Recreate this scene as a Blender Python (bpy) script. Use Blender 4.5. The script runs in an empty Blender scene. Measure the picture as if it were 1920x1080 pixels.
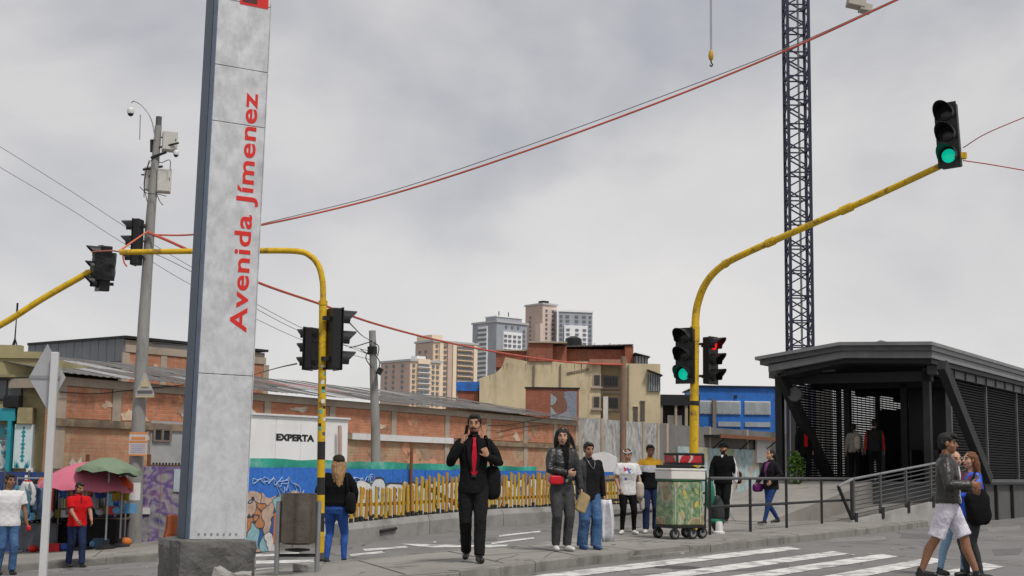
import bpy, bmesh, math, random
from mathutils import Vector, Matrix, noise
R = math.radians
random.seed(11)
scene = bpy.context.scene
C = scene.collection
V = Vector

# ------------------------------------------------------------------ camera
F = 2600.0                       # focal length in pixels of the 1920 px wide photograph
CAMZ = 1.3
PITCH = math.atan(340 / F); ROLL = R(0.8)
camd = bpy.data.cameras.new('camera'); cam = bpy.data.objects.new('camera', camd); C.objects.link(cam)
camd.sensor_width = 36; camd.lens = 36 * F / 1920; camd.clip_end = 6000; camd.clip_start = .1
CM = Matrix.Rotation(R(90) + PITCH, 3, 'X') @ Matrix.Rotation(ROLL, 3, 'Z')
cam.matrix_world = Matrix.Translation((0, 0, CAMZ)) @ CM.to_4x4()
scene.camera = cam

# ------------------------------------------------------------------ sky and sun
SUN_EL, SUN_AZ = R(58), R(35)     # sun high behind the camera, to the right
w = bpy.data.worlds.new('World'); scene.world = w; w.use_nodes = True
nt = w.node_tree; nt.nodes.clear()
def wn(t, **k):
    n = nt.nodes.new(t)
    for a, b in k.items(): setattr(n, a, b)
    return n
out = wn('ShaderNodeOutputWorld')
sky = wn('ShaderNodeTexSky', sky_type='NISHITA'); sky.sun_disc = False
sky.sun_elevation = SUN_EL; sky.sun_rotation = math.pi - SUN_AZ; sky.altitude = 2600; sky.dust_density = 2.0
bg1 = wn('ShaderNodeBackground'); bg1.inputs[1].default_value = .12
nt.links.new(sky.outputs[0], bg1.inputs[0])
tc = wn('ShaderNodeTexCoord'); sep = wn('ShaderNodeSeparateXYZ'); nt.links.new(tc.outputs['Generated'], sep.inputs[0])
def wmath(op, a, b):
    n = wn('ShaderNodeMath', operation=op)
    for i, q in enumerate((a, b)):
        if hasattr(q, 'is_output'): nt.links.new(q, n.inputs[i])
        else: n.inputs[i].default_value = q
    return n.outputs[0]
zz = wmath('ADD', wmath('MAXIMUM', sep.outputs[2], 0.0), .55)
cmb = wn('ShaderNodeCombineXYZ')
nt.links.new(wmath('DIVIDE', sep.outputs[0], zz), cmb.inputs[0]); nt.links.new(wmath('DIVIDE', sep.outputs[1], zz), cmb.inputs[1])
cmb.inputs[2].default_value = 15.5
n1 = wn('ShaderNodeTexNoise'); n1.inputs['Scale'].default_value = 2.1; n1.inputs['Detail'].default_value = 7; n1.inputs['Roughness'].default_value = .5; n1.inputs['Distortion'].default_value = .3
nt.links.new(cmb.outputs[0], n1.inputs['Vector'])
cr = wn('ShaderNodeValToRGB'); e = cr.color_ramp.elements
e[0].position = .36; e[0].color = (.42, .43, .475, 1); e[1].position = .64; e[1].color = (.79, .765, .745, 1)
m = cr.color_ramp.elements.new(.5); m.color = (.675, .66, .655, 1)
nt.links.new(n1.outputs[0], cr.inputs[0])
bg2 = wn('ShaderNodeBackground'); bg2.inputs[1].default_value = 1.0
hz_ = wn('ShaderNodeMapRange'); hz_.inputs['From Min'].default_value = 0.0; hz_.inputs['From Max'].default_value = .30; hz_.inputs['To Min'].default_value = .75; hz_.inputs['To Max'].default_value = 0.0; nt.links.new(sep.outputs[2], hz_.inputs[0])
hm = wn('ShaderNodeMixRGB'); nt.links.new(hz_.outputs[0], hm.inputs[0]); nt.links.new(cr.outputs[0], hm.inputs[1]); hm.inputs[2].default_value = (.77, .745, .72, 1)   # thin bright cloud low all round
nt.links.new(hm.outputs[0], bg2.inputs[0])
mx = wn('ShaderNodeMixShader'); mx.inputs[0].default_value = .93
nt.links.new(bg1.outputs[0], mx.inputs[1]); nt.links.new(bg2.outputs[0], mx.inputs[2]); nt.links.new(mx.outputs[0], out.inputs[0])
sl = bpy.data.lights.new('sun', 'SUN'); sl.energy = 2.6; sl.angle = R(10); sl.color = (1, .95, .88)
so = bpy.data.objects.new('sun', sl); C.objects.link(so)
sdir = V((math.sin(SUN_AZ) * math.cos(SUN_EL), -math.cos(SUN_AZ) * math.cos(SUN_EL), math.sin(SUN_EL)))
so.rotation_euler = sdir.to_track_quat('Z', 'Y').to_euler(); so.location = sdir * 60
vs = scene.view_settings; vs.view_transform = 'Standard'; vs.look = 'None'; vs.exposure = 0; vs.gamma = 1; vs.use_curve_mapping = False

# ------------------------------------------------------------------ pixel and ground helpers
def ray(px, py): return CM @ V(((px - 960) / F, (540 - py) / F, -1))
def P(px, py, Y):
    d = ray(px, py); return V((0, 0, CAMZ)) + d * (Y / d.y)
def g(x, y=0):
    t = -(x + .6); s = .5 * (t + math.sqrt(t * t + 1))
    return -.085 * min(s, 14)
def G(px, py, off=0.0):
    d = ray(px, py); k = 10.0
    for _ in range(60):
        p = V((0, 0, CAMZ)) + d * k
        k += (p.z - g(p.x) - off) / max(-d.z, 1e-3) * .8
    return V((0, 0, CAMZ)) + d * k
def kx(px, py=800):
    d = ray(px, py); return d.x / d.y
class Frame:
    """vertical plane through origin (x, y), running along dir; u runs along it, v behind it"""
    def __init__(s, o, d):
        s.o = V((o[0], o[1], 0)); s.d = V((d[0], d[1], 0)).normalized(); s.n = V((-s.d.y, s.d.x, 0))
        s.rz = math.atan2(s.d.y, s.d.x)
    def hit(s, px, py, v=0.0):
        r = ray(px, py); c = V((0, 0, CAMZ)); k = (s.o + s.n * v - c).dot(s.n) / r.dot(s.n)
        p = c + r * k; return (p - s.o).dot(s.d), p.z
    def W(s, u, v, z): return s.o + s.d * u + s.n * v + V((0, 0, z))

# ------------------------------------------------------------------ materials
MATS = {}
def mat(name, col, rough=.75, var=.12, scale=5, bump=.15, bscale=50, metal=0, spec=.35, dirt=None, emit=0, aniso=(1, 1, 1), trans=0, alpha=1, dscale=1.2, dlo=.5, dhi=.7):
    if name in MATS: return MATS[name]
    m = bpy.data.materials.new(name); m.use_nodes = True; t = m.node_tree; N = t.nodes; L = t.links
    b = N['Principled BSDF']; b.inputs['Roughness'].default_value = rough; b.inputs['Metallic'].default_value = metal
    b.inputs['Specular IOR Level'].default_value = spec
    tc = N.new('ShaderNodeTexCoord'); mp = N.new('ShaderNodeMapping'); mp.inputs['Scale'].default_value = aniso; L.new(tc.outputs['Object'], mp.inputs[0])
    oi = N.new('ShaderNodeObjectInfo')
    no = N.new('ShaderNodeTexNoise'); no.inputs['Scale'].default_value = scale; no.inputs['Detail'].default_value = 6; no.inputs['Roughness'].default_value = .62
    L.new(mp.outputs[0], no.inputs['Vector'])
    rp = N.new('ShaderNodeValToRGB'); rp.color_ramp.elements[0].position = .28; rp.color_ramp.elements[1].position = .72
    c = col
    rp.color_ramp.elements[0].color = tuple(max(0, q * (1 - var)) for q in c) + (1,)
    rp.color_ramp.elements[1].color = tuple(min(1, q * (1 + var)) for q in c) + (1,)
    L.new(no.outputs[0], rp.inputs[0]); colout = rp.outputs[0]
    if dirt:
        n2 = N.new('ShaderNodeTexNoise'); n2.inputs['Scale'].default_value = dscale; n2.inputs['Detail'].default_value = 8; n2.inputs['Roughness'].default_value = .68
        L.new(mp.outputs[0], n2.inputs['Vector'])
        r2 = N.new('ShaderNodeValToRGB'); r2.color_ramp.elements[0].position = dlo; r2.color_ramp.elements[1].position = dhi; L.new(n2.outputs[0], r2.inputs[0])
        mi = N.new('ShaderNodeMixRGB'); L.new(r2.outputs[0], mi.inputs[0]); L.new(colout, mi.inputs[1]); mi.inputs[2].default_value = tuple(dirt) + (1,); colout = mi.outputs[0]
    L.new(colout, b.inputs['Base Color'])
    if bump:
        n3 = N.new('ShaderNodeTexNoise'); n3.inputs['Scale'].default_value = bscale; n3.inputs['Detail'].default_value = 4; L.new(mp.outputs[0], n3.inputs['Vector'])
        bp = N.new('ShaderNodeBump'); bp.inputs['Strength'].default_value = bump; bp.inputs['Distance'].default_value = .02; L.new(n3.outputs[0], bp.inputs['Height']); L.new(bp.outputs[0], b.inputs['Normal'])
    if emit:
        b.inputs['Emission Color'].default_value = tuple(col) + (1,); b.inputs['Emission Strength'].default_value = emit
    if trans: b.inputs['Transmission Weight'].default_value = trans
    if alpha < 1: b.inputs['Alpha'].default_value = alpha
    MATS[name] = m; return m

def patch_mat(name, cols, scale=1.5, outline=None, rough=.6, base=None, zlo=None, zhi=None, dist=1.0, seed=0.0):
    """flat painted patches (graffiti, printed cloth): distorted cells in a handful of colours, dark outlines"""
    if name in MATS: return MATS[name]
    m = bpy.data.materials.new(name); m.use_nodes = True; t = m.node_tree; N = t.nodes; L = t.links; b = N['Principled BSDF']; b.inputs['Roughness'].default_value = rough
    tc = N.new('ShaderNodeTexCoord'); mp = N.new('ShaderNodeMapping'); mp.inputs['Location'].default_value = (seed, seed * .7, seed * 1.3); L.new(tc.outputs['Object'], mp.inputs[0])
    no = N.new('ShaderNodeTexNoise'); no.inputs['Scale'].default_value = scale * .8; no.inputs['Detail'].default_value = 2.5; L.new(mp.outputs[0], no.inputs['Vector'])
    ad = N.new('ShaderNodeVectorMath'); ad.operation = 'MULTIPLY_ADD'; L.new(no.outputs['Color'], ad.inputs[0]); ad.inputs[1].default_value = (dist,) * 3; L.new(mp.outputs[0], ad.inputs[2])
    vo = N.new('ShaderNodeTexVoronoi'); vo.inputs['Scale'].default_value = scale; L.new(ad.outputs[0], vo.inputs['Vector'])
    sp = N.new('ShaderNodeSeparateColor'); L.new(vo.outputs['Color'], sp.inputs[0])
    rp = N.new('ShaderNodeValToRGB'); rp.color_ramp.interpolation = 'CONSTANT'; el = rp.color_ramp.elements
    while len(el) < len(cols): el.new(.5)
    for i, c in enumerate(cols): el[i].position = i / len(cols); el[i].color = tuple(c) + (1,)
    L.new(sp.outputs[0], rp.inputs[0]); co = rp.outputs[0]
    if outline:
        ve = N.new('ShaderNodeTexVoronoi'); ve.feature = 'DISTANCE_TO_EDGE'; ve.inputs['Scale'].default_value = scale; L.new(ad.outputs[0], ve.inputs['Vector'])
        lt = N.new('ShaderNodeMath'); lt.operation = 'LESS_THAN'; lt.inputs[1].default_value = outline[1]; L.new(ve.outputs['Distance'], lt.inputs[0])
        mi = N.new('ShaderNodeMixRGB'); L.new(lt.outputs[0], mi.inputs[0]); L.new(co, mi.inputs[1]); mi.inputs[2].default_value = tuple(outline[0]) + (1,); co = mi.outputs[0]
    if base is not None:
        sx = N.new('ShaderNodeSeparateXYZ'); L.new(tc.outputs['Object'], sx.inputs[0])
        n4 = N.new('ShaderNodeTexNoise'); n4.inputs['Scale'].default_value = 1.6; n4.inputs['Detail'].default_value = 1.5; L.new(tc.outputs['Object'], n4.inputs['Vector'])
        ma = N.new('ShaderNodeMath'); ma.operation = 'MULTIPLY_ADD'; L.new(n4.outputs[0], ma.inputs[0]); ma.inputs[1].default_value = -(zhi - zlo) * 2; L.new(sx.outputs[2], ma.inputs[2])
        gt = N.new('ShaderNodeMath'); gt.operation = 'GREATER_THAN'; L.new(ma.outputs[0], gt.inputs[0]); gt.inputs[1].default_value = zlo - (zhi - zlo) * .5
        mi = N.new('ShaderNodeMixRGB'); L.new(gt.outputs[0], mi.inputs[0]); L.new(co, mi.inputs[1]); mi.inputs[2].default_value = tuple(base) + (1,); co = mi.outputs[0]
    n5 = N.new('ShaderNodeTexNoise'); n5.inputs['Scale'].default_value = 9; n5.inputs['Detail'].default_value = 5; L.new(tc.outputs['Object'], n5.inputs['Vector'])
    r5 = N.new('ShaderNodeValToRGB'); r5.color_ramp.elements[0].position = .3; r5.color_ramp.elements[0].color = (.6, .58, .55, 1); r5.color_ramp.elements[1].position = .6
    L.new(n5.outputs[0], r5.inputs[0])
    mu = N.new('ShaderNodeMixRGB'); mu.blend_type = 'MULTIPLY'; mu.inputs[0].default_value = .7; L.new(co, mu.inputs[1]); L.new(r5.outputs[0], mu.inputs[2])
    L.new(mu.outputs[0], b.inputs['Base Color']); MATS[name] = m; return m

def blotch_mat(name, cols, scale=3, rough=.6, dist=1.5, detail=5, seed=0.0, aniso=(1, 1, 1)):
    """soft printed or faded colours running into each other"""
    if name in MATS: return MATS[name]
    m = bpy.data.materials.new(name); m.use_nodes = True; t = m.node_tree; N = t.nodes; L = t.links; b = N['Principled BSDF']; b.inputs['Roughness'].default_value = rough
    tc = N.new('ShaderNodeTexCoord'); mp = N.new('ShaderNodeMapping'); mp.inputs['Location'].default_value = (seed, seed * .7, seed * 1.3); mp.inputs['Scale'].default_value = aniso; L.new(tc.outputs['Object'], mp.inputs[0])
    no = N.new('ShaderNodeTexNoise'); no.inputs['Scale'].default_value = scale; no.inputs['Detail'].default_value = detail; no.inputs['Roughness'].default_value = .55; no.inputs['Distortion'].default_value = dist; L.new(mp.outputs[0], no.inputs['Vector'])
    rp = N.new('ShaderNodeValToRGB'); el = rp.color_ramp.elements
    while len(el) < len(cols): el.new(.5)
    for i, c in enumerate(cols): el[i].position = .28 + .44 * i / (len(cols) - 1); el[i].color = tuple(c) + (1,)
    L.new(no.outputs[0], rp.inputs[0])
    n2 = N.new('ShaderNodeTexNoise'); n2.inputs['Scale'].default_value = scale * 5; n2.inputs['Detail'].default_value = 4; L.new(mp.outputs[0], n2.inputs['Vector'])
    r2 = N.new('ShaderNodeValToRGB'); r2.color_ramp.elements[0].position = .3; r2.color_ramp.elements[0].color = (.55, .55, .55, 1); r2.color_ramp.elements[1].position = .6; L.new(n2.outputs[0], r2.inputs[0])
    mu = N.new('ShaderNodeMixRGB'); mu.blend_type = 'MULTIPLY'; mu.inputs[0].default_value = .8; L.new(rp.outputs[0], mu.inputs[1]); L.new(r2.outputs[0], mu.inputs[2]); L.new(mu.outputs[0], b.inputs['Base Color'])
    MATS[name] = m; return m

def brick_mat(name, c1, c2, mortar, plaster, amount=.5, bw=.28, rh=.105, soot=(.10, .085, .07), pscale=.35):
    if name in MATS: return MATS[name]
    m = bpy.data.materials.new(name); m.use_nodes = True; t = m.node_tree; N = t.nodes; L = t.links; b = N['Principled BSDF']; b.inputs['Roughness'].default_value = .9; b.inputs['Specular IOR Level'].default_value = .2
    tc = N.new('ShaderNodeTexCoord'); sx = N.new('ShaderNodeSeparateXYZ'); L.new(tc.outputs['Object'], sx.inputs[0])
    su = N.new('ShaderNodeMath'); su.operation = 'ADD'; L.new(sx.outputs[0], su.inputs[0]); L.new(sx.outputs[1], su.inputs[1])
    cb = N.new('ShaderNodeCombineXYZ'); L.new(su.outputs[0], cb.inputs[0]); L.new(sx.outputs[2], cb.inputs[1])
    br = N.new('ShaderNodeTexBrick'); br.inputs['Scale'].default_value = 1; br.inputs['Brick Width'].default_value = bw; br.inputs['Row Height'].default_value = rh; br.inputs['Mortar Size'].default_value = .011; br.inputs['Mortar Smooth'].default_value = .3
    br.inputs['Color1'].default_value = tuple(c1) + (1,); br.inputs['Color2'].default_value = tuple(c2) + (1,); br.inputs['Mortar'].default_value = tuple(mortar) + (1,); br.inputs['Bias'].default_value = -.1
    L.new(cb.outputs[0], br.inputs['Vector'])
    def ns(sc, de, ro=.65):
        n = N.new('ShaderNodeTexNoise'); n.inputs['Scale'].default_value = sc; n.inputs['Detail'].default_value = de; n.inputs['Roughness'].default_value = ro; L.new(tc.outputs['Object'], n.inputs['Vector']); return n.outputs[0]
    def rmp(x, a, bb):
        r = N.new('ShaderNodeValToRGB'); r.color_ramp.elements[0].position = a; r.color_ramp.elements[1].position = bb; L.new(x, r.inputs[0]); return r.outputs[0]
    def mixc(f, a, c):
        i = N.new('ShaderNodeMixRGB'); L.new(f, i.inputs[0]); L.new(a, i.inputs[1])
        if hasattr(c, 'is_output'): L.new(c, i.inputs[2])
        else: i.inputs[2].default_value = tuple(c) + (1,)
        return i.outputs[0]
    v = mixc(rmp(ns(2.2, 7, .75), .35, .75), br.outputs[0], tuple(q * .62 for q in c1))
    pl = rmp(ns(pscale, 9, .62), 1 - amount - .03, 1 - amount + .05)
    pc = mixc(rmp(ns(3, 6), .35, .7), N.new('ShaderNodeRGB').outputs[0], tuple(q * .72 for q in plaster))
    for n in N:
        if n.type == 'RGB': n.outputs[0].default_value = tuple(plaster) + (1,)
    v = mixc(pl, v, pc)
    v = mixc(rmp(ns(.9, 9, .7), .54, .78), v, soot)
    st_ = N.new('ShaderNodeMapping'); st_.inputs['Scale'].default_value = (2.6, 2.6, .22); L.new(tc.outputs['Object'], st_.inputs[0]); sn = N.new('ShaderNodeTexNoise'); sn.inputs['Scale'].default_value = 1.6; sn.inputs['Detail'].default_value = 6; sn.inputs['Roughness'].default_value = .7; L.new(st_.outputs[0], sn.inputs['Vector'])
    v = mixc(rmp(sn.outputs[0], .58, .74), v, tuple(q * .45 for q in plaster))
    v = mixc(rmp(ns(1.7, 8, .75), .60, .70), v, tuple(min(1, q * 1.25) for q in plaster))
    L.new(v, b.inputs['Base Color'])
    bp = N.new('ShaderNodeBump'); bp.inputs['Strength'].default_value = .6; bp.inputs['Distance'].default_value = .015; bp.invert = True
    L.new(br.outputs['Fac'], bp.inputs['Height']); L.new(bp.outputs[0], b.inputs['Normal'])
    MATS[name] = m; return m

# ------------------------------------------------------------------ mesh builders
class MB:
    def __init__(s): s.v = []; s.f = []; s.mi = []
    def add(s, vs, fs, k=0):
        o = len(s.v); s.v += [V(q) for q in vs]; s.f += [tuple(i + o for i in q) for q in fs]; s.mi += [k] * len(fs); return s
    def box(s, c, size, rot=None, k=0, taper=1.0):
        c = V(c); h = V(size) / 2; vs = []
        for z in (-1, 1):
            for x, y in ((-1, -1), (1, -1), (1, 1), (-1, 1)):
                q = V((x * h.x, y * h.y, z * h.z))
                if z > 0: q.x *= taper; q.y *= taper
                vs.append(c + (rot @ q if rot else q))
        return s.add(vs, [(0, 3, 2, 1), (4, 5, 6, 7), (0, 1, 5, 4), (1, 2, 6, 5), (2, 3, 7, 6), (3, 0, 4, 7)], k)
    def bb(s, a, b, k=0):
        a = V(a); b = V(b); return s.box((a + b) / 2, (abs(b.x - a.x), abs(b.y - a.y), abs(b.z - a.z)), None, k)
    def prism(s, pts, off, k=0):
        """polygon pts extruded by vector off"""
        n = len(pts); off = V(off); vs = [V(p) for p in pts] + [V(p) + off for p in pts]
        return s.add(vs, [tuple(range(n))[::-1], tuple(range(n, 2 * n))] + [(i, (i + 1) % n, n + (i + 1) % n, n + i) for i in range(n)], k)
    def tube(s, pts, r, n=8, cap=True, k=0, flat=None):
        pts = [V(p) for p in pts]; m_ = len(pts); rr = r if isinstance(r, (list, tuple)) else [r] * m_
        t0 = (pts[1] - pts[0]).normalized(); up = V((0, 0, 1)) if abs(t0.z) < .9 else V((1, 0, 0))
        a = (up - t0 * up.dot(t0)).normalized(); vs = []
        for i, p in enumerate(pts):
            t = (pts[min(i + 1, m_ - 1)] - pts[max(i - 1, 0)]).normalized(); a = (a - t * a.dot(t)).normalized(); b = t.cross(a)
            for j in range(n):
                q = 2 * math.pi * j / n; vs.append(p + (a * math.cos(q) + b * math.sin(q) * (flat or 1)) * rr[i])
        fs = [(i * n + j, i * n + (j + 1) % n, (i + 1) * n + (j + 1) % n, (i + 1) * n + j) for i in range(m_ - 1) for j in range(n)]
        if cap: fs += [tuple(range(n))[::-1], tuple(range((m_ - 1) * n, m_ * n))]
        return s.add(vs, fs, k)
    def beam(s, a, b, wd, ht, k=0):
        a = V(a); b = V(b); t = (b - a).normalized(); up = V((0, 0, 1)) if abs(t.z) < .95 else V((0, 1, 0)); x = t.cross(up).normalized(); y = x.cross(t)
        rot = Matrix((x, t, y)).transposed(); return s.box((a + b) / 2, (wd, (b - a).length, ht), rot, k)
    def lathe(s, c, prof, n=20, k=0, rot=None):
        c = V(c); vs = []
        for r, z in prof:
            for j in range(n):
                q = V((r * math.cos(2 * math.pi * j / n), r * math.sin(2 * math.pi * j / n), z)); vs.append(c + (rot @ q if rot else q))
        m_ = len(prof); fs = [(i * n + j, i * n + (j + 1) % n, (i + 1) * n + (j + 1) % n, (i + 1) * n + j) for i in range(m_ - 1) for j in range(n)]
        fs += [tuple(range(n))[::-1], tuple(range((m_ - 1) * n, m_ * n))]
        return s.add(vs, fs, k)
    def ell(s, c, r, rot=None, k=0, n=14, m=9):
        c = V(c); vs = []
        for i in range(1, m):
            a = math.pi * i / m
            for j in range(n):
                q = V((r[0] * math.sin(a) * math.cos(2 * math.pi * j / n), r[1] * math.sin(a) * math.sin(2 * math.pi * j / n), -r[2] * math.cos(a))); vs.append(c + (rot @ q if rot else q))
        for z in (-1, 1): q = V((0, 0, z * r[2])); vs.append(c + (rot @ q if rot else q))
        lo = (m - 1) * n
        fs = [(i * n + j, i * n + (j + 1) % n, (i + 1) * n + (j + 1) % n, (i + 1) * n + j) for i in range(m - 2) for j in range(n)]
        fs += [(lo, (j + 1) % n, j) for j in range(n)] + [(lo + 1, (m - 2) * n + j, (m - 2) * n + (j + 1) % n) for j in range(n)]
        return s.add(vs, fs, k)
    def mesh(s, name, mats, smooth=False, inv=None):
        me = bpy.data.meshes.new(name)
        me.from_pydata([inv @ q if inv else q for q in s.v], [], s.f)
        for m_ in (mats if isinstance(mats, (list, tuple)) else [mats]): me.materials.append(m_)
        me.polygons.foreach_set('material_index', s.mi)
        if smooth: me.polygons.foreach_set('use_smooth', [True] * len(s.f))
        me.update(); return me
    def build(s, name, mats, parent=None, smooth=False, world=False, bevel=0):
        """world=True: the vertices are world points even though the part has a parent"""
        inv = parent_matrix(parent).inverted() if (world and parent) else None
        me = s.mesh(name, mats, smooth, inv)
        o = bpy.data.objects.new(name, me); C.objects.link(o)
        if parent: o.parent = parent
        if bevel:
            bv = o.modifiers.new('bevel', 'BEVEL'); bv.width = bevel; bv.segments = 2; bv.limit_method = 'ANGLE'
        if smooth:
            for p in me.polygons: pass
            try: me.set_sharp_from_angle(angle=R(38))
            except Exception: pass
        return o
def parent_matrix(o):
    m_ = Matrix.LocRotScale(o.location, o.rotation_euler, o.scale)
    return parent_matrix(o.parent) @ m_ if o.parent else m_
def thing(name, label, cat, loc=(0, 0, 0), rz=0, group=None):
    o = bpy.data.objects.new(name, None); C.objects.link(o); o.empty_display_size = .2
    o.location = loc; o.rotation_euler = (0, 0, rz); return tag(o, label, cat, group)
def tag(o, label=None, cat=None, group=None, kind=None):
    if label: o['label'] = label
    if cat: o['category'] = cat
    if group: o['group'] = group
    if kind: o['kind'] = kind
    return o
def one(mb, name, m_, label, cat, loc, rz=0, group=None, smooth=False, bevel=0):
    """a thing that is one mesh, its vertices given in world space, its origin at loc"""
    M_ = Matrix.Translation(loc) @ Matrix.Rotation(rz, 4, 'Z')
    me = mb.mesh(name, m_, smooth, M_.inverted()); o = bpy.data.objects.new(name, me); C.objects.link(o); o.location = loc; o.rotation_euler = (0, 0, rz)
    if smooth: me.set_sharp_from_angle(angle=R(38))
    if bevel: bv = o.modifiers.new('bevel', 'BEVEL'); bv.width = bevel; bv.segments = 2; bv.limit_method = 'ANGLE'
    return tag(o, label, cat, group)
def inst(me, name, parent, loc, rot=(0, 0, 0), scale=(1, 1, 1)):
    o = bpy.data.objects.new(name, me); C.objects.link(o); o.parent = parent; o.location = loc; o.rotation_euler = rot; o.scale = scale; return o
def bez(pts, n=8):
    """smooth polyline through points (Catmull-Rom)"""
    pts = [V(p) for p in pts]; out_ = []
    q = [pts[0] * 2 - pts[1]] + pts + [pts[-1] * 2 - pts[-2]]
    for i in range(1, len(q) - 2):
        for j in range(n):
            t = j / n; a, b, c, d = q[i - 1], q[i], q[i + 1], q[i + 2]
            out_.append(.5 * ((2 * b) + (c - a) * t + (2 * a - 5 * b + 4 * c - d) * t * t + (3 * b - a - 3 * c + d) * t ** 3))
    return out_ + [pts[-1]]
def text_mesh(txt, size, m_, name, parent, loc, rot, offset=0.0, depth=.002, xscale=1.0, spacing=1.0):
    cu = bpy.data.curves.new(name, 'FONT'); cu.body = txt; cu.size = size; cu.extrude = depth; cu.offset = offset; cu.resolution_u = 4; cu.space_character = spacing
    to = bpy.data.objects.new('tmp', cu); C.objects.link(to); dg = bpy.context.evaluated_depsgraph_get(); me = bpy.data.meshes.new_from_object(to.evaluated_get(dg)); bpy.data.objects.remove(to)
    me.materials.clear(); me.materials.append(m_)
    o = bpy.data.objects.new(name, me); C.objects.link(o); o.parent = parent; o.location = loc; o.rotation_euler = rot; o.scale = (xscale, 1, 1); return o
AX = V((.56, 1, 0)).normalized()      # the street's direction; most built things follow it
AXR = math.atan2(AX.y, AX.x)
# ================================================================== common materials
def ground_mat(name, col, speck, crack_scale, crack_w, patch, stain):
    m = bpy.data.materials.new(name); m.use_nodes = True; t = m.node_tree; N = t.nodes; L = t.links; b = N['Principled BSDF']; b.inputs['Roughness'].default_value = .88; b.inputs['Specular IOR Level'].default_value = .3
    tc = N.new('ShaderNodeTexCoord')
    def ns(sc, de, ro=.6, dist=0):
        n = N.new('ShaderNodeTexNoise'); n.inputs['Scale'].default_value = sc; n.inputs['Detail'].default_value = de; n.inputs['Roughness'].default_value = ro; n.inputs['Distortion'].default_value = dist; L.new(tc.outputs['Object'], n.inputs['Vector']); return n
    def rmp(x, a, bb, c0=(0, 0, 0), c1=(1, 1, 1)):
        r = N.new('ShaderNodeValToRGB'); r.color_ramp.elements[0].position = a; r.color_ramp.elements[1].position = bb; r.color_ramp.elements[0].color = tuple(c0) + (1,); r.color_ramp.elements[1].color = tuple(c1) + (1,); L.new(x, r.inputs[0]); return r.outputs[0]
    def mix(f, a, c, mode='MIX', fac=None):
        i = N.new('ShaderNodeMixRGB'); i.blend_type = mode
        if f is not None: L.new(f, i.inputs[0])
        else: i.inputs[0].default_value = fac
        L.new(a, i.inputs[1])
        if hasattr(c, 'is_output'): L.new(c, i.inputs[2])
        else: i.inputs[2].default_value = tuple(c) + (1,)
        return i.outputs[0]
    v = rmp(ns(.35, 6, .65, .6).outputs[0], .3, .7, tuple(q * .82 for q in col), tuple(q * 1.18 for q in col))
    v = mix(rmp(ns(.9, 7, .7, .3).outputs[0], .50, .72), v, patch)
    v = mix(rmp(ns(2.6, 8, .75).outputs[0], .60, .80), v, stain)
    v = mix(None, v, rmp(ns(140, 2).outputs[0], .3, .7, (1 - speck,) * 3, (1 + speck,) * 3), 'MULTIPLY', 1.0)
    vo = N.new('ShaderNodeTexVoronoi'); vo.feature = 'DISTANCE_TO_EDGE'; vo.inputs['Scale'].default_value = crack_scale
    wv = N.new('ShaderNodeVectorMath'); wv.operation = 'MULTIPLY_ADD'; L.new(ns(1.7, 5).outputs['Color'], wv.inputs[0]); wv.inputs[1].default_value = (.9, .9, .9); L.new(tc.outputs['Object'], wv.inputs[2]); L.new(wv.outputs[0], vo.inputs['Vector'])
    ck = rmp(vo.outputs['Distance'], crack_w * .3, crack_w, (1, 1, 1), (0, 0, 0)); mk = rmp(ns(.5, 3).outputs[0], .48, .56)
    mm = N.new('ShaderNodeMath'); mm.operation = 'MULTIPLY'; L.new(ck, mm.inputs[0]); L.new(mk, mm.inputs[1])
    v = mix(mm.outputs[0], v, tuple(q * .4 for q in col)); L.new(v, b.inputs['Base Color'])
    bp = N.new('ShaderNodeBump'); bp.inputs['Strength'].default_value = .45; bp.inputs['Distance'].default_value = .01; L.new(ns(90, 4).outputs[0], bp.inputs['Height']); L.new(bp.outputs[0], b.inputs['Normal'])
    MATS[name] = m; return m
asphalt = ground_mat('asphalt', (.168, .165, .162), .25, .40, .016, (.20, .194, .185), (.085, .083, .082))
concrete = ground_mat('concrete', (.235, .222, .205), .14, .5, .014, (.29, .276, .255), (.13, .122, .112))
kerbm = mat('kerb concrete', (.225, .215, .198), .9, .2, 3, .4, 50, dirt=(.11, .105, .10), dscale=1.7)
paint_white = mat('worn road paint', (.62, .62, .60), .75, .15, 5, .25, 80, dirt=(.20, .198, .195), dscale=2.6, dlo=.47, dhi=.62)
dark_metal = mat('dark grey steel', (.024, .025, .027), .55, .2, 4, .1, 40, metal=.3)
mid_metal = mat('mid grey steel', (.10, .102, .105), .5, .15, 4, .1, 40, metal=.3)
galv = mat('galvanised steel', (.30, .31, .32), .45, .15, 4, .1, 40, metal=.6)
black_plastic = mat('black plastic', (.012, .012, .013), .45, .2, 6, .05)
yellow_paint = mat('yellow paint', (.60, .38, .012), .55, .18, 5, .15, 40, dirt=(.16, .095, .03), dscale=7, dlo=.53, dhi=.68)
black_paint = mat('black paint', (.02, .02, .02), .55, .2, 5, .1)
glass_dark = mat('dark window glass', (.03, .035, .04), .12, .2, 2, 0, spec=.6)
glass_pale = mat('pale window glass', (.30, .33, .35), .2, .2, 2, 0, spec=.6)
blue_paint = mat('blue hoarding paint', (.025, .15, .52), .5, .12, 1.5, .1, 30, dirt=(.04, .09, .25), dscale=2)
white_paint = mat('white paint', (.66, .66, .66), .6, .06, 3, .05, 30, dirt=(.42, .41, .39), dscale=1.3, dlo=.55, dhi=.8)
grey_pole = mat('grey concrete pole', (.26, .26, .25), .85, .15, 4, .3, 60, dirt=(.16, .155, .15), dscale=3, aniso=(1, 1, .25))
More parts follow.
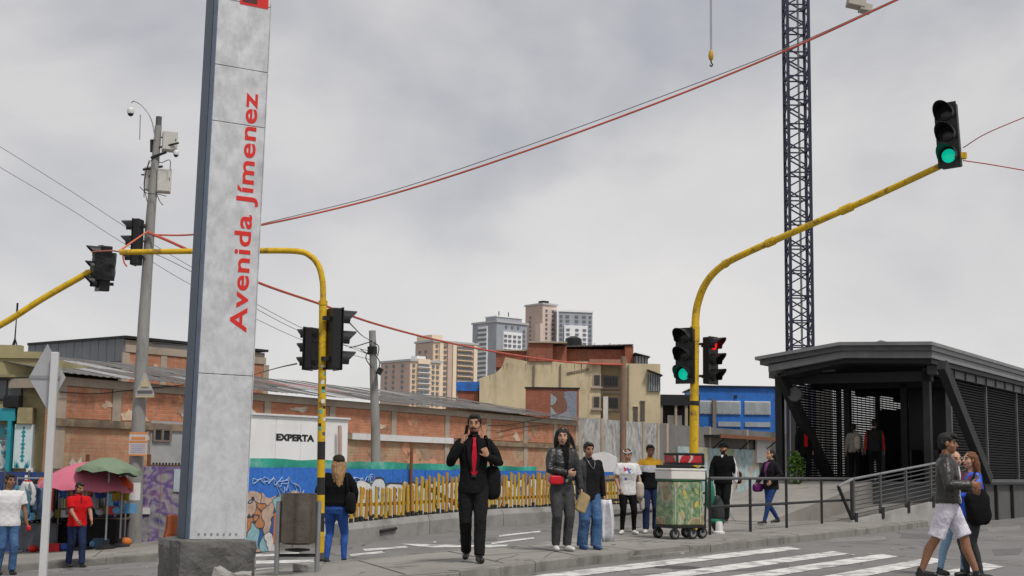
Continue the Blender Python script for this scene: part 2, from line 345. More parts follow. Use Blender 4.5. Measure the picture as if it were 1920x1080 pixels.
tan_plaster = mat('tan plaster', (.56, .47, .31), .9, .14, 1.0, .2, 30, dirt=(.36, .30, .20), dscale=.7, aniso=(1, 1, .5))
red_brick_flat = brick_mat('red brick', (.38, .125, .075), (.29, .09, .055), (.28, .20, .16), (.36, .14, .09), .28, .24, .09)
rust = mat('rust', (.17, .07, .035), .9, .3, 8, .3)

# ================================================================== ground
def axis_points(segs):
    r = []
    for a, b, n in segs: r += [a + (b - a) * i / n for i in range(n)]
    return r + [segs[-1][1]]
xs = axis_points([(-2500, -200, 6), (-200, -30, 10), (-30, 30, 100), (30, 200, 10), (200, 2500, 6)])
ys = axis_points([(-60, 0, 6), (0, 100, 25), (100, 3500, 12)])
mb = MB(); nx = len(xs)
mb.add([(x, y, g(x)) for y in ys for x in xs], [(j * nx + i, j * nx + i + 1, (j + 1) * nx + i + 1, (j + 1) * nx + i) for j in range(len(ys) - 1) for i in range(nx - 1)])
road = tag(mb.build('road', asphalt, smooth=True), 'grey worn asphalt road crossing the street corner', kind='structure')

def ground_poly(name, pts, off, m_, parent=None, skirt=0.0, step=.6):
    bm = bmesh.new(); bm.faces.new([bm.verts.new((p[0], p[1], 0)) for p in pts])
    x0 = min(p[0] for p in pts); x1 = max(p[0] for p in pts); x = math.ceil(x0 / step) * step
    while x < x1:
        if abs(x) < 32: bmesh.ops.bisect_plane(bm, geom=bm.verts[:] + bm.edges[:] + bm.faces[:], plane_co=(x, 0, 0), plane_no=(1, 0, 0))
        x += step
    bmesh.ops.recalc_face_normals(bm, faces=bm.faces)
    if bm.faces[:][0].normal.z < 0: bmesh.ops.reverse_faces(bm, faces=bm.faces)
    for v in bm.verts: v.co.z = g(v.co.x) + off
    if skirt:
        ed = [e for e in bm.edges if e.is_boundary]; r = bmesh.ops.extrude_edge_only(bm, edges=ed)
        for v in [q for q in r['geom'] if isinstance(q, bmesh.types.BMVert)]: v.co.z -= skirt
    bmesh.ops.triangulate(bm, faces=bm.faces)
    me = bpy.data.meshes.new(name); bm.to_mesh(me); bm.free(); me.materials.append(m_)
    o = bpy.data.objects.new(name, me); C.objects.link(o)
    if parent: o.parent = parent
    return o
SW = .14      # pavement height
KERB = [(-4.8, 12.2), (-3.0, 14.2), (-2.05, 16.0), (-.5, 16.72), (1.25, 19.9), (3.0, 22.6), (8.5, 31.9), (18.8, 51), (34, 78)]
BACK = [(60, 120), (24, 66), (5.4, 36), (1.7, 27.4), (.3, 22.0), (-2.4, 19.9), (-4.8, 18.4), (-6.4, 15.5)]
plaza = tag(ground_poly('pavement', KERB + BACK, SW, concrete, skirt=.4), 'grey concrete pavement in front of the bus station', kind='structure')
KERB2 = [(-40, 24.5), (-9.5, 26.5), (-6.7, 26.95), (-3.45, 27.9)]
side = tag(ground_poly('sidewalk', KERB2 + [(2.3, 37.3), (30, 84), (10, 95), (-40, 90)], SW, concrete, skirt=.4), 'pale concrete sidewalk under the street stalls', kind='structure')

def kerb_stones(line, parent, wd=.16, inward=1, h=SW + .006, L0=.92, drop=None, i0=0):
    pts = [V((a, b, 0)) for a, b in line]; cum = [0]
    for i in range(len(pts) - 1): cum.append(cum[-1] + (pts[i + 1] - pts[i]).length)
    def at(s):
        for i in range(len(pts) - 1):
            if s <= cum[i + 1] or i == len(pts) - 2:
                t = (s - cum[i]) / (cum[i + 1] - cum[i]); return pts[i].lerp(pts[i + 1], t), (pts[i + 1] - pts[i]).normalized()
    s = 0
    while s < cum[-1] - .1 and s < 60:
        L = min(L0 * random.uniform(.9, 1.1), cum[-1] - s); a, da = at(s + .008); b, _ = at(s + L - .008); d = (b - a).normalized(); nn = V((-d.y, d.x, 0)) * inward
        ha = h + random.uniform(-.006, .006); hb = h + random.uniform(-.006, .006)
        if drop and drop[0] < s + L / 2 < drop[1]: ha *= .55; hb *= .55
        o_ = -nn * (.012 + random.uniform(-.006, .006)); mb = MB()
        q = [a + o_, b + o_, b + nn * wd, a + nn * wd]; hh = [ha, hb, hb, ha]; ch = .025
        vs = [(p.x, p.y, g(p.x) - .12) for p in q] + [(p.x, p.y, g(p.x) + hh[i] - (ch if i < 2 else 0)) for i, p in enumerate(q)]
        vs += [tuple(V((p.x, p.y, g(p.x) + hh[i])) + nn * ch) for i, p in enumerate(q[:2])]
        mb.add(vs, [(0, 1, 5, 4), (4, 5, 9, 8), (8, 9, 6, 7), (1, 2, 6, 9, 5), (3, 0, 4, 8, 7), (2, 3, 7, 6)])
        mb.build('kerb_stone', kerbm, parent); s += L
kerb_stones(KERB, plaza, drop=(10.6, 12.6))
kerb_stones(list(reversed(BACK[2:])), plaza, inward=-1)
kerb_stones(KERB2, side)

# painted stripes
def stripe(c, name='crosswalk_stripe', off=.006):
    ground_poly(name, [tuple(G(*q)[:2]) for q in c], off, paint_white, road, step=.3)
for (ex, ey, bx_, by_, sl) in ((1477, 1025, 1503, 1030, -.100), (1562, 1034, 1592, 1039, -.112), (1652, 1039, 1684, 1044, -.112), (1745, 1046, 1777, 1052, -.112), (1845, 1056, 1884, 1063, -.115)):
    a = G(ex, ey); b = G(bx_, by_); d = V((.62, 1, 0)).normalized() * 11
    ground_poly('crosswalk_stripe', [a[:2], (a - d)[:2], (b - d)[:2], b[:2]], .006, paint_white, road, step=.5)
for c in ([(650, 1052), (826, 1040), (832, 1044), (652, 1059)], [(655, 1040), (716, 1034), (722, 1037), (658, 1044)], [(750, 1020), (870, 1023), (954, 1022), (940, 1028), (800, 1027)],
          [(480, 1052), (590, 1050), (590, 1055), (480, 1058)], [(480, 1066), (560, 1062), (562, 1067), (480, 1073)], [(920, 1018), (1000, 1008), (1003, 1010), (922, 1021)], [(935, 1004), (1012, 996), (1014, 998), (936, 1007)],
          [(480, 1040), (560, 1036), (562, 1040), (480, 1045)], [(680, 1030), (760, 1024), (765, 1027), (684, 1034)]):
    stripe(c, 'road_marking')

# slab joints, a manhole cover, litter
rk = random.Random(12)
for px0, py0, px1, py1, h_, tone in ((1330, 1060, 1480, 1056, 12, 0), (1560, 1010, 1660, 1006, 7, 1), (1690, 1000, 1800, 1003, 9, 0), (1850, 990, 1915, 985, 8, 1), (860, 1012, 930, 1008, 5, 0), (1180, 1068, 1260, 1066, 9, 1), (500, 1046, 560, 1043, 4, 0), (30, 1064, 120, 1066, 8, 1), (1860, 1030, 1918, 1028, 12, 0)):
    q = [G(px0, py0), G(px1, py1), G(px1 + rk.uniform(-8, 8), py1 + h_), G(px0 + rk.uniform(-8, 8), py0 + h_)]
    ground_poly('asphalt_patch', [v_[:2] for v_ in q], .0035, (mat('dark asphalt patch', (.125, .123, .12), .95, .25, 4, .4, 80, dirt=(.14, .138, .135), dscale=3), mat('pale asphalt patch', (.21, .205, .20), .95, .2, 4, .4, 80, dirt=(.15, .148, .145), dscale=3))[tone], road, step=.5)
def crack(px, py, n_, dx, dy, off_, par, w_=.006):
    pts2 = []
    for i_ in range(n_): pts2.append(G(px, py, off_)); px += dx * rk.uniform(.5, 1.5) + rk.uniform(-9, 9); py += dy * rk.uniform(.3, 1.6) + rk.uniform(-1.3, 1.3)
    for a_, b_ in zip(pts2[:-1], pts2[1:]):
        d_ = (b_ - a_); n2 = V((-d_.y, d_.x, 0)).normalized() * w_ * rk.uniform(.5, 1.5); ground_poly('crack', [(a_ + n2)[:2], (b_ + n2 * .7)[:2], (b_ - n2 * .7)[:2], (a_ - n2)[:2]], off_ + .0045, mat('crack dark', (.05, .048, .046), .95), par, step=.6)
for a in ((1540, 1022, 6, 32, -2.5), (1700, 1015, 6, 30, 1), (1380, 1068, 5, -40, 2), (1640, 1000, 5, 40, -1.5), (1180, 1062, 4, 30, 1)): crack(*a, 0.0, road)
for a in ((930, 1052, 5, 8, -3), (1020, 1046, 4, 14, -4), (760, 1066, 4, -18, -3), (1420, 1003, 4, 12, -4), (1190, 1016, 4, 24, -2), (1000, 1030, 5, 22, -1.5)): crack(*a, SW, plaza)
jm = mat('joint dirt', (.085, .08, .075), .95)
def joint(a, b, par, w_=.012):
    a = V((a[0], a[1], 0)); b = V((b[0], b[1], 0)); n_ = V((-(b - a).y, (b - a).x, 0)).normalized() * w_
    ground_poly('slab_joint', [(a + n_)[:2], (b + n_)[:2], (b - n_)[:2], (a - n_)[:2]], SW + .004, jm, par, step=.6)
for f, b in (((-2.3, 15.6), (-3.9, 18.8)), ((-1.2, 16.5), (-2.1, 19.8)), ((.0, 17.75), (-.9, 20.9)), ((.95, 19.5), (.3, 21.9)), ((1.9, 21.0), (.75, 23.6)), ((3.1, 22.9), (1.2, 25.4)), ((4.3, 24.9), (1.8, 27.6)), ((5.6, 27.1), (2.6, 29.6)), ((6.9, 29.3), (3.6, 31.9)), ((8.1, 31.4), (4.6, 34.2)), ((-1.5, 18.3), (.7, 20.7)), ((1.6, 23.2), (7.2, 32.8))): joint(f, b, plaza)
for x_ in (-14, -12, -10, -8, -6, -4.2): joint((x_, 27.1 + .1 * (x_ + 9)), (x_ - 1.5, 33.5), side)
c = G(1270, 1064); mb = MB().lathe((c.x, c.y, g(c.x)), [(.33, -.03), (.33, .004), (.27, .008)], 24)
o = mb.build('manhole_cover', mat('cast iron', (.06, .058, .056), .7, .3, 20, .6, 40), road); 
lit = random.Random(4)
for i in range(16):
    px = lit.choice((lit.uniform(480, 1900), lit.uniform(20, 330), lit.uniform(1100, 1750))); py = lit.uniform(1030, 1076) if px > 400 else lit.uniform(1046, 1076); c = G(px, py)
    for off_, pol in ((SW, (KERB, BACK)),): pass
    mb = MB(); a_ = lit.uniform(0, 3); s_ = lit.uniform(.02, .05); q = [(c.x + s_ * lit.uniform(.6, 1.2) * math.cos(a_ + k * 1.26), c.y + s_ * lit.uniform(.6, 1.2) * math.sin(a_ + k * 1.26), g(c.x) + SW * (0 if px > 1350 or px < 400 else 1) + .008 + lit.uniform(0, .012)) for k in range(5)]
    one(mb.prism(q, (0, 0, .004)), 'litter_scrap', (white_paint, mat('card pale', (.42, .38, .33), .8), mat('leaf brown', (.12, .08, .04), .9))[i % 3], 'small %s scrap of litter lying on the %s' % (('white', 'pale brown', 'dark brown')[i % 3], 'crossing road at right' if px > 1350 else 'left road by the kerb' if px < 400 else 'pavement at the kerb'), 'litter', tuple(c), group='litter scraps')

# ================================================================== brick warehouse
WF = Frame((-11.9, 36.0), (.536, 1))
wh = thing('brick_warehouse', 'long low brick warehouse with weathered corrugated roof behind the blue hoarding', 'building', (WF.o.x, WF.o.y, 0), WF.rz)
brick_up = brick_mat('warehouse brick', (.60, .25, .14), (.47, .175, .095), (.45, .33, .245), (.54, .38, .26), .38, pscale=.8)
brick_low = brick_mat('peeling brick', (.52, .25, .15), (.46, .29, .185), (.45, .34, .245), (.53, .39, .25), .48, pscale=.9)
frame_conc = mat('warehouse concrete', (.39, .33, .265), .9, .2, 2, .3, 40, dirt=(.23, .185, .15), dscale=1.0)
ZE = WF.hit(600, 747)[1]; ZL = WF.hit(600, 815)[1]
LEN = WF.hit(1083, 800)[0]; U0 = WF.hit(104, 760)[0]
MB().bb((U0, .0, -1.3), (LEN, .35, ZE)).build('wall', brick_low, wh)
pil_u = [U0 + .17] + [WF.hit(p, 760)[0] for p in (217, 352, 500, 622, 738, 838, 915, 985, 1040)] + [LEN - .15]
for i, u in enumerate(pil_u):
    MB().bb((u - .16, -.05, ZL - (.0 if i % 2 else 1.2)), (u + .16, .02, ZE - .12)).build('pilaster', frame_conc, wh)
for a, b in zip(pil_u[:-1], pil_u[1:]):
    MB().bb((a + .19, -.022, ZL + .12), (b - .19, .01, ZE - .26)).build('brick_panel', brick_up, wh)
MB().bb((U0, -.075, ZE - .24), (LEN, .01, ZE - .02)).build('eave_beam', frame_conc, wh)
led_dark = mat('stained ledge', (.25, .19, .13), .95, .4, 2, .4, 30, dirt=(.07, .06, .05), dscale=1.2)
u0 = WF.hit(655, 820)[0]
MB().bb((U0, -.11, ZL - .1), (u0, .0, ZL + .1)).build('ledge', led_dark, wh)
MB().bb((u0, -.14, ZL - .11), (WF.hit(845, 830)[0], .0, ZL + .11)).build('white_ledge', white_paint, wh)
MB().bb((WF.hit(845, 830)[0], -.10, ZL - .11), (LEN, .0, ZL + .06)).build('ledge', led_dark, wh)
def corr_sheet(wd, ln, m_, name='roof_sheet'):
    mb = MB(); n = 15
    vs = []
    for j in (0, 1):
        for i in range(n): vs.append((wd * i / (n - 1), ln * j, .012 * math.sin(i * math.pi / 1.75)))
    mb.add(vs, [(i, i + 1, n + i + 1, n + i) for i in range(n - 1)]); return mb.mesh(name, m_, True)
rm = [mat('roof grey %d' % i, c, .85, .3, 2.5, .3, 25, dirt=dd, dscale=1.4) for i, (c, dd) in enumerate((((.105, .102, .10), (.20, .195, .185)), ((.14, .137, .134), (.06, .058, .055)), ((.085, .082, .08), (.17, .165, .16)), ((.30, .30, .30), (.10, .095, .09)), ((.30, .10, .10), (.16, .13, .12))))]
sheets = [corr_sheet(1.08, 2.5, m_) for m_ in rm]
RISE = .165; n = int((LEN - U0 + .3) / 1.05)
for r in range(3):
    for i in range(n):
        k = random.choices(range(5), (5, 5, 4, 1.2, .0))[0]
        if r == 1 and 12 < i < 17: k = 4 if i % 2 else 3
        inst(sheets[k], 'roof_sheet', wh, (U0 - .1 + 1.05 * i + .02 * (r % 2), -.38 + r * 2.28, ZE + .04 + r * 2.28 * RISE - r * .03 + random.uniform(0, .03)), (math.atan(RISE) + random.uniform(-.008, .012), random.uniform(-.01, .01), random.uniform(-.012, .012)))
MB().bb((U0, .3, ZE - .3), (LEN, 6.5, ZE - .05)).build('roof_deck', frame_conc, wh)
MB().prism([(LEN, .36, -1), (LEN, 6.9, -1), (LEN, 6.9, ZE + .9), (LEN, .36, ZE - .06)], (-.25, 0, 0)).build('gable_wall', brick_low, wh)
# grey rendered bay with a window
a = WF.hit(284, 787, -.06); b = WF.hit(352, 872, -.06)
MB().bb((a[0], -.06, b[1]), (b[0] + .5, .02, a[1] - .02)).build('grey_bay', mat('grey render', (.33, .335, .34), .9, .12, 2, .2, dirt=(.24, .24, .24)), wh)
a = WF.hit(287, 795, -.08); b = WF.hit(320, 829, -.08)
wfr = MB().bb((a[0], -.12, a[1]), (b[0], -.065, a[1] - .14)).bb((a[0], -.12, b[1]), (b[0], -.065, b[1] + .05)).bb((a[0], -.12, b[1] + .05), (a[0] + .08, -.065, a[1] - .14)).bb((b[0] - .08, -.12, b[1] + .05), (b[0], -.065, a[1] - .14)).bb(((a[0] + b[0]) / 2 - .04, -.12, b[1] + .05), ((a[0] + b[0]) / 2 + .04, -.065, a[1] - .14)).build('window', mat('window frame brown', (.18, .14, .12), .8), wh)
MB().bb((a[0] + .04, -.085, b[1] + .03), (b[0] - .04, -.063, a[1] - .1)).build('pane', glass_dark, wfr)

# remnants of plaster and dark stains on the wall, a sagging wire
rp2 = random.Random(31); pms = [mat('plaster remnant', (.58, .45, .33), .95, .2, 4, .4, 30, dirt=(.40, .30, .22), dscale=3), mat('pale remnant', (.66, .58, .48), .95, .2, 4, .4, 30, dirt=(.45, .38, .3), dscale=3), mat('soot remnant', (.34, .23, .165), .95, .3, 4, .4, 30, dirt=(.3, .2, .15), dscale=3), mat('raw brick remnant', (.56, .28, .18), .95, .25, 6, .4, 30, dirt=(.46, .24, .16), dscale=4)]
for i in range(30):
    up_ = i % 2; uc = rp2.uniform(U0 + .5, LEN - .5); zc2 = rp2.uniform(ZL + .2, ZE - .4) if up_ else rp2.uniform(.9, ZL - .25); rw = rp2.uniform(.15, .55); rh2 = rp2.uniform(.08, .30) if up_ else rp2.uniform(.12, .5); q = []
    for j in range(15):
        a_ = 2 * math.pi * j / 15; r_ = 1 + .45 * rp2.uniform(-1, 1); q.append((min(LEN - .05, max(U0 + .05, uc + rw * r_ * math.cos(a_))), -.025 if up_ else -.004, min(ZE - .27 if up_ else ZL - .12, max(ZL + .13 if up_ else -.5, zc2 + rh2 * r_ * math.sin(a_)))))
    MB().prism(q[::-1], (0, -.006 - .002 * (i % 5), 0)).build('plaster_patch', pms[(0, 1, 2, 3, 0)[i % 5] if up_ else (1, 3, 2, 3, 0)[i % 5]], wh)
for pts2 in ([(112, 735), (180, 738), (250, 731), (345, 722)], [(915, 798), (950, 797), (1000, 788), (1050, 776)], [(930, 812), (985, 800), (1030, 796)]):
    q = [WF.hit(a_, b_, -.15) for a_, b_ in pts2]; MB().tube(bez([(u_, -.15, z2) for u_, z2 in q], 5), .014, 5).build('wall_wire', black_paint, wh)
# ---- metal clad building behind it
def corner_box(pxL, pxC, pxR, ytop, Y, alpha):
    c = P(pxC, ytop, Y); dr = V((math.cos(alpha), math.sin(alpha), 0)); dl = V((-math.sin(alpha), math.cos(alpha), 0))
    def ln(px, d): k = kx(px, ytop); return (k * c.y - c.x) / (d.x - k * d.y)
    return c, ln(pxL, dl), ln(pxR, dr)
c, L1, L2 = corner_box(57, 236, 499, 612, 53, R(52))
mc = thing('metal_clad_building', 'building with grey metal clad side and orange brick front rising behind the warehouse roof', 'building', (c.x, c.y, 0), R(52))
hz = c.z
MB().bb((0.02, 0.02, -1), (L2, L1, hz - .5)).build('wall', frame_conc, mc)
clad = mat('grey cladding', (.155, .17, .19), .6, .12, 1.5, .1, 20, dirt=(.15, .155, .16), dscale=.6)
n = 12
for i in range(n):
    for z0, z1 in ((2, hz - 1.35), (hz - 1.33, hz - .45)):
        MB().bb((-.05 - random.uniform(0, .01), L1 * i / n + .015, z0), (.02, L1 * (i + 1) / n - .015, z1)).build('cladding_panel', clad, mc)
ob = brick_mat('orange block', (.50, .22, .13), (.45, .185, .105), (.45, .36, .29), (.50, .40, .31), .22, .4, .2)
n = 4
for i in range(n):
    MB().bb((L2 * i / n + .2, -.03, 2), (L2 * (i + 1) / n - .1, .03, hz - 1.0)).build('brick_panel', ob, mc)
for i in range(n + 1): MB().bb((L2 * i / n - .1, -.06, 2), (L2 * i / n + .2, .03, hz - 1.0)).build('pilaster', frame_conc, mc)
MB().bb((0, -.08, hz - .98), (L2, .03, hz - .7)).build('ring_beam', frame_conc, mc)
MB().bb((-.1, -.15, hz - .46), (L2 + .05, L1, hz - .36)).build('roof', dark_metal, mc)
MB().bb((L2 * .18, .02, hz - .68), (L2 * .60, .3, hz - .48)).build('white_panel', white_paint, mc)
mb = MB()
for sx, sy in ((.2, .4), (.6, .4), (.2, .8), (.6, .8)): mb.tube([(L2 * .77 + sx, sy, hz - .36), (L2 * .77 + sx, sy, hz - .1)], .03, 5)
mb.lathe((L2 * .77 + .4, .6, hz - .1), [(.5, 0), (.52, .3), (.5, .62), (.3, .72)], 14); mb.build('water_tank', black_plastic, mc, True)

# ---- left edge olive house
Yh = 37.0; x0 = P(-140, 800, Yh).x; x1 = P(97, 800, Yh).x; zt = P(50, 672, Yh).z
oh = thing('olive_house', 'olive yellow house with stepped parapet and teal shopfront at the left edge', 'building', (x0, Yh, 0))
W_ = x1 - x0; olive = mat('olive plaster', (.33, .29, .16), .9, .15, 1.2, .25, 30, dirt=(.16, .14, .09), dscale=.8)
def ox(px): return P(px, 800, Yh).x - x0
def oz(py): return P(50, py, Yh).z
MB().bb((0, 0, -1.4), (W_, 6, zt)).build('wall', olive, oh)
for a, b, t in ((0, .45, .22), (.45, .72, .35), (.72, .88, .18), (.88, 1, .06)): MB().bb((W_ * a, -.06, zt), (W_ * b, .22, zt + t)).build('parapet_block', olive, oh)
MB().bb((ox(-140), -.12, oz(708)), (W_ + .04, .0, oz(703))).build('cornice', mat('olive trim', (.24, .22, .13), .9), oh)
wfr = MB().bb((ox(-60), -.05, oz(752)), (ox(38), -.003, oz(748))).bb((ox(-60), -.05, oz(714)), (ox(38), -.003, oz(710))).bb((ox(36), -.05, oz(748)), (ox(39), -.003, oz(714))).bb((ox(8), -.05, oz(748)), (ox(10), -.003, oz(714))).build('window', dark_metal, oh)
MB().bb((ox(-60), -.02, oz(748)), (ox(36), -.004, oz(714))).build('pane', glass_dark, wfr)
mb = MB().bb((ox(12), -.35, oz(765)), (ox(40), -.003, oz(743))); 
for i in range(5): mb.bb((ox(14 + i * 5), -.37, oz(763)), (ox(16 + i * 5), -.35, oz(746)))
mb.build('air_conditioner', dark_metal, oh)
MB().bb((ox(38), -.28, oz(795)), (ox(66), -.003, oz(765)) ).build('stone_corbel', olive, oh)
teal = mat('teal paint', (.02, .26, .32), .5, .15, 3, .1)
MB().bb((ox(-140), -.3, oz(790)), (ox(34), -.003, oz(767))).build('awning_fascia', teal, oh)
MB().bb((ox(22), -.32, oz(885)), (ox(29), -.003, oz(790))).build('teal_post', teal, oh)
post_m = patch_mat('poster teal', [(.55, .6, .6), (.05, .3, .36), (.5, .55, .56), (.12, .16, .18)], 5, seed=2)
MB().bb((ox(-40), -.06, oz(886)), (ox(21), -.003, oz(797))).build('poster_panel', post_m, oh)
pw_ = MB().bb((ox(33), -.2, oz(878)), (ox(67), -.003, oz(796))).build('sign_board', mat('pale teal board', (.58, .68, .70), .6, .08), oh)
mb = MB()
for i in range(9):
    yy = 803 + i * 7.5; r_ = 2.2 + 2.6 * abs(math.sin(i * 1.1)); xx = 50
    mb.prism([(ox(xx - r_), -.203, oz(yy)), (ox(xx), -.203, oz(yy + 4.5)), (ox(xx + r_), -.203, oz(yy)), (ox(xx), -.203, oz(yy - 4.5))], (0, -.004, 0))
for s_ in (-1, 1):
    for i in range(3): mb.prism([(ox(50 + s_ * (4 + i * 4)), -.203, oz(877)), (ox(50 + s_ * (8 + i * 3)), -.203, oz(866 - 3 * i)), (ox(50 + s_ * (11 + i * 1.4)), -.203, oz(877))], (0, -.004, 0))
mb.build('ornament', teal, pw_)
MB().bb((ox(60), -.25, oz(893)), (ox(72), -.003, oz(878))).build('awning_end', white_paint, oh)
# mast on the roof
mp_ = P(26, 660, Yh + 2.5); bz = zt
am = thing('antenna_mast', 'thin dark antenna mast standing on the olive house roof', 'antenna', (mp_.x, mp_.y, bz))
hh = P(29, 568, Yh + 2.5).z - bz
MB().tube([(0, 0, 0), (.02, 0, hh)], [.03, .012], 6).build('mast', dark_metal, am)
for a in (0, 2.1, 4.2): MB().beam((.28 * math.cos(a), .28 * math.sin(a), 0), (.01, 0, hh * .42), .03, .03).build('stay', dark_metal, am)
MB().tube([(.02, 0, hh * .8), (.02, 0, hh * 1.0)], .03, 6).build('aerial_rod', black_plastic, am)

# ================================================================== plinth, picket fence, hoarding
BF = Frame((-3.3, 28.0), (.53, .85))
bp = thing('concrete_plinth', 'low grey concrete barrier wall carrying the yellow pickets', 'barrier', (BF.o.x, BF.o.y, 0), BF.rz)
bl = 17.0; us = [0, 3, 6, 9, 12, 15, bl]
for i in range(len(us) - 1):
    a, b = us[i] + .012, us[i + 1] - .012; pa = BF.W(a, 0, 0); pb = BF.W(b, 0, 0); za, zb = g(pa.x), g(pb.x)
    mb = MB(); prof = [(0, -.1), (0, .28), (.06, .40), (.30, .40), (.36, .28), (.36, -.1)]
    vs = [(a, v_, za + z_) for v_, z_ in prof] + [(b, v_, zb + z_) for v_, z_ in prof]; k = len(prof)
    mb.add(vs, [tuple(range(k)), tuple(range(k, 2 * k))[::-1]] + [((i_ + 1) % k, i_, k + i_, k + (i_ + 1) % k) for i_ in range(k)]); mb.build('barrier_block', mat('plinth concrete', (.27, .265, .255), .9, .15, 2, .3, 50, dirt=(.15, .145, .14), dscale=1.1), bp)
MB().tube([BF.W(1.2, -.02, g(BF.W(1.2, 0, 0).x) + .18), BF.W(1.75, -.02, g(BF.W(1.75, 0, 0).x) + .20)], .035, 6).build('drain_slot', black_paint, bp, world=True)
pf = thing('picket_fence', 'yellow picket fence of uneven upright slats on the concrete barrier', 'fence', (BF.o.x, BF.o.y, 0), BF.rz)
picket_y = mat('yellow picket', (.50, .31, .03), .65, .2, 3, .15, 30, dirt=(.20, .13, .04), dscale=3)
picket_o = mat('ochre picket', (.40, .21, .04), .7, .2, 3, .15, 30)
u = .12; i = 0
while u < 16.6:
    p = BF.W(u, .18, 0); z0 = g(p.x) + .40; t = .84 + .10 * noise.noise(V((u * .9, 3, 0))) + random.uniform(-.05, .05)
    t *= .82 if u < 2.6 else 1
    tx = random.uniform(-.035, .035); mb = MB()
    mb.add([(u - .04, .16, z0), (u + .04, .16, z0), (u + .04, .185, z0), (u - .04, .185, z0), (u - .04 + tx, .16, z0 + t), (u + .04 + tx, .16, z0 + t - .03), (u + .04 + tx, .185, z0 + t - .03), (u - .04 + tx, .185, z0 + t)],
           [(0, 3, 2, 1), (4, 5, 6, 7), (0, 1, 5, 4), (1, 2, 6, 5), (2, 3, 7, 6), (3, 0, 4, 7)])
    mb.build('picket', random.choice((picket_y, picket_y, picket_o)), pf)
    mb = MB().bb((u - .046, .154, z0), (u + .046, .19, z0 + random.uniform(.03, .12))).build('picket_foot', black_paint, pf)
    u += .165 + random.uniform(-.025, .03)
    i += 1
for z_ in (.36,): MB().beam(BF.W(.05, .225, g(BF.W(0, 0, 0).x) + .4 + z_), BF.W(16.7, .225, g(BF.W(16.7, 0, 0).x) + .4 + z_), .03, .07).build('rail', picket_o, pf, world=True)
mb = MB().beam(BF.W(3.0, .24, .95), BF.W(4.5, .24, .45), .04, .09); mb.build('brace', mat('grey timber', (.20, .17, .13), .9), pf, world=True)

HF = Frame(tuple(BF.W(0, .8, 0)[:2]), (.53, .85))
hb = thing('blue_hoarding', 'blue painted hoarding with graffiti along its lower half behind the pickets', 'hoarding', (HF.o.x, HF.o.y, 0), HF.rz)
graf = patch_mat('graffiti white', [(.66, .66, .64), (.68, .62, .44), (.64, .64, .64), (.12, .30, .46), (.68, .68, .68), (.58, .34, .12), (.62, .58, .46), (.66, .66, .66)], 1.6, ((.08, .08, .09), .035), base=(.03, .165, .60), zlo=.92, zhi=1.10, dist=.5)
graf2 = patch_mat('graffiti faces', [(.10, .38, .48), (.45, .20, .09), (.60, .60, .60), (.03, .10, .3), (.05, .05, .05), (.25, .45, .5), (.5, .36, .28)], 2.6, ((.05, .05, .06), .03), base=(.03, .165, .60), zlo=.62, zhi=.9, dist=.7, seed=3)
ZH = 1.27; u = HF.hit(448, 900)[0]; HU0 = u; i = 0
while u < 17.5:
    L = 1.22; zz_ = g(HF.W(u, 0, 0).x)
    o = MB().bb((0, 0, zz_ + .05), (L - .012, .03, ZH + random.uniform(-.015, .015))).build('hoarding_panel', graf2 if u < .2 else graf, hb)
    o.location = (u, random.uniform(-.008, .008), 0); u += L; i += 1
for k in range(1, 9): MB().bb((-4 + k * 2.44, .03, g(HF.W(-4 + k * 2.44, 0, 0).x)), (-3.92 + k * 2.44, .11, ZH - .05)).build('post', mat('grey timber', (.2, .17, .13)), hb)
# sprayed bubble letters along the lower half
rl = random.Random(21); u = .5; lm = [mat('spray white', (.70, .70, .68), .6, .08, 3, .05, dirt=(.5, .49, .46)), mat('spray cream', (.68, .60, .40), .6, .1, 3, .05), mat('spray pale', (.60, .64, .66), .6, .1, 3, .05)]; lo_ = mat('spray outline', (.05, .055, .07), .6, .1)
while u < 14.5:
    w_ = rl.uniform(.26, .36); zb = .25; ztp = rl.uniform(.93, 1.06); zc_ = (zb + ztp) / 2; hh_ = (ztp - zb) / 2; ph = rl.uniform(0, 6)
    def blob(sc, y_, th):
        q = []
        for j in range(22):
            a = 2 * math.pi * j / 22; r_ = 1 + .10 * math.sin(3 * a + ph); q.append((u + (w_ + sc) * r_ * math.copysign(abs(math.cos(a)) ** .75, math.cos(a)), y_, zc_ + (hh_ + sc) * r_ * math.copysign(abs(math.sin(a)) ** .75, math.sin(a))))
        return MB().prism(q[::-1], (0, -th, 0))
    o = blob(.035, -.012, .004).build('painted_letter', lo_, hb); blob(-.01, -.0165, .004).build('letter_fill', rl.choice(lm), o)
    q = [(u + rl.uniform(-.04, .04) + .05 * math.cos(2 * math.pi * j / 10), -.021, zc_ + hh_ * .3 + .13 * math.sin(2 * math.pi * j / 10)) for j in range(10)]; MB().prism(q[::-1], (0, -.003, 0)).build('letter_counter', rl.choice((lo_, blue_paint, mat('spray orange', (.55, .22, .05), .6))), o)
    u += w_ * 1.85
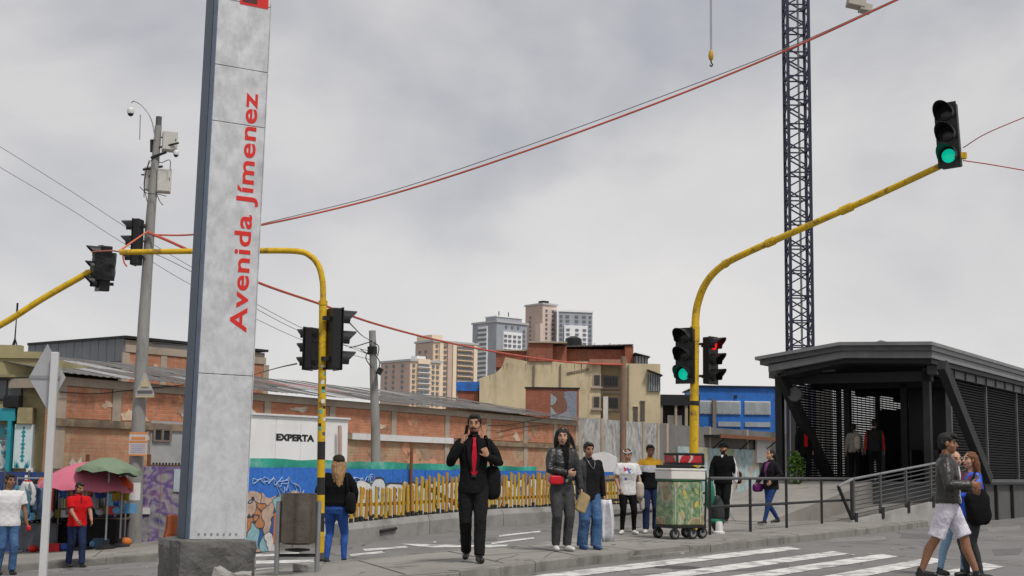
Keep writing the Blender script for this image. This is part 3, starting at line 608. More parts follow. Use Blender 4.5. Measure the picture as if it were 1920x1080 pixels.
# scribbled tags on the blue
tagm = mat('pale blue spray', (.35, .48, .66), .6, .1)
mb = MB()
def scrib(px0, px1, py0, py1, n, seed):
    rnd = random.Random(seed); pts = []
    for i in range(n):
        t = i / (n - 1); px = px0 + (px1 - px0) * t + rnd.uniform(-6, 6); py = rnd.uniform(py0, py1); q = HF.hit(px, py, -.016); pts.append((q[0], -.014, q[1]))
    pts = bez(pts, 4)
    mb.tube(pts, .009, 4, flat=1)
for i, a in enumerate(((470, 560, 892, 912, 16), (480, 545, 894, 910, 14), (520, 570, 905, 930, 14), (658, 690, 893, 905, 12), (640, 682, 894, 904, 12))): scrib(*a, i)
mb.build('sprayed_tag', tagm, hb)
q0 = HF.hit(697, 899, -.014); mb = MB().tube([(q0[0] + .11 * math.cos(a * .4), -.014, q0[1] + .11 * math.sin(a * .4)) for a in range(17)], .008, 4); mb.tube([(q0[0] + .05 * math.cos(a * .5), -.014, q0[1] + .07 * math.sin(a * .5)) for a in range(13)], .008, 4); mb.build('sprayed_spiral', tagm, hb)
# green mesh along the top
gm = mat('green shade cloth', (.04, .36, .26), .8, .15, 4, .3, 40, dirt=(.25, .45, .38), dscale=2)
mb = MB(); n = 60; vs = []
for i in range(n + 1):
    u = HU0 + (9 - HU0) * i / n; t = ZH + .03
    h_ = .15 * (1 - .55 * i / n) + .03 * noise.noise(V((u * 1.3, 0, 0)))
    vs += [(u, .10 + .02 * math.sin(u * 5), t - .12), (u, .08 + .03 * math.sin(u * 3.1), t + h_), (u, .13 + .03 * math.sin(u * 3.1), t + h_)]
mb.add(vs, [(3 * i + j, 3 * i + 3 + j, 3 * i + 4 + j, 3 * i + 1 + j) for i in range(n) for j in (0, 1)])
o = mb.build('shade_cloth', gm, None, True); o.location = (HF.o.x, HF.o.y, 0); o.rotation_euler = (0, 0, HF.rz); tag(o, 'green shade cloth strip tied along the top of the blue hoarding', 'cloth')
p = HF.W(HF.hit(767, 870)[0], -.06, 0)
one(MB().tube([(p.x, p.y, g(p.x)), (p.x, p.y, P(767, 840, p.y).z)], .035, 8), 'rusty_post', rust, 'rusty brown post standing up through the blue hoarding', 'post', (p.x, p.y, g(p.x)), smooth=True)

# ---- EXPERTA board
EF = Frame(tuple(HF.W(-1, 2.2, 0)[:2]), (.62, .8))
a = EF.hit(470, 777); b = EF.hit(653, 868)
ea, eb = EF.hit(470, 777)[0], EF.hit(653, 787)[0]; zt = EF.hit(560, 782)[1]
eb_ = thing('site_cabin', 'white site cabin panel lettered EXPERTA behind the hoarding', 'cabin', tuple(EF.W(ea, 0, g(EF.W(ea, 0, 0).x))), EF.rz)
z0 = g(EF.W(ea, 0, 0).x); L = eb - ea
n = 4
for i in range(n): MB().bb((L * i / n + .004, 0, .0), (L * (i + 1) / n - .004, .04, zt - z0)).build('wall_panel', mat('cabin white', (.80, .80, .80), .55, .04, 2, .04, dirt=(.68, .67, .66), dscale=1), eb_)
MB().bb((.02, .041, 0), (L - .02, 2.2, zt - z0 - .03)).build('cabin_body', white_paint, eb_)
MB().bb((-.03, -.05, zt - z0), (L + .03, 2.25, zt - z0 + .04)).build('roof', white_paint, eb_)
t0 = EF.hit(517, 825); t1 = EF.hit(593, 825); wd = t1[0] - t0[0]; ht = EF.hit(520, 813)[1] - t0[1]
text_mesh('EXPERTA', ht * 1.36, black_paint, 'lettering', eb_, (t0[0] - ea, -.006, t0[1] - z0), (R(90), 0, 0), offset=.010, xscale=wd / (ht * 1.36 * 4.42))
p = EF.W(EF.hit(630, 868)[0], -.25, 0); q = P(637, 798, p.y)
one(MB().tube([(p.x, p.y, g(p.x)), (p.x + (q.x - p.x) * .6, p.y, (g(p.x) + q.z) / 2), (q.x, p.y, q.z)], [.055, .05, .045], 8), 'timber_pole', mat('pale timber', (.42, .30, .24), .85, .2, 3, .2, aniso=(3, 3, .4)), 'pale timber pole leaning against the white site cabin', 'pole', (p.x, p.y, g(p.x)), smooth=True)

# ---- mural wall and rusty pole
MFm = Frame(P(1086, 783, 67)[:2], (.66, 1))
mw = thing('mural_wall', 'grey concrete yard wall with faded black and white mural panels', 'wall', (MFm.o.x, MFm.o.y, 0), MFm.rz)
zt = MFm.hit(1100, 784)[1]; mural = blotch_mat('faded mural', [(.16, .16, .16), (.34, .34, .335), (.46, .46, .45), (.26, .26, .255), (.48, .48, .47), (.38, .385, .38)], 1.0, .9, .5, 6, aniso=(1, 1, .5))
mur2 = mat('dark stained wall', (.17, .165, .16), .9, .25, 1, .3, 30, dirt=(.10, .095, .09), dscale=.5, aniso=(1, 1, .4))
edges = [MFm.hit(px, 800)[0] for px in (1086, 1128, 1170, 1206, 1233, 1250, 1330, 1400, 1476, 1540)]
for i in range(len(edges) - 1): MB().bb((edges[i] + .03, 0, -.3), (edges[i + 1] - .03, .25, zt)).build('wall_panel', mural if i < 4 else mur2, mw)
for e_ in edges: MB().bb((e_ - .12, -.06, -.3), (e_ + .12, .27, zt + .04)).build('pilaster', frame_conc, mw)
mcol = blotch_mat('colour mural', [(.22, .36, .42), (.42, .50, .50), (.36, .50, .54), (.45, .40, .35), (.34, .38, .22), (.42, .54, .57)], .5, .85, .5, 4)
ea_ = MFm.hit(1268, 840)[0]; eb2 = MFm.hit(1420, 850)[0]; n = 5
for i in range(n): MB().bb((ea_ + (eb2 - ea_) * i / n, -.12, -.2), (ea_ + (eb2 - ea_) * (i + 1) / n - .03, -.02, zt - 1.15)).build('painted_panel', mcol, mw)
wb = MFm.hit(1418, 818, -.2); wb2 = MFm.hit(1443, 868, -.2)
MB().bb((wb[0], -.25, wb2[1]), (wb2[0], -.13, wb[1])).build('white_notice', white_paint, mw)
# dark canopy in front of the wall
ca = MFm.hit(1350, 799, -1.0); cb_ = MFm.hit(1470, 812, -1.0)
can = thing('yard_canopy', 'flat dark canopy with rusty edge against the yard wall', 'canopy', tuple(MFm.W(ca[0], -1.0, zt - .55)), MFm.rz)
MB().bb((0, 0, 0), (cb_[0] - ca[0], 1.0, .12)).build('deck', dark_metal, can); MB().bb((-.05, -.08, -.05), (cb_[0] - ca[0] + .05, 0, .16)).build('edge_beam', rust, can)
for k in (0.1, .5, .9): MB().beam(((cb_[0] - ca[0]) * k, .06, 0), ((cb_[0] - ca[0]) * k, .98, -.7), .06, .06).build('strut', dark_metal, can)
p = P(1168, 880, 62); q = P(1175, 668, 62)
one(MB().tube([(p.x, p.y, g(p.x)), (p.x, p.y, q.z)], [.16, .12], 10), 'utility_pole', mat('brown timber', (.21, .14, .10), .85, .2, 2, .2), 'slim brown utility pole in front of the tan building', 'pole', (p.x, p.y, g(p.x)), smooth=True)
# white arched panel seen behind the pickets
p = P(1126, 870, 44)
mb = MB(); s_ = 2600 / 44.; pts = [(-.5, 0, 0), (.5, 0, 0), (.5, 0, .52), (.22, 0, .66), (.05, 0, .69), (-.2, 0, .64), (-.5, 0, .5)]
zb = g(p.x) + .15
one(mb.prism([(p.x + a, p.y, zb + 1.05 + c_) for a, b_, c_ in pts], (.03, .05, 0)).bb((p.x - .46, p.y + .01, zb), (p.x - .4, p.y + .05, zb + 1.06)).bb((p.x + .4, p.y + .01, zb), (p.x + .46, p.y + .05, zb + 1.06)), 'notice_board', white_paint, 'white arch topped notice board on two legs before the mural wall', 'sign', (p.x, p.y, zb))
# ================================================================== tan building
Yt = 82.0
def tx(px): return P(px, 780, Yt).x
def tz(py): return P(1100, py, Yt).z
tb = thing('tan_building', 'tan plastered house with red brick rooftop rooms and barred windows', 'building', (tx(898), Yt, 0))
ox0 = tx(898)
def tbx(px0, px1, py0, py1, v0, v1, name, m_, par=None): return MB().bb((tx(px0) - ox0, v0, tz(py1) if py1 is not None else -.5), (tx(px1) - ox0, v1, tz(py0))).build(name, m_, par or tb)
# left blank wall with a stepped top
pts = [(898, 712), (928, 702), (940, 690), (946, 672), (986, 679), (1104, 678)]
poly = [(tx(a) - ox0, 0, tz(b)) for a, b in pts] + [(tx(1104) - ox0, 0, -.5), (0, 0, -.5)]
MB().prism(poly, (0, 9, 0)).build('wall', tan_plaster, tb)
tbx(1104, 1126, 680, None, -.02, 9, 'wall', tan_plaster); tbx(1126, 1172, 681, None, 1.0, 9, 'wall', tan_plaster); tbx(1172, 1236, 682, None, -.6, 8, 'wall', tan_plaster)
tbx(1104, 1175, 674, 682, -.35, 9.1, 'parapet_ledge', mat('reddish ledge', (.33, .17, .12), .9), tb)
tbx(1126, 1172, 731, 736, .85, 1.0, 'string_course', frame_conc)
MB().prism([(tx(1062) - ox0, -.05, tz(699)), (tx(1104) - ox0, -.05, tz(690)), (tx(1104) - ox0, -.05, tz(694)), (tx(1062) - ox0, -.05, tz(703))], (0, .04, 0)).build('damp_band', led_dark, tb)
brk = red_brick_flat
tbx(928, 986, 659, 690, .3, 6, 'brick_room', brk); tbx(989, 1035, 644, 679, -.1, 5, 'brick_room', brk); tbx(1035, 1062, 648, 679, .4, 5, 'brick_room', brk); tbx(1062, 1174, 652, 681, 1.0, 7, 'brick_room', brk); tbx(1173, 1189, 646, 684, .6, 7, 'brick_room', brk)
n = 13
for i in range(n): MB().bb((tx(1062) - ox0 + i * (tx(1189) - tx(1062)) / n, .5, tz(652) + .1 + .012 * i), (tx(1062) - ox0 + (i + .96) * (tx(1189) - tx(1062)) / n, 7.2, tz(652) + .16 + .012 * i)).build('roof_sheet', rm[i % 3], tb)
tbx(989, 1062, 642, 644.5, -.25, 5.2, 'roof_slab', frame_conc); tbx(927, 987, 657, 659.5, .1, 6.2, 'roof_slab', frame_conc)
# rooftop glass lean-to
def glazed(px0, px1, py0, py1, v, n, rise=6):
    tbx(px0, px1, py0, py1, v + .05, v + 2.4, 'glazing_back', glass_pale)
    for i in range(n + 1):
        pxx = px0 + (px1 - px0) * i / n; tbx(pxx - .6, pxx + .6, py0, py1, v, v + .05, 'mullion', dark_metal)
    MB().prism([(tx(px0 - 2) - ox0, v - .3, tz(py0 - rise)), (tx(px1 + 4) - ox0, v - .3, tz(py0 + 1)), (tx(px1 + 4) - ox0, v - .3, tz(py0 + 3)), (tx(px0 - 2) - ox0, v - .3, tz(py0 - rise + 2))], (0, 3, 0)).build('lean_to_roof', dark_metal, tb)
glazed(1190, 1213, 667, 685, -.3, 4); glazed(1213, 1235, 702, 733, -.75, 5, 9)
grille = mat('window grille', (.08, .075, .07), .6)
def tb_window(px0, px1, py0, py1, v, nb=4):
    wz0, wz1, wx0, wx1 = tz(py1), tz(py0), tx(px0) - ox0, tx(px1) - ox0; f = .07
    o = MB().bb((wx0, v - .06, wz0), (wx1, v - .002, wz0 + f)).bb((wx0, v - .06, wz1 - f), (wx1, v - .002, wz1)).bb((wx0, v - .06, wz0 + f), (wx0 + f, v - .002, wz1 - f)).bb((wx1 - f, v - .06, wz0 + f), (wx1, v - .002, wz1 - f)).build('window', frame_conc, tb)
    MB().bb((wx0 + f, v - .025, wz0 + f), (wx1 - f, v - .003, wz1 - f)).build('pane', glass_dark, o)
    for i in range(nb):
        x_ = wx0 + (wx1 - wx0) * (i + 1) / (nb + 1); MB().bb((x_ - .018, v - .085, wz0 + f), (x_ + .018, v - .06, wz1 - f)).build('bar', grille, o)
    for i in (1, 2): z_ = wz0 + (wz1 - wz0) * i / 3; MB().bb((wx0 + f, v - .088, z_ - .015), (wx1 - f, v - .062, z_ + .015)).build('bar', grille, o)
    MB().bb((wx0 - .1, v - .14, wz0 - .1), (wx1 + .1, v - .002, wz0 - .003)).build('sill', frame_conc, o)
tb_window(1111.5, 1126, 701, 725, -.02, 5); tb_window(1131, 1163, 701, 725, 1.0, 5); tb_window(1111.5, 1125, 742, 766, -.02, 5); tb_window(1141, 1163, 742, 766, 1.0, 4)
for a, b, c_, d in ((1186, 1194, 763, 790), (1199, 1207, 752, 790)):
    o = tbx(a, b, c_, d, -.66, -.603, 'door', mat('door dark', (.10, .085, .07), .7)); tbx(a - 1, b + 1, c_ - 1.6, c_, -.70, -.603, 'lintel', frame_conc, o)
tbx(1132, 1141, 742, 786, .5, .99, 'cabinet', white_paint)
for px_, v_ in ((1000, -.03), (1050, -.03), (1176, -.63)):
    MB().tube([(tx(px_) - ox0, v_ - .05, -.3), (tx(px_) - ox0, v_ - .05, tz(684))], .05, 8).build('downpipe', mat('brown pipe', (.2, .17, .14)), tb)
strk = mat('rain streak', (.30, .25, .17), .95, .3, 3)
rs = random.Random(8)
for i in range(16):
    px_ = rs.uniform(905, 1100); ptop = 713 - min(1, max(0, (px_ - 898) / 50)) * 33 + 3; w_ = rs.uniform(.4, 1.2); h_ = rs.uniform(8, 26)
    MB().add([(tx(px_ - w_) - ox0, -.006, tz(ptop)), (tx(px_ + w_) - ox0, -.006, tz(ptop)), (tx(px_ + w_ * .3) - ox0, -.006, tz(ptop + h_)), (tx(px_ - w_ * .2) - ox0, -.006, tz(ptop + h_))], [(0, 3, 2, 1)]).build('rain_streak', strk, tb)
MB().lathe((tx(1080) - ox0, 4, tz(652)), [(.5, 0), (.55, .5), (.5, .9), (.2, 1.05)], 14).build('water_tank', black_plastic, tb, True)
for px_ in (1005, 1120, 1150): MB().tube([(tx(px_) - ox0, 3, tz(650)), (tx(px_) - ox0, 3, tz(634))], .025, 5).build('aerial', galv, tb)
# brick yard wall in front of it
yb = thing('brick_yard_wall', 'dark red brick wall stub with grey paint patch below the tan house', 'wall', (tx(983), 76, 0))
kk = 76 / Yt
MB().bb((0, 0, -.5), ((tx(1083) - tx(983)) * kk, .3, P(1030, 729, 76).z)).build('wall', red_brick_flat, yb)
MB().bb((1.3 * 1.05, -.02, 2.2), (2.8, -.002, P(1030, 733, 76).z)).build('painted_patch', patch_mat('grey tag', [(.28, .30, .34), (.20, .09, .06), (.32, .34, .38), (.22, .24, .3)], 1.5, dist=.9), yb)
MB().bb((-.05, -.06, P(1030, 729, 76).z), ((tx(1083) - tx(983)) * kk + .05, .36, P(1030, 726, 76).z)).build('coping', dark_metal, yb)
# blue tank roof behind
p0 = P(858, 740, 84); p1 = P(897, 716, 84)
bs = thing('blue_roof_shed', 'small shed with bright blue metal top behind the warehouse roof', 'shed', (p0.x, 84, 0))
MB().bb((0, 0, -.5), (p1.x - p0.x, 3, P(870, 733, 84).z)).build('wall', red_brick_flat, bs); MB().bb((-.1, -.1, P(870, 733, 84).z), (p1.x - p0.x + .05, 3.1, p1.z)).build('blue_top', blue_paint, bs)

# ---- dark shed and blue building at right
Yb = 98.
def bxx(px): return P(px, 770, Yb).x
def bz(py): return P(1380, py, Yb).z
bbd = thing('blue_building', 'bright blue flat roofed building with pale strip windows beyond the yard wall', 'building', (bxx(1310), Yb, 0)); b0 = bxx(1310)
def bbx(px0, px1, py0, py1, v0, v1, name, m_, par=None): return MB().bb((bxx(px0) - b0, v0, bz(py1) if py1 is not None else -.5), (bxx(px1) - b0, v1, bz(py0))).build(name, m_, par or bbd)
bbx(1310, 1459, 726, None, 0, 8, 'wall', blue_paint); bbx(1459, 1560, 722, None, -.3, 8, 'side_wall', mur2); bbx(1306, 1462, 723.5, 726, -.2, 8.2, 'roof_edge', dark_metal)
for a, b in ((1312, 1334), (1343, 1388), (1396, 1444)):
    o = bbx(a, b, 752, 777, -.1, -.003, 'window', white_paint); k = 3 if b - a > 30 else 2
    for i in range(k): bbx(a + 1 + (b - a - 1) * i / k, a + (b - a - 1) * (i + 1) / k, 754, 775.5, -.13, -.102, 'pane', glass_pale, o)
for a, b in ((1346, 1388), (1396, 1444)): bbx(a, b, 791, 800, -.1, -.003, 'window', glass_pale)
bbx(1335, 1341, 750, None, -.35, -.003, 'downpipe', mat('brown pipe', (.2, .17, .14)))
bbx(1377, 1382, 741, 746, -.12, -.003, 'vent', black_paint)
Yd = 92.
ds = thing('open_shed', 'dark open sided shed between the tan house and the blue building', 'shed', (P(1238, 770, Yd).x, Yd, 0)); d0 = P(1238, 770, Yd).x
def dbx(px0, px1, py0, py1, v0, v1, name, m_): return MB().bb((P(px0, 770, Yd).x - d0, v0, P(1270, py1, Yd).z if py1 else -.5), (P(px1, 770, Yd).x - d0, v1, P(1270, py0, Yd).z)).build(name, m_, ds)
dbx(1238, 1312, 740, 760, 0, 4, 'roof_band', dark_metal); dbx(1238, 1312, 760, None, 2.5, 4, 'back_wall', mat('shed dark', (.04, .04, .045)))
for a, b in ((1238, 1243), (1266, 1270), (1285, 1290), (1306, 1311)): dbx(a, b, 760, None, .1, .5, 'post', frame_conc)
dbx(1255, 1281, 778, None, .7, 1, 'white_door', white_paint)

# ================================================================== far towers
win_m = mat('tower window', (.13, .145, .165), .25, .3, .3, 0, spec=.5)
def wmesh(wd, ht, dp=.35): return MB().bb((-wd / 2, -dp, -ht / 2), (wd / 2, .02, ht / 2)).mesh('window', win_m)
def tower(label, pxL, pxC, pxR, ytop, Y, al, ml, mr, rows, storey, left=None, right=None, ztop=None):
    c, L1, L2 = corner_box(pxL, pxC, pxR, ytop, Y, al)
    t = thing('apartment_tower', label, 'tower', (c.x, c.y, 0), al, 'far apartment towers'); H = c.z
    MB().bb((0, 0, -3), (L2, L1, H)).build('tower_block', mr, t)
    MB().bb((-.25, .05, -3), (-.002, L1 - .05, H - .2)).build('side_cladding', ml, t)
    MB().bb((-.6, -.6, H), (L2 + .6, L1 + .6, H + .9)).build('parapet', mat('tower parapet', (.45, .45, .46), .8), t)
    return t, L1, L2, H
def face_windows(t, me, side, L, us, H, rows, st, z0=1.6):
    for r in range(rows):
        for u in us:
            if side == 'R': inst(me, 'window', t, (L * u, 0, H - z0 - st * r))
            else: inst(me, 'window', t, (-.25, L * (1 - u), H - z0 - st * r), (0, 0, R(-90)))
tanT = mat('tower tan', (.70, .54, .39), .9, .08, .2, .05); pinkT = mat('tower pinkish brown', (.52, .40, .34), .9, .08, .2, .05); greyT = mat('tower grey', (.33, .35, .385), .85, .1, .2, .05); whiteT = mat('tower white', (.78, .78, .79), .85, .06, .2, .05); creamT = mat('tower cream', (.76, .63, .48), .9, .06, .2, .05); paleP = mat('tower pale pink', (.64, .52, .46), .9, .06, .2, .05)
YT = 560.
wA = wmesh(1.2, 1.15); wB = wmesh(1.75, 1.1)
def slab(t, u0, u1, z0, z1, L, m_, name='bay', dp=1.2): MB().bb((L * u0, -dp, z0), (L * u1, -.01, z1)).build(name, m_, t)
# lowest tan block
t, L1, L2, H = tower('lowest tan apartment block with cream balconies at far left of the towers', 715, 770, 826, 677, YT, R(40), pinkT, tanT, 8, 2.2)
slab(t, .22, .62, -3, H + 1.2, L2, creamT, dp=.8)
for r in range(8):
    for k in range(3):
        x_ = L2 * (.26 + .13 * k); inst(wB, 'window', t, (x_, -.8, H - 1.4 - 2.2 * r))
    inst(wA, 'window', t, (L2 * .75, 0, H - 1.6 - 2.2 * r)); inst(wA, 'window', t, (L2 * .9, 0, H - 1.6 - 2.2 * r)); inst(wA, 'window', t, (L2 * .1, 0, H - 1.6 - 2.2 * r))
    MB().bb((L2 * .2, -1.5, H - 2.35 - 2.2 * r), (L2 * .64, -.79, H - 2.05 - 2.2 * r)).build('balcony_slab', whiteT, t)
face_windows(t, wA, 'L', L1, (.2, .45, .75), H, 7, 2.2)
MB().bb((L2 * .25, 1, H), (L2 * .55, 5, H + 2.4)).build('roof_room', whiteT, t)
# tall tan block
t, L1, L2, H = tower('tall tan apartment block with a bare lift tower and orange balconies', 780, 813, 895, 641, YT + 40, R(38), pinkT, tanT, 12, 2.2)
for u0, u1 in ((.12, .2), (.30, .40), (.42, .50), (.9, .98)): slab(t, u0, u1, -3, H - .4, L2, creamT if u0 != .3 else pinkT, 'pier', .9)
for r in range(13):
    for u in (.25, .55, .63, .71, .79, .86): inst(wB, 'window', t, (L2 * u, 0, H - 1.7 - 2.3 * r))
    inst(wA, 'window', t, (L2 * .07, 0, H - 1.7 - 2.3 * r))
    MB().bb((L2 * .52, -1.1, H - 2.9 - 2.3 * r), (L2 * .88, -.02, H - 2.5 - 2.3 * r)).build('balcony_slab', tanT, t)
face_windows(t, wA, 'L', L1, (.25, .6), H, 11, 2.3, 4)
MB().bb((-.5, L1 * .05, H), (L2 * .22, L1 * .9, H + 3.2)).build('lift_tower', creamT, t)
MB().bb((L2 * .62, 2, H + .9), (L2 * .98, 8, H + 1.4)).bb((L2 * .64, 2.2, H), (L2 * .66, 2.5, H + .9)).bb((L2 * .94, 2.2, H), (L2 * .96, 2.5, H + .9)).build('roof_pergola', whiteT, t)
# grey and white block
t, L1, L2, H = tower('grey and white apartment tower with a white window grid in the middle of the towers', 887, 932, 988, 604, YT + 90, R(40), greyT, greyT, 14, 2.2)
slab(t, .18, .80, -3, H - 4.2, L2, whiteT, 'white_grid', 1.0)
for r in range(14):
    for u in (.24, .38, .54, .70): inst(wB, 'window', t, (L2 * u, -1.0, H - 6.2 - 2.25 * r))
    inst(wA, 'window', t, (L2 * .9, 0, H - 3.2 - 2.25 * r))
for u in (.3, .5, .7): inst(wA, 'window', t, (L2 * u, 0, H - 1.8))
MB().bb((-1.0, L1 * .35, -3), (-.26, L1 * .72, H - 1.5)).build('white_frame', whiteT, t)
for r in range(15):
    for u in (.33, .42, .50, .59): inst(wB, 'window', t, (-1.0, L1 * (1 - u), H - 3.2 - 2.25 * r), (0, 0, R(-90)))
MB().bb((L2 * .1, L1 * .15, H), (L2 * .95, L1 * .6, H + 3.0)).build('penthouse', greyT, t); MB().bb((L2 * .08, L1 * .13, H + 3.0), (L2 * .97, L1 * .62, H + 3.5)).build('penthouse_roof', whiteT, t)
for u in (.3, .62): MB().tube([(L2 * u, L1 * .3, H + 3.5), (L2 * u, L1 * .3, H + 6)], .25, 5).build('roof_mast', dark_metal, t)
# tallest pink and grey block
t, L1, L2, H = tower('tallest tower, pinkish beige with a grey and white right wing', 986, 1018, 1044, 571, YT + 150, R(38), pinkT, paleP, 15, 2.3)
face_windows(t, wA, 'R', L2, (.25, .7), H, 16, 2.35, 3); face_windows(t, wA, 'L', L1, (.3,), H, 14, 2.35, 6)
MB().bb((-2.2, -.8, -3), (-.3, 3.5, H - 10)).build('lower_bay', paleP, t)
dx = L2 - .02; c2, _, L3 = corner_box(1040, 1044, 1111, 584, YT + 150, R(12))
wing = MB().bb((0, 0, -3), (L3, 14, c2.z)).build('grey_wing', greyT, t); wing.matrix_parent_inverse = Matrix.Identity(4)
wing.matrix_basis = Matrix.LocRotScale(t.location, t.rotation_euler, None).inverted() @ Matrix.Translation((c2.x, c2.y, 0)) @ Matrix.Rotation(R(12), 4, 'Z')
Hw = c2.z
MB().bb((-.3, -.5, Hw), (L3 + .3, 14.3, Hw + 1.0)).build('parapet', whiteT, wing)
MB().bb((L3 * .2, -1.2, -3), (L3 * .85, -.01, Hw - 7)).build('white_grid', whiteT, wing)
MB().bb((0, -.8, -3), (L3 * .04, -.01, Hw)).build('pier', whiteT, wing)
for r in range(16):
    for u in (.3, .55, .76):
        inst(wB, 'window', wing, (L3 * u, -1.2 if r > 2 else 0, Hw - 2.3 - 2.35 * r))
    inst(wA, 'window', wing, (L3 * .12, 0, Hw - 2.3 - 2.35 * r)); inst(wA, 'window', wing, (L3 * .93, 0, Hw - 2.3 - 2.35 * r))
MB().bb((L2 * .2, 2, H), (L2 * .6, 6, H + 2.4)).build('roof_plant', dark_metal, t)

# ================================================================== bus station
SO = P(1418, 790, 39.5); SF = Frame((SO.x, SO.y), (.84, -.54))
Wd = 5.0; PZ = 1.05
st = thing('bus_station', 'dark steel bus station with a pitched overhanging roof, louvred sides and open front', 'station', (SO.x, SO.y, 0), SF.rz)
MB().bb((.35, -.2, -.1), (Wd, 42, PZ)).build('platform', mat('platform concrete', (.10, .10, .10), .85, .15, 2, .2), st)
MB().bb((.30, -.26, PZ), (Wd + .08, 42, PZ + .06)).build('platform_edge', mid_metal, st)
roofm = mat('station roof steel', (.21, .215, .22), .55, .12, 2, .1, 30, metal=.2, dirt=(.16, .16, .16), dscale=.8)
zr = lambda px, py: SF.hit(px, py, -1.4)
a, b, c_ = zr(1415, 669), zr(1573, 641), zr(1747, 640)
sec = [(a[0], a[1]), (b[0], b[1]), (c_[0], c_[1] + .0)]
def shell(sec, dz0, dz1, w0, w1, name, m_, par=st, ins=0):
    top = [(u, z + dz0) for u, z in sec]; bot = [(u, z + dz1) for u, z in reversed(sec)]
    q = top + bot; q[0] = (q[0][0] + ins, q[0][1]); q[-1] = (q[-1][0] + ins, q[-1][1]); k = len(sec); q[k - 1] = (q[k - 1][0] - ins * .3, q[k - 1][1]); q[k] = (q[k][0] - ins * .3, q[k][1])
    return MB().prism([(u, w0, z) for u, z in q], (0, w1 - w0, 0)).build(name, m_, par)
for i in range(14): shell(sec, 0, -.09, -1.4 + i * 3.1, -1.4 + (i + 1) * 3.1 - .02, 'roof_panel', roofm)
shell(sec, -.09, -.22, -1.28, 42, 'roof_fascia', mid_metal, ins=.10)
shell(sec, -.22, -.40, -1.12, 42, 'roof_fascia', roofm, ins=.28)
shell(sec, -.40, -.52, -.9, 42, 'ceiling', dark_metal, ins=.55)
# raking columns
def rake(p, q, name='raking_column'): MB().beam(p, q, .22, .30).build(name, dark_metal, st, world=True)
rake(P(1462, 700, 38.8), P(1563, 915, 40.6)); rake(P(1766, 684, 35.6), P(1853, 900, 38.4))
MB().tube([P(1462, 700, 38.8), P(1462, 690, 38.8)], .1, 6).build('column_head', dark_metal, st, world=True)
# side frames, louvres
zl0, zl1 = PZ + .12, 3.95
ls = MB().box((0, 0, 0), (.10, 3.78, .028), Matrix.Rotation(R(28), 3, 'Y')).mesh('louvre_slat', dark_metal)
ls2 = MB().box((0, 0, 0), (.06, 3.78, .052), Matrix.Rotation(R(20), 3, 'Y')).mesh('louvre_slat', dark_metal)
posts = [1.7 + 3.85 * i for i in range(7)]
for side_u, nb in ((Wd - .06, 4), (.45, 4)):
    for i, w_ in enumerate(posts[:6]): MB().bb((side_u - .06, w_ - .05, PZ + .06), (side_u + .09, w_ + .05, zl1 + .25)).build('side_post', mid_metal, st)
    for i in range(nb):
        w_ = posts[i] + 1.925; n = 36
        for k in range(n): inst(ls if side_u > 1 else ls2, 'louvre_slat', st, (side_u, w_, zl0 + (zl1 - zl0) * (k + .5) / n))
        if side_u < 1:
            for k in range(9): MB().bb((side_u - .03, posts[i] + .2 + k * .42, zl0), (side_u - .015, posts[i] + .23 + k * .42, zl1)).build('mesh_bar', dark_metal, st)
    MB().bb((side_u - .1, .1, zl1 + .02), (side_u + .16, 42, zl1 + .30)).build('side_beam', mid_metal, st)
    for k in range(16): MB().bb((side_u + .161, .6 + k * 1.15, zl1 + .03), (side_u + .20, .65 + k * 1.15, zl1 + .62)).build('stiffener', mid_metal, st)
MB().bb((Wd - .25, .1, zl1 + .33), (Wd + .1, 42, zl1 + .60)).build('gutter', roofm, st)
MB().bb((Wd - .12, 1.6, PZ + .062), (Wd + .16, 40, PZ + .16)).build('side_sill', mid_metal, st)
for k in range(10): MB().bb((Wd + .002, .2 + 2.0 * k, -.1), (Wd + .10, .32 + 2.0 * k, PZ - .02)).build('plinth_rib', dark_metal, st)
# inner columns, cross beams, gate line
for u in (1.6, 3.3): MB().bb((u - .09, 3.0, PZ + .06), (u + .09, 3.2, zl1)).build('inner_column', dark_metal, st)
MB().bb((.45, .3, PZ + .06), (.65, .5, zl1 + .2)).build('front_post', dark_metal, st); MB().bb((Wd - .35, .3, PZ + .06), (Wd - .17, .5, zl1 + .2)).build('front_post', dark_metal, st)
for w_ in (.3, 3, 7, 11, 15): MB().bb((.5, w_, zl1 - .15), (Wd - .1, w_ + .16, zl1 + .12)).build('cross_beam', dark_metal, st)
MB().lathe((1.15, .1, zl1 - .45), [(.2, 0), (.22, .05), (.2, .1)], 18, rot=Matrix.Rotation(R(90), 3, 'X')).build('round_speaker', mid_metal, st)
for k in range(4):
    o = MB().bb((1.2 + .8 * k, 4.6, PZ + .06), (1.42 + .8 * k, 6.0, PZ + 1.0)).build('turnstile', mid_metal, st)
MB().bb((.6, 9, PZ + .06), (2.1, 11, zl1 - .5)).build('ticket_booth', dark_metal, st)
MB().bb((2.7, 5.5, PZ + .06), (Wd - .15, 30, zl1 + .1)).build('shade_block', mat('station shade black', (.02, .022, .025), .3), st)  # black block added so the right half of the interior reads as deep shade
MB().bb((.3, 17.2, PZ), (2.7, 17.4, zl1 + .3)).build('shade_screen', dark_metal, st)  # added screen across the hall, darkens what shows of the interior
for u_, w_ in ((2.1, -.2), (3.2, 1.6), (2.6, 5)):
    MB().bb((u_ - .3, w_, zl1 + .14), (u_ + .3, w_ + .12, zl1 + .19)).build('ceiling_lamp', mid_metal, st)
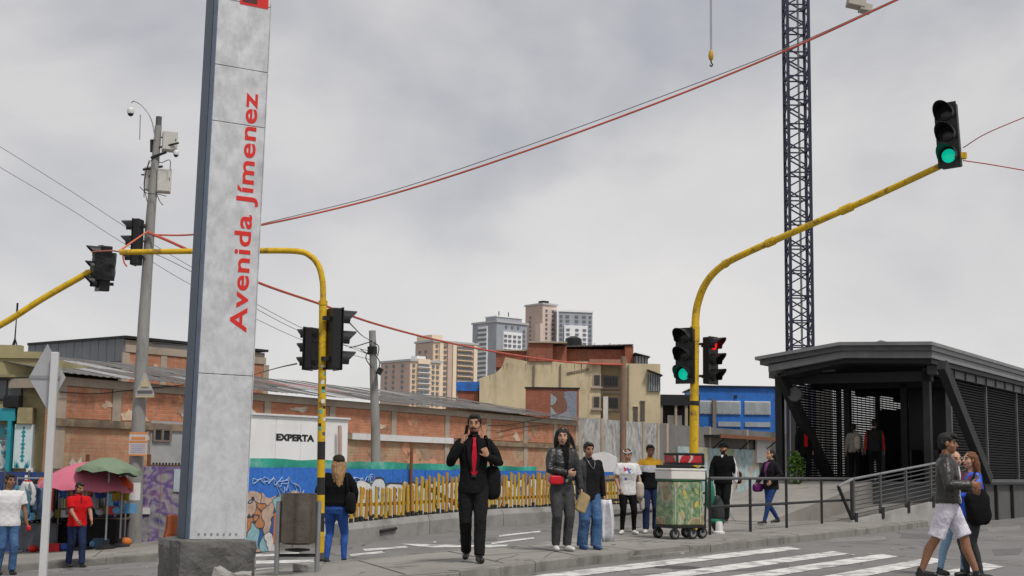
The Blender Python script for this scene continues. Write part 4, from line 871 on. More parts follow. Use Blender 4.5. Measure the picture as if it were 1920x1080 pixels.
mb = MB().bb((2.5, 2, 4.85), (3.3, 2.7, 5.02)); mb.tube([(2.5, 2.3, 5.0), (2.9, 2.3, 5.12), (3.3, 2.3, 5.0)], .03, 6); mb.build('roof_vent', galv, st)
# ramp
ra = G(1598, 979, SW); rb_ = P(1842, 912, 37.6); RFm = Frame((ra.x, ra.y), (rb_.x - ra.x, rb_.y - ra.y)); RL = (V((rb_.x, rb_.y, 0)) - V((ra.x, ra.y, 0))).length
ramp = thing('access_ramp', 'grey concrete ramp rising to the bus station entrance', 'ramp', (ra.x, ra.y, 0), RFm.rz); ZT = .84
MB().prism([(0, .14, -.1), (RL, .14, -.1), (RL, .14, ZT), (.3, .14, SW + .01)], (0, 1.9, 0)).build('ramp_slab', concrete, ramp)
MB().prism([(0, 0, -.1), (RL, 0, -.1), (RL, 0, ZT + .08), (.5, 0, SW + .10), (0, 0, SW + .03)], (0, .137, 0)).build('ramp_kerb', mat('pale concrete', (.33, .325, .315), .9, .1, 2, .2, dirt=(.24, .235, .225)), ramp)
MB().add([SF.W(.4, -5.6, SW + .012), SF.W(2.6, -5.6, SW + .012), SF.W(3.4, -.22, PZ + .055), SF.W(.4, -.22, PZ + .055), SF.W(.4, -5.6, -.1), SF.W(2.6, -5.6, -.1), SF.W(3.4, -.22, -.1), SF.W(.4, -.22, -.1)], [(0, 1, 2, 3), (4, 7, 6, 5), (0, 4, 5, 1), (1, 5, 6, 2), (2, 6, 7, 3), (3, 7, 4, 0)]).build('entrance_apron', concrete, ramp, world=True)
rr = thing('ramp_railing', 'grey steel ramp railing with close horizontal bars beside the road', 'railing', (ra.x, ra.y, SW), RFm.rz)
rz_ = lambda u: .06 + (ZT - SW) * u / RL
for k in range(9):
    h_ = .10 + k * .108; MB().tube([(.12, .07, rz_(.12) + h_), (RL, .07, rz_(RL) + h_)], .032 if k == 8 else .016, 8).build('top_rail' if k == 8 else 'bar', galv if k == 8 else mid_metal, rr, True)
for k in range(6):
    u = .15 + k * (RL - .25) / 5; MB().bb((u - .028, .04, rz_(u) - .02), (u + .028, .10, rz_(u) + .98)).build('post', mid_metal, rr)
    MB().bb((u - .05, -.02, rz_(u) - .14), (u + .05, -.002, rz_(u) + .14)).build('post_plate', dark_metal, rr)
MB().tube([(.12, .07, rz_(.12) + .96), (-.42, .07, .86)], .04, 8).build('end_rail', galv, rr, True)
MB().tube([(-.42, .07, .86), (.12, .07, .0)], .04, 8).build('raking_end', dark_metal, rr, True)

# ================================================================== crane
Yc = 86.; cbse = P(1500, 650, Yc); ct = P(1494, 0, Yc)
cr_ = thing('tower_crane', 'dark navy lattice mast of a tower crane rising behind the bus station', 'crane', (cbse.x, cbse.y, 0))
navy = mat('navy crane steel', (.015, .019, .045), .5, .2, 2, .05)
cw = 1.34 / 2; hc = 44.0; stp = 1.56
for sx in (-1, 1):
    for sy in (-1, 1): MB().bb((sx * cw - .085, sy * cw - .085, -.5), (sx * cw + .085, sy * cw + .085, hc)).build('chord', navy, cr_)
MB().bb((-1.6, -1.6, -.6), (1.6, 1.6, .25)).build('footing', concrete, cr_)
hor = MB().bb((-cw + .085, -.04, -.04), (cw - .085, .04, .04)).mesh('brace', navy)
dl = math.hypot(2 * cw - .1, stp / 2 - .05); diag = MB().bb((-dl / 2, -.04, -.04), (dl / 2, .04, .04)).mesh('brace', navy); da = math.atan2(stp / 2, 2 * cw)
z_ = 6.0
k = 0
while z_ < 31:
    for f in range(4):
        a = f * math.pi / 2; M_ = Matrix.Rotation(a, 4, 'Z') @ Matrix.Translation((0, -cw, 0))
        for me, zz2, rr2 in ((hor, z_, 0), (diag, z_ + stp / 4, da * (1 if k % 2 == 0 else -1)), (diag, z_ + stp * .75, -da * (1 if k % 2 == 0 else -1))):
            o = inst(me, 'brace', cr_, (0, 0, 0)); o.matrix_basis = M_ @ Matrix.Translation((0, 0, zz2)) @ Matrix.Rotation(-rr2, 4, 'Y')
    z_ += stp; k += 1
MB().tube([(0.15, 0.1, 0), (.15, .1, 38)], .07, 6).build('ladder_tube', galv, cr_)
# jib hook, hanging from the jib out of frame
jz = 46.0; MB().bb((-14, -.6, hc), (9, .6, hc + .3)).build('jib', navy, cr_)
hk = P(1333, 104, Yc); hp = thing('crane_hook', 'yellow crane hook block hanging on a thin steel line', 'hook', (hk.x, hk.y, hk.z))
MB().tube([(-.03, 0, .35), (-.03, 0, hc - hk.z)], .028, 6).build('hoist_line', galv, hp); MB().tube([(.05, 0, .35), (.05, 0, hc - hk.z)], .028, 6).build('hoist_line', galv, hp)
MB().lathe((0, 0, -.1), [(.05, -.25), (.14, -.15), (.17, .1), (.12, .35), (.05, .5)], 10).build('hook_block', mat('hook yellow', (.5, .28, .02), .5), hp, True)
MB().tube(bez([(0, 0, -.3), (.02, 0, -.48), (.1, 0, -.6), (.02, 0, -.72), (-.08, 0, -.62)], 5), .045, 6).build('hook', dark_metal, hp, True)
cwp = P(1612, 6, Yc); cwt = thing('counterweight', 'pale concrete crane counterweight at the top edge of the picture', 'counterweight', (cwp.x, cwp.y, cwp.z))
wm = mat('cream counterweight', (.42, .39, .34), .8, .1, 2)
MB().box((-.1, 0, .7), (1.1, .9, 2.0), Matrix.Rotation(R(12), 3, 'Y')).build('weight_block', wm, cwt, bevel=.05); MB().box((.35, 0, -.35), (.75, .8, .5), Matrix.Rotation(R(12), 3, 'Y')).build('weight_block', wm, cwt, bevel=.05)
MB().bb((-.08, -.1, 1.6), (.08, .1, hc - cwp.z + .3)).build('hanger', galv, cwt)
# ================================================================== station totem
tp = P(402, 1012, 15.0); TR = R(30)
tgz = g(tp.x) + SW; btop = tp.z
to = thing('station_totem', 'tall grey metal totem lettered Avenida Jímenez in red on a rough concrete block', 'totem', (tp.x, tp.y, tgz), TR)
TFm = Frame((tp.x, tp.y), (math.cos(TR), math.sin(TR)))
alu = mat('weathered aluminium', (.60, .61, .635), .5, .14, 3.5, .12, 18, metal=.15, dirt=(.36, .365, .38), dscale=3.4, dlo=.42, dhi=.74, aniso=(1.2, 1.2, .8))
edge_b = mat('blue grey steel edge', (.12, .165, .24), .5, .2, 2, .1, 30, metal=.3, dirt=(.04, .045, .06), dscale=2)
ul, ur = TFm.hit(362, 1010)[0], TFm.hit(466, 1010)[0]; bz_ = btop - tgz; HT = 7.4
dep = .40
MB().bb((ul + .004, .012, bz_), (ur - .004, dep, HT)).build('core', edge_b, to)
seams = [bz_] + [TFm.hit(420, y)[1] - tgz for y in (702, 228, 122)] + [6.55, HT]
for i in range(len(seams) - 1):
    MB().bb((ul, -.012, seams[i] + .0035), (ur, .010, seams[i + 1] - .0035)).build('face_panel', alu, to, bevel=.004)
MB().bb((ul - .012, -.02, bz_), (ul, .10, HT)).build('edge_trim', edge_b, to); MB().bb((ul - .012, .12, bz_), (ul, dep, HT)).build('edge_trim', mat('darker edge', (.06, .085, .13), .5, .2, 2, .1, metal=.3), to)
MB().bb((ur, -.02, bz_), (ur + .008, .02, HT)).build('edge_trim', alu, to)
for z_ in (bz_ + .06, ):
    for k in range(7): MB().lathe((ul + .1 + k * (ur - ul - .2) / 6, -.02, z_), [(.012, -.01), (.012, .0)], 8, rot=Matrix.Rotation(R(90), 3, 'X')).build('bolt', galv, to)
redp = mat('red lettering', (.62, .025, .02), .5, .08, 4, .03)
b0_ = TFm.hit(459, 621); b1_ = TFm.hit(486, 174); hcap = TFm.hit(459, 590)[0] - TFm.hit(428, 590)[0]
ln = b1_[1] - b0_[1]; sz = hcap / .70
text_mesh('Avenida Jímenez', sz, redp, 'lettering', to, ((b0_[0] + b1_[0]) / 2 + .0, -.0145, b0_[1] - tgz), (R(90), R(-90), 0), offset=.0035 * sz / .2, depth=.0015, xscale=1.0, spacing=1.06)
lt = [o for o in to.children if o.name.startswith('lettering')][0]
wx = max(v.co.x for v in lt.data.vertices) - min(v.co.x for v in lt.data.vertices); lt.scale = (ln / wx, 1, 1)
a = TFm.hit(446, 2); b = TFm.hit(500, 18)
o = MB().bb((a[0], -.017, TFm.hit(470, 10)[1] - tgz), (TFm.hit(499, 10)[0], -.0125, TFm.hit(470, 10)[1] - tgz + .36)).build('logo_plate', redp, to)
MB().bb((a[0] + .03, -.020, TFm.hit(470, 10)[1] - tgz + .03), (a[0] + .2, -.0172, TFm.hit(470, 10)[1] - tgz + .09)).build('logo_stroke', mat('dark logo', (.08, .03, .03), .5), o)
blockm = mat('rough concrete block', (.115, .113, .108), .95, .3, 3, .8, 25, dirt=(.07, .07, .068), dscale=2)
def rough_block(name, lo, hi, m_, par, cuts=5, amp=.02, seed=0, rot=None):
    bm = bmesh.new(); bmesh.ops.create_cube(bm, size=1); bmesh.ops.subdivide_edges(bm, edges=bm.edges[:], cuts=cuts, use_grid_fill=True)
    lo = V(lo); hi = V(hi); cc = (lo + hi) / 2; sz_ = hi - lo
    for v in bm.verts:
        q = V((v.co.x * sz_.x, v.co.y * sz_.y, v.co.z * sz_.z)); d = noise.noise(q * 5 + V((seed, 0, 0))) * amp + noise.noise(q * 14 + V((seed, 9, 0))) * amp * .5
        r_ = V((abs(v.co.x), abs(v.co.y), abs(v.co.z))); ed = sorted(r_)[1]
        q *= 1 - (.05 if ed > .49 else 0); q += q.normalized() * d; v.co = cc + (rot @ q if rot else q)
    me = bpy.data.meshes.new(name); bm.to_mesh(me); bm.free(); me.materials.append(m_); o = bpy.data.objects.new(name, me); C.objects.link(o)
    if par: o.parent = par
    return o
rough_block('concrete_base', (ul - .17, -.22, -.12), (ur + .08, .6, bz_ + .005), blockm, to, 8, .03)
p = G(392, 1084, SW + .0); p.y -= .25
o = rough_block('rubble_chunk', (-.2, -.1, -.03), (.2, .12, .17), mat('pale rubble', (.30, .29, .27), .95, .2, 4, .5), None, 4, .06, 4); o.location = (TFm.W(.02, -.40, 0).x, TFm.W(.02, -.40, 0).y, g(TFm.W(.02, -.40, 0).x) + SW + .02); o.rotation_euler = (.1, .2, .4); o.scale = (1, 1, 1.6)
tag(o, 'pale broken concrete slab leaning against the totem base', 'rubble')
p = G(575, 1070, SW)
o = rough_block('rubble_stone', (-.17, -.1, 0), (.17, .1, .10), mat('pale rubble', (.3, .29, .27)), None, 4, .04, 8); o.location = (p.x, p.y, g(p.x) + SW - .005); tag(o, 'small broken stone block lying by the litter bin', 'rubble')

to.location.x -= .05; to.rotation_euler = (0, .011, TR)     # the totem leans slightly

# ================================================================== litter bin
p = G(556, 1076, SW); bn = thing('litter_bin', 'brown grey metal litter bin hung between two posts beside the striped pole', 'bin', (p.x, p.y, g(p.x) + SW), R(14))
s = F / p.y; bw_ = 66 / s; bm_ = mat('stained bin steel', (.16, .14, .115), .34, .35, 4, .15, 30, metal=.85, dirt=(.24, .20, .16), dscale=3)
hb0 = (P(556, 1020, p.y).z - p.z); hb1 = (P(556, 925, p.y).z - p.z)
MB().lathe((0, 0, hb0), [(bw_ * .42, 0), (bw_ * .5, .02), (bw_ * .5, hb1 - hb0), (bw_ * .465, hb1 - hb0), (bw_ * .46, .05)], 28).build('bucket', bm_, bn, True)
for sx in (-1, 1):
    o = MB().tube([(sx * bw_ * .56, 0, 0), (sx * bw_ * .56, 0, (hb1 + hb0) / 2 + .22)], .032, 10).build('post', galv, bn, True)
    MB().tube([(sx * bw_ * .56, 0, (hb1 + hb0) / 2), (sx * bw_ * .44, 0, (hb1 + hb0) / 2)], .018, 8).build('pivot', galv, bn)
MB().bb((-bw_ * .55, -.02, hb0 - .16), (bw_ * .55, .02, hb0 - .12)).build('cross_bar', dark_metal, bn)
MB().lathe((0, 0, hb0 - .10), [(.02, 0), (bw_ * .35, .02), (bw_ * .35, .04), (.02, .05)], 18).build('drip_tray', dark_metal, bn)

# ================================================================== traffic signals
lens_off = mat('unlit lens', (.02, .02, .018), .25, .2, 4, 0); 
green_on = mat('green signal light', (.0, .50, .33), .3, .05, 3, 0, emit=.7); red_on = mat('red signal light', (.8, .01, .01), .3, .05, 3, 0, emit=1.0)
def signal(label, loc, rz, ht, lit=None, tilt=0, group='traffic signal heads', wrapped=False, wd=None, bracket=None):
    """three-light head, centre at loc, lenses facing local -y"""
    t = thing('traffic_signal', label, 'traffic light', loc, rz, group); t.rotation_euler = (0, tilt, rz); h = ht / 3; wd = wd or h * .92
    MB().bb((-wd / 2, 0, -ht / 2), (wd / 2, wd * .55, ht / 2)).build('housing', black_plastic, t, bevel=.02)
    MB().bb((-wd / 2 - .02, -.012, -ht / 2 - .01), (wd / 2 + .02, -.001, ht / 2 + .01)).build('door_frame', black_plastic, t)
    for k in range(3):
        zc = ht / 2 - h * (k + .5); r_ = h * .40
        lm = {None: lens_off, 'green': green_on if k == 2 else lens_off, 'red': red_on if k == 0 else lens_off}[lit]
        vz = MB(); n = 16; vs = []
        for j in range(n + 1):
            a = math.pi * (-.18) + math.pi * 1.36 * j / n
            for rr_, y_ in ((r_ * 1.04, -.012), (r_ * 1.04, -h * .95 * (.45 + .55 * max(0, math.sin(a)))), (r_ * 1.12, -h * .95 * (.45 + .55 * max(0, math.sin(a)))), (r_ * 1.12, -.012)): vs.append((rr_ * math.cos(a), y_, zc + rr_ * math.sin(a)))
        vz.add(vs, [(4 * j + i_, 4 * j + (i_ + 1) % 4, 4 * j + 4 + (i_ + 1) % 4, 4 * j + 4 + i_) for j in range(n) for i_ in range(4)])
        v_ = vz.build('visor', black_plastic, t, True)
        MB().lathe((0, -.013, zc), [(r_ * .82, 0), (r_ * .78, .02), (r_ * .45, .035), (.002, .04)], 18, rot=Matrix.Rotation(R(90), 3, 'X')).build('lens', lm, t, True)
    for zz2 in (-ht * .33, ht * .33): MB().bb((-.03, wd * .55, zz2 - .03), (.03, wd * .55 + .10, zz2 + .03)).build('bracket', dark_metal, t)
    return t
# -- left striped pole with gallows arm
pb = G(602, 1052, SW); Yp = pb.y; sp_ = F / Yp
lp = thing('signal_pole', 'yellow signal pole with black bands, its arm reaching left behind the totem', 'traffic pole', (pb.x, pb.y, g(pb.x) + SW))
def band(py0, py1, m_, name, r_=.058): MB().tube([P(600.5 + (1000 - py0) * .012, py0, Yp), P(600.5 + (1000 - py1) * .012, py1, Yp)], r_, 12).build(name, m_, lp, True, world=True)
z0b = P(600, 1052, Yp)
MB().tube([(z0b.x, z0b.y, g(pb.x) + SW), P(600, 1036, Yp)], .06, 12).build('base_sleeve', mid_metal, lp, True, world=True)
MB().bb((-.09, -.09, -.0), (.09, .09, .03)).build('base_plate', dark_metal, lp)
for i, (y0, y1) in enumerate(((1036, 997), (997, 962), (962, 928), (928, 895), (895, 862), (862, 828))): band(y0, y1, yellow_paint if i % 2 == 0 else black_paint, 'painted_band')
band(828, 570, yellow_paint, 'shaft'); band(572, 564, yellow_paint, 'collar', .066)
MB().tube(bez([P(605.8, 566, Yp), P(605, 530, Yp), P(598, 500, Yp), P(582, 480, Yp), P(556, 471, Yp), P(480, 470, Yp), P(360, 471, Yp), P(225, 473, Yp)], 6), [.045] * 36 + [.042] * 7, 10).build('arm', yellow_paint, lp, True, world=True)
stick = patch_mat('stickers', [(.5, .5, .48), (.42, .25, .02), (.1, .1, .12), (.4, .38, .3), (.5, .3, .04)], 14, dist=.1)
rndd = random.Random(3)
for i in range(17):
    y0 = 680 + i * 8.5 + rndd.uniform(-3, 3); a_ = rndd.uniform(-1.0, 1.0); c0 = P(600.5 + (1000 - y0) * .012, y0, Yp); vs = []; hgt = rndd.uniform(.03, .06)
    for q in range(5):
        aa = -math.pi / 2 + a_ + (q - 2) * .22
        for dz in (0, hgt): vs.append((c0.x + .0595 * math.cos(aa), c0.y + .0595 * math.sin(aa), c0.z + dz))
    MB().add(vs, [(2 * q, 2 * q + 2, 2 * q + 3, 2 * q + 1) for q in range(4)]).build('sticker', (stick, white_paint, black_paint, mat('teal sticker', (.1, .4, .36)))[i % 4], lp, world=True)
signal('black signal head turned away to the left on the striped pole, left of it', P(578, 654, Yp + .1), R(-118), .62, lit=None, wd=.22)
signal('taller black signal head seen from behind on the right of the striped pole', P(634, 636, Yp), R(122), .90, lit=None, wd=.27)
for y_, a, b in ((602, 606, 622), (690, 603, 622), (640, 590, 603), (690, 588, 603)): MB().tube([P(a, y_, Yp), P(b, y_, Yp)], .022, 6).build('bracket', dark_metal, lp, world=True)
# -- right pole
pr = G(1301, 1004, SW); Yr = pr.y
rp_ = thing('signal_pole', 'tall yellow signal pole whose curved arm rises to the right over the road', 'traffic pole', (pr.x, pr.y, g(pr.x) + SW))
MB().tube([(pr.x, pr.y, g(pr.x) + SW), P(1301, 840, Yr), P(1303, 618, Yr)], [.085, .085, .08], 14).build('shaft', yellow_paint, rp_, True, world=True)
Ye = Yr * .86
arm = bez([P(1303, 620, Yr), P(1307, 575, Yr), P(1323, 532, Yr - .15), P(1352, 500, Yr - .4), P(1400, 474, Yr - .8), P(1500, 430, Yr - 1.5), P(1640, 368, (Yr + Ye) / 2 - .6), P(1800, 294, Ye)], 7)
MB().tube(arm, [.075 - .022 * i / (len(arm) - 1) for i in range(len(arm))], 12).build('arm', yellow_paint, rp_, True, world=True)
for f_ in (.45, .62, .78): i_ = int(f_ * len(arm)); MB().tube([arm[i_], arm[i_ + 1]], .078, 12).build('joint_sleeve', yellow_paint, rp_, True, world=True)
MB().tube([P(1302, 760, Yr), P(1302, 752, Yr)], .092, 12).build('clamp', dark_metal, rp_, True, world=True)
MB().tube([P(1303, 640, Yr), P(1303, 612, Yr)], .09, 12).build('collar', yellow_paint, rp_, True, world=True)
MB().bb((0, 0, 0), (.1, .1, .1)).build('end_cap', yellow_paint, rp_).location = P(1800, 292, Ye) - V((pr.x, pr.y, g(pr.x) + SW)) - V((0, .05, .05))
signal('green lit signal head on the left of the right hand yellow pole', P(1283, 667, Yr - .1), R(-34), 1.03, 'green')
signal('red lit signal head on the right of the right hand yellow pole', P(1337, 676, Yr - .05), R(48), .88, 'red')
for y_ in (645, 705): MB().tube([P(1290, y_, Yr), P(1325, y_, Yr)], .025, 6).build('bracket', dark_metal, rp_, world=True)
signal('green lit signal head at the end of the long yellow arm in the sky', P(1776, 253, Ye - .05), R(-34), 1.07, 'green', tilt=R(-3))
# -- left gallows arm with the wrapped head
Yw = 26.0
lw = P(-260, 780, Yw); wp = thing('signal_pole', 'yellow signal arm entering from the left edge with a wrapped head at its tip', 'traffic pole', (lw.x, lw.y, g(lw.x)))
wa = bez([P(-260, 760, Yw), P(-220, 715, Yw), P(-120, 668, Yw), P(0, 610, Yw), P(80, 560, Yw), P(166, 511, Yw)], 6)
MB().tube([(lw.x, lw.y, g(lw.x)), wa[0] + V((0, 0, .1))], .09, 12).build('shaft', yellow_paint, wp, True, world=True); MB().tube(wa, .062, 10).build('arm', yellow_paint, wp, True, world=True)
MB().tube([wa[-1] - V((.05, 0, 0)), wa[-1] + V((.25, 0, .05))], .05, 8).build('arm_tip', yellow_paint, wp, world=True)
sg = signal('black signal head wrapped in plastic film at the tip of the left arm', P(186, 503, Yw), R(-60), .86, None, tilt=R(6), wd=.34)
wrap = mat('plastic film', (.012, .012, .013), .38, .3, 12, 1.0, 14, spec=.35)
mb = MB(); n = 14; vs = []
for i in range(13):
    z_ = -.22 + .52 * i / 12
    for j in range(n):
        a = 2 * math.pi * j / n; r_ = .235 + .035 * noise.noise(V((math.cos(a) * 2, math.sin(a) * 2, z_ * 7))); vs.append((r_ * math.cos(a), .08 + r_ * math.sin(a) * .95, z_))
mb.add(vs, [(i * n + j, i * n + (j + 1) % n, (i + 1) * n + (j + 1) % n, (i + 1) * n + j) for i in range(12) for j in range(n)]); mb.build('plastic_wrap', wrap, sg, True)

# ================================================================== concrete utility pole with cameras
ub = G(251, 1019, SW); Yu = ub.y
up = thing('utility_pole', 'grey concrete utility pole carrying cameras, cabinets and a signal left of the totem', 'utility pole', (ub.x, ub.y, g(ub.x) + SW))
pts_ = [V((ub.x, ub.y, g(ub.x) + SW - .02)), P(256, 860, Yu), P(270, 600, Yu), P(283, 400, Yu), P(297, 236, Yu)]
MB().tube(pts_, [.185, .17, .14, .115, .085], 16).build('shaft', grey_pole, up, True, world=True)
MB().tube([P(297, 240, Yu), P(298, 219, Yu)], .075, 12).build('pole_cap', mid_metal, up, True, world=True)
MB().tube(bez([P(291, 262, Yu - .1), P(284, 225, Yu - .1), P(268, 200, Yu - .1), P(252, 190, Yu - .1), P(246, 193, Yu - .1)], 5), .014, 8).build('camera_arm', galv, up, True, world=True)
def dome(px, py, r_, lab):
    c = P(px, py, Yu - .15); t = thing('dome_camera', lab, 'camera', tuple(c), 0, 'dome cameras')
    MB().lathe((0, 0, 0), [(r_ * .3, r_ * 1.5), (r_ * .45, r_ * 1.3), (r_ * .95, r_ * .9), (r_, -.1 * r_), (r_ * .9, -.35 * r_)], 16).build('cap', white_paint, t, True)
    MB().ell((0, 0, -r_ * .35), (r_ * .8, r_ * .8, r_ * .75)).build('dome', black_plastic, t, True)
dome(245, 211, .088, 'white dome camera hanging from the hooked arm at the pole top'); dome(330, 289, .07, 'small white dome camera right of the pole under the cabinet')
cabm = mat('pale cabinet', (.50, .49, .46), .6, .1, 3, .1, dirt=(.38, .37, .34))
def cab(px0, py0, px1, py1, v, rz, lab, m_=cabm):
    a = P(px0, py0, Yu + v); b = P(px1, py1, Yu + v); wd = b.x - a.x; ht = a.z - b.z; t = thing('pole_cabinet', lab, 'cabinet', (a.x + wd / 2, a.y, b.z), rz, 'cabinets on the utility pole')
    MB().bb((-wd / 2, -.02, 0), (wd / 2, .26, ht)).build('box', m_, t, bevel=.012); MB().bb((-wd / 2 + .02, -.035, .02), (wd / 2 - .02, -.021, ht - .02)).build('door', m_, t, bevel=.006)
    MB().bb((wd / 2 - .06, -.05, ht * .5), (wd / 2 - .045, -.036, ht * .62)).build('handle', dark_metal, t)
    MB().tube([(-wd / 2, .13, ht * .7), (-wd / 2 - .14, .13, ht * .7)], .02, 6).build('clamp', dark_metal, t)
cab(306, 246, 332, 282, -.05, R(18), 'upper pale cabinet on the right of the utility pole'); cab(296, 316, 320, 360, -.05, R(18), 'lower pale cabinet on the right of the utility pole'); cab(271, 312, 284, 356, .12, R(-10), 'pale cabinet half hidden behind the utility pole')
mb = MB(); mb.tube([P(283, 280, Yu), P(335, 268, Yu - .12)], .025, 6); mb.tube([P(285, 262, Yu), P(285, 285, Yu)], .05, 6); mb.tube([P(268, 318, Yu), P(305, 312, Yu)], .03, 6); mb.tube([P(283, 296, Yu - .1), P(312, 285, Yu - .1)], .035, 6); mb.build('cable_bracket', black_plastic, up, world=True)
cb = mat('black cable', (.02, .02, .021), .6)
for i, q in enumerate(([(290, 290), (300, 305), (318, 300), (319, 318)], [(288, 295), (278, 310), (270, 345), (276, 378)], [(292, 360), (300, 378), (306, 385)], [(280, 300), (272, 330), (270, 370)], [(262, 350), (275, 362), (296, 364), (312, 368)])):
    MB().tube(bez([P(a, b, Yu - .2) for a, b in q], 5), .010, 5).build('loose_cable', cb, up, world=True)
MB().tube([P(262, 262, Yu), P(263, 215, Yu)], .012, 6).build('whip_aerial', galv, up, world=True)
signal('black signal head mounted side-on to the utility pole', P(252, 454, Yu - .25), R(-100), 1.12, None, wd=.30)
for y_ in (422, 452, 484): MB().tube([P(262, y_, Yu - .22), P(282, y_, Yu)], .03, 6).build('signal_bracket', mid_metal, up, world=True)
# triangle plate, paper notice
tq = P(271, 742, Yu - .25); mb = MB()
trm = mat('triangle plate', (.36, .36, .35), .6, .1); tri = thing('warning_triangle', 'grey triangular plate strapped to the utility pole', 'sign', tuple(tq))
MB().prism([P(254, 742, Yu - .25) - tq, P(289, 742, Yu - .25) - tq, P(289, 738, Yu - .25) - tq, P(273, 699, Yu - .25) - tq, P(270, 699, Yu - .25) - tq, P(254, 738, Yu - .25) - tq], (0, .02, 0)).build('plate', trm, tri)
MB().prism([P(257, 736, Yu - .27) - tq, P(286, 736, Yu - .27) - tq, P(285, 732, Yu - .27) - tq, P(258, 732, Yu - .27) - tq], (0, .01, 0)).build('stripe', mat('dark stripe', (.1, .1, .1)), tri); MB().prism([P(264, 725, Yu - .27) - tq, P(279, 725, Yu - .27) - tq, P(272, 706, Yu - .27) - tq], (0, .01, 0)).build('symbol', mat('dull yellow', (.5, .42, .25)), tri)
MB().prism([P(254, 745, Yu - .262) - tq, P(289, 745, Yu - .262) - tq, P(289, 742.5, Yu - .262) - tq, P(254, 742.5, Yu - .262) - tq], (0, .02, 0)).build('edge', mat('dull yellow', (.5, .42, .25)), tri)
na = P(243, 810, Yu - .25); nb_ = P(275, 855, Yu - .25)
nt_ = thing('paper_notice', 'orange and white printed notice taped round the utility pole', 'notice', (na.x, na.y, nb_.z)); wd = nb_.x - na.x; ht = na.z - nb_.z
MB().bb((0, 0, 0), (wd, .012, ht)).build('sheet', mat('paper pale', (.52, .48, .47), .8, .08), nt_)
om = mat('orange print', (.55, .24, .08), .8, .1); gm2 = mat('grey print', (.28, .3, .42), .8, .1)
for z0, z1, m_, ins in ((.0, .07, om, .0), (.55, .64, om, .02), (.92, 1.0, om, .0), (.68, .80, om, .12)): MB().bb((wd * ins, -.004, ht * z0), (wd * (1 - ins), -.001, ht * z1)).build('printed_band', m_, nt_)
for k in range(5): MB().bb((wd * .1, -.004, ht * (.13 + .08 * k)), (wd * .9, -.001, ht * (.16 + .08 * k))).build('printed_line', gm2, nt_)
mb = MB(); 
for q in ((248, 905, 268, 938),):
    c0 = P((q[0] + q[2]) / 2, q[3], Yu); vs = []
    for k in range(7):
        aa = -math.pi / 2 + (k - 3) * .3
        for z_ in (P(258, q[3], Yu).z, P(258, q[1], Yu).z): vs.append((P(254.5, 920, Yu).x + .181 * math.cos(aa), Yu + .181 * math.sin(aa), z_))
    mb.add(vs, [(2 * k, 2 * k + 2, 2 * k + 3, 2 * k + 1) for k in range(6)])
mb.build('white_poster', white_paint, up, world=True)

# second pole
p = P(708, 872, 45); sp = thing('utility_pole', 'slender grey concrete pole with a tangle of wires right of the site cabin', 'utility pole', (p.x, p.y, g(p.x)))
MB().tube([V((p.x, p.y, g(p.x))), P(704, 800, 45), P(698, 620, 45)], [.17, .15, .11], 14).build('shaft', grey_pole, sp, True, world=True)
MB().tube([P(698, 650, 45), P(698, 664, 45)], .16, 10).build('strap', dark_metal, sp, world=True)
for i, q in enumerate(([(697, 640), (672, 648), (655, 652)], [(699, 660), (712, 680), (705, 700)], [(695, 645), (690, 662), (676, 655)], [(700, 642), (710, 650), (708, 668)], [(696, 650), (686, 670), (697, 690)])): MB().tube(bez([P(a, b, 44.7) for a, b in q], 5), .018, 5).build('loose_cable', cb, sp, world=True)
MB().box(P(712, 696, 44.7), (.15, .3, .22), Matrix.Rotation(R(30), 3, 'Y')).build('lamp_head', black_plastic, sp, world=True); MB().tube([P(700, 700, 45), P(714, 698, 44.8)], .03, 6).build('lamp_arm', dark_metal, sp, world=True)

# ================================================================== overhead lines
tape = mat('red white tape', (.48, .10, .07), .7, .15, 3, 0); tapo = mat('orange cord', (.60, .13, .04), .7, .1)
redpale = mat('pale red tape', (.55, .28, .25), .7, .15)
def line(label, pts, r_, m_, name='overhead_cable', cat='cable', n=10):
    q = bez([P(*a) for a in pts], n); one(MB().tube(q, r_, 6), name, m_, label, cat, tuple(q[0]), smooth=True, group='overhead lines')
line('red tape line sagging from the utility pole up to the top right corner', [(278, 440, Yu - .1), (360, 440, Yu), (490, 422, 30), (720, 368, 30), (960, 292, 29), (1240, 190, 28), (1480, 92, 27), (1690, -4, 26)], .022, tape, 'tape_line')
line('thin grey cable just above the red tape line', [(490, 420, 30.2), (720, 362, 30.2), (960, 283, 29.2), (1240, 181, 28.2), (1480, 88, 27.2), (1690, -6, 26.2)], .010, mat('grey cable', (.2, .19, .19)))
line('orange red cord sagging from the utility pole down to the brown pole', [(278, 436, Yu - .2), (330, 458, Yu), (480, 528, 36), (600, 570, 40), (700, 606, 44), (830, 640, 50), (960, 665, 55), (1075, 680, 60), (1173, 684, 62)], .035, tape, 'tape_line')
line('orange cord looped from the utility pole to the striped pole arm', [(278, 433, Yu - .2), (250, 452, 27), (225, 470, Yp + .2)], .018, tapo, 'tape_line')
line('loose red tail hanging off the striped pole arm end', [(230, 473, Yp), (232, 490, Yp), (238, 500, Yp)], .012, tape, 'tape_line')
line('red cord running from the arm end to the wrapped head', [(225, 472, Yp), (205, 470, 22), (172, 472, 25.9)], .012, tape, 'tape_line')
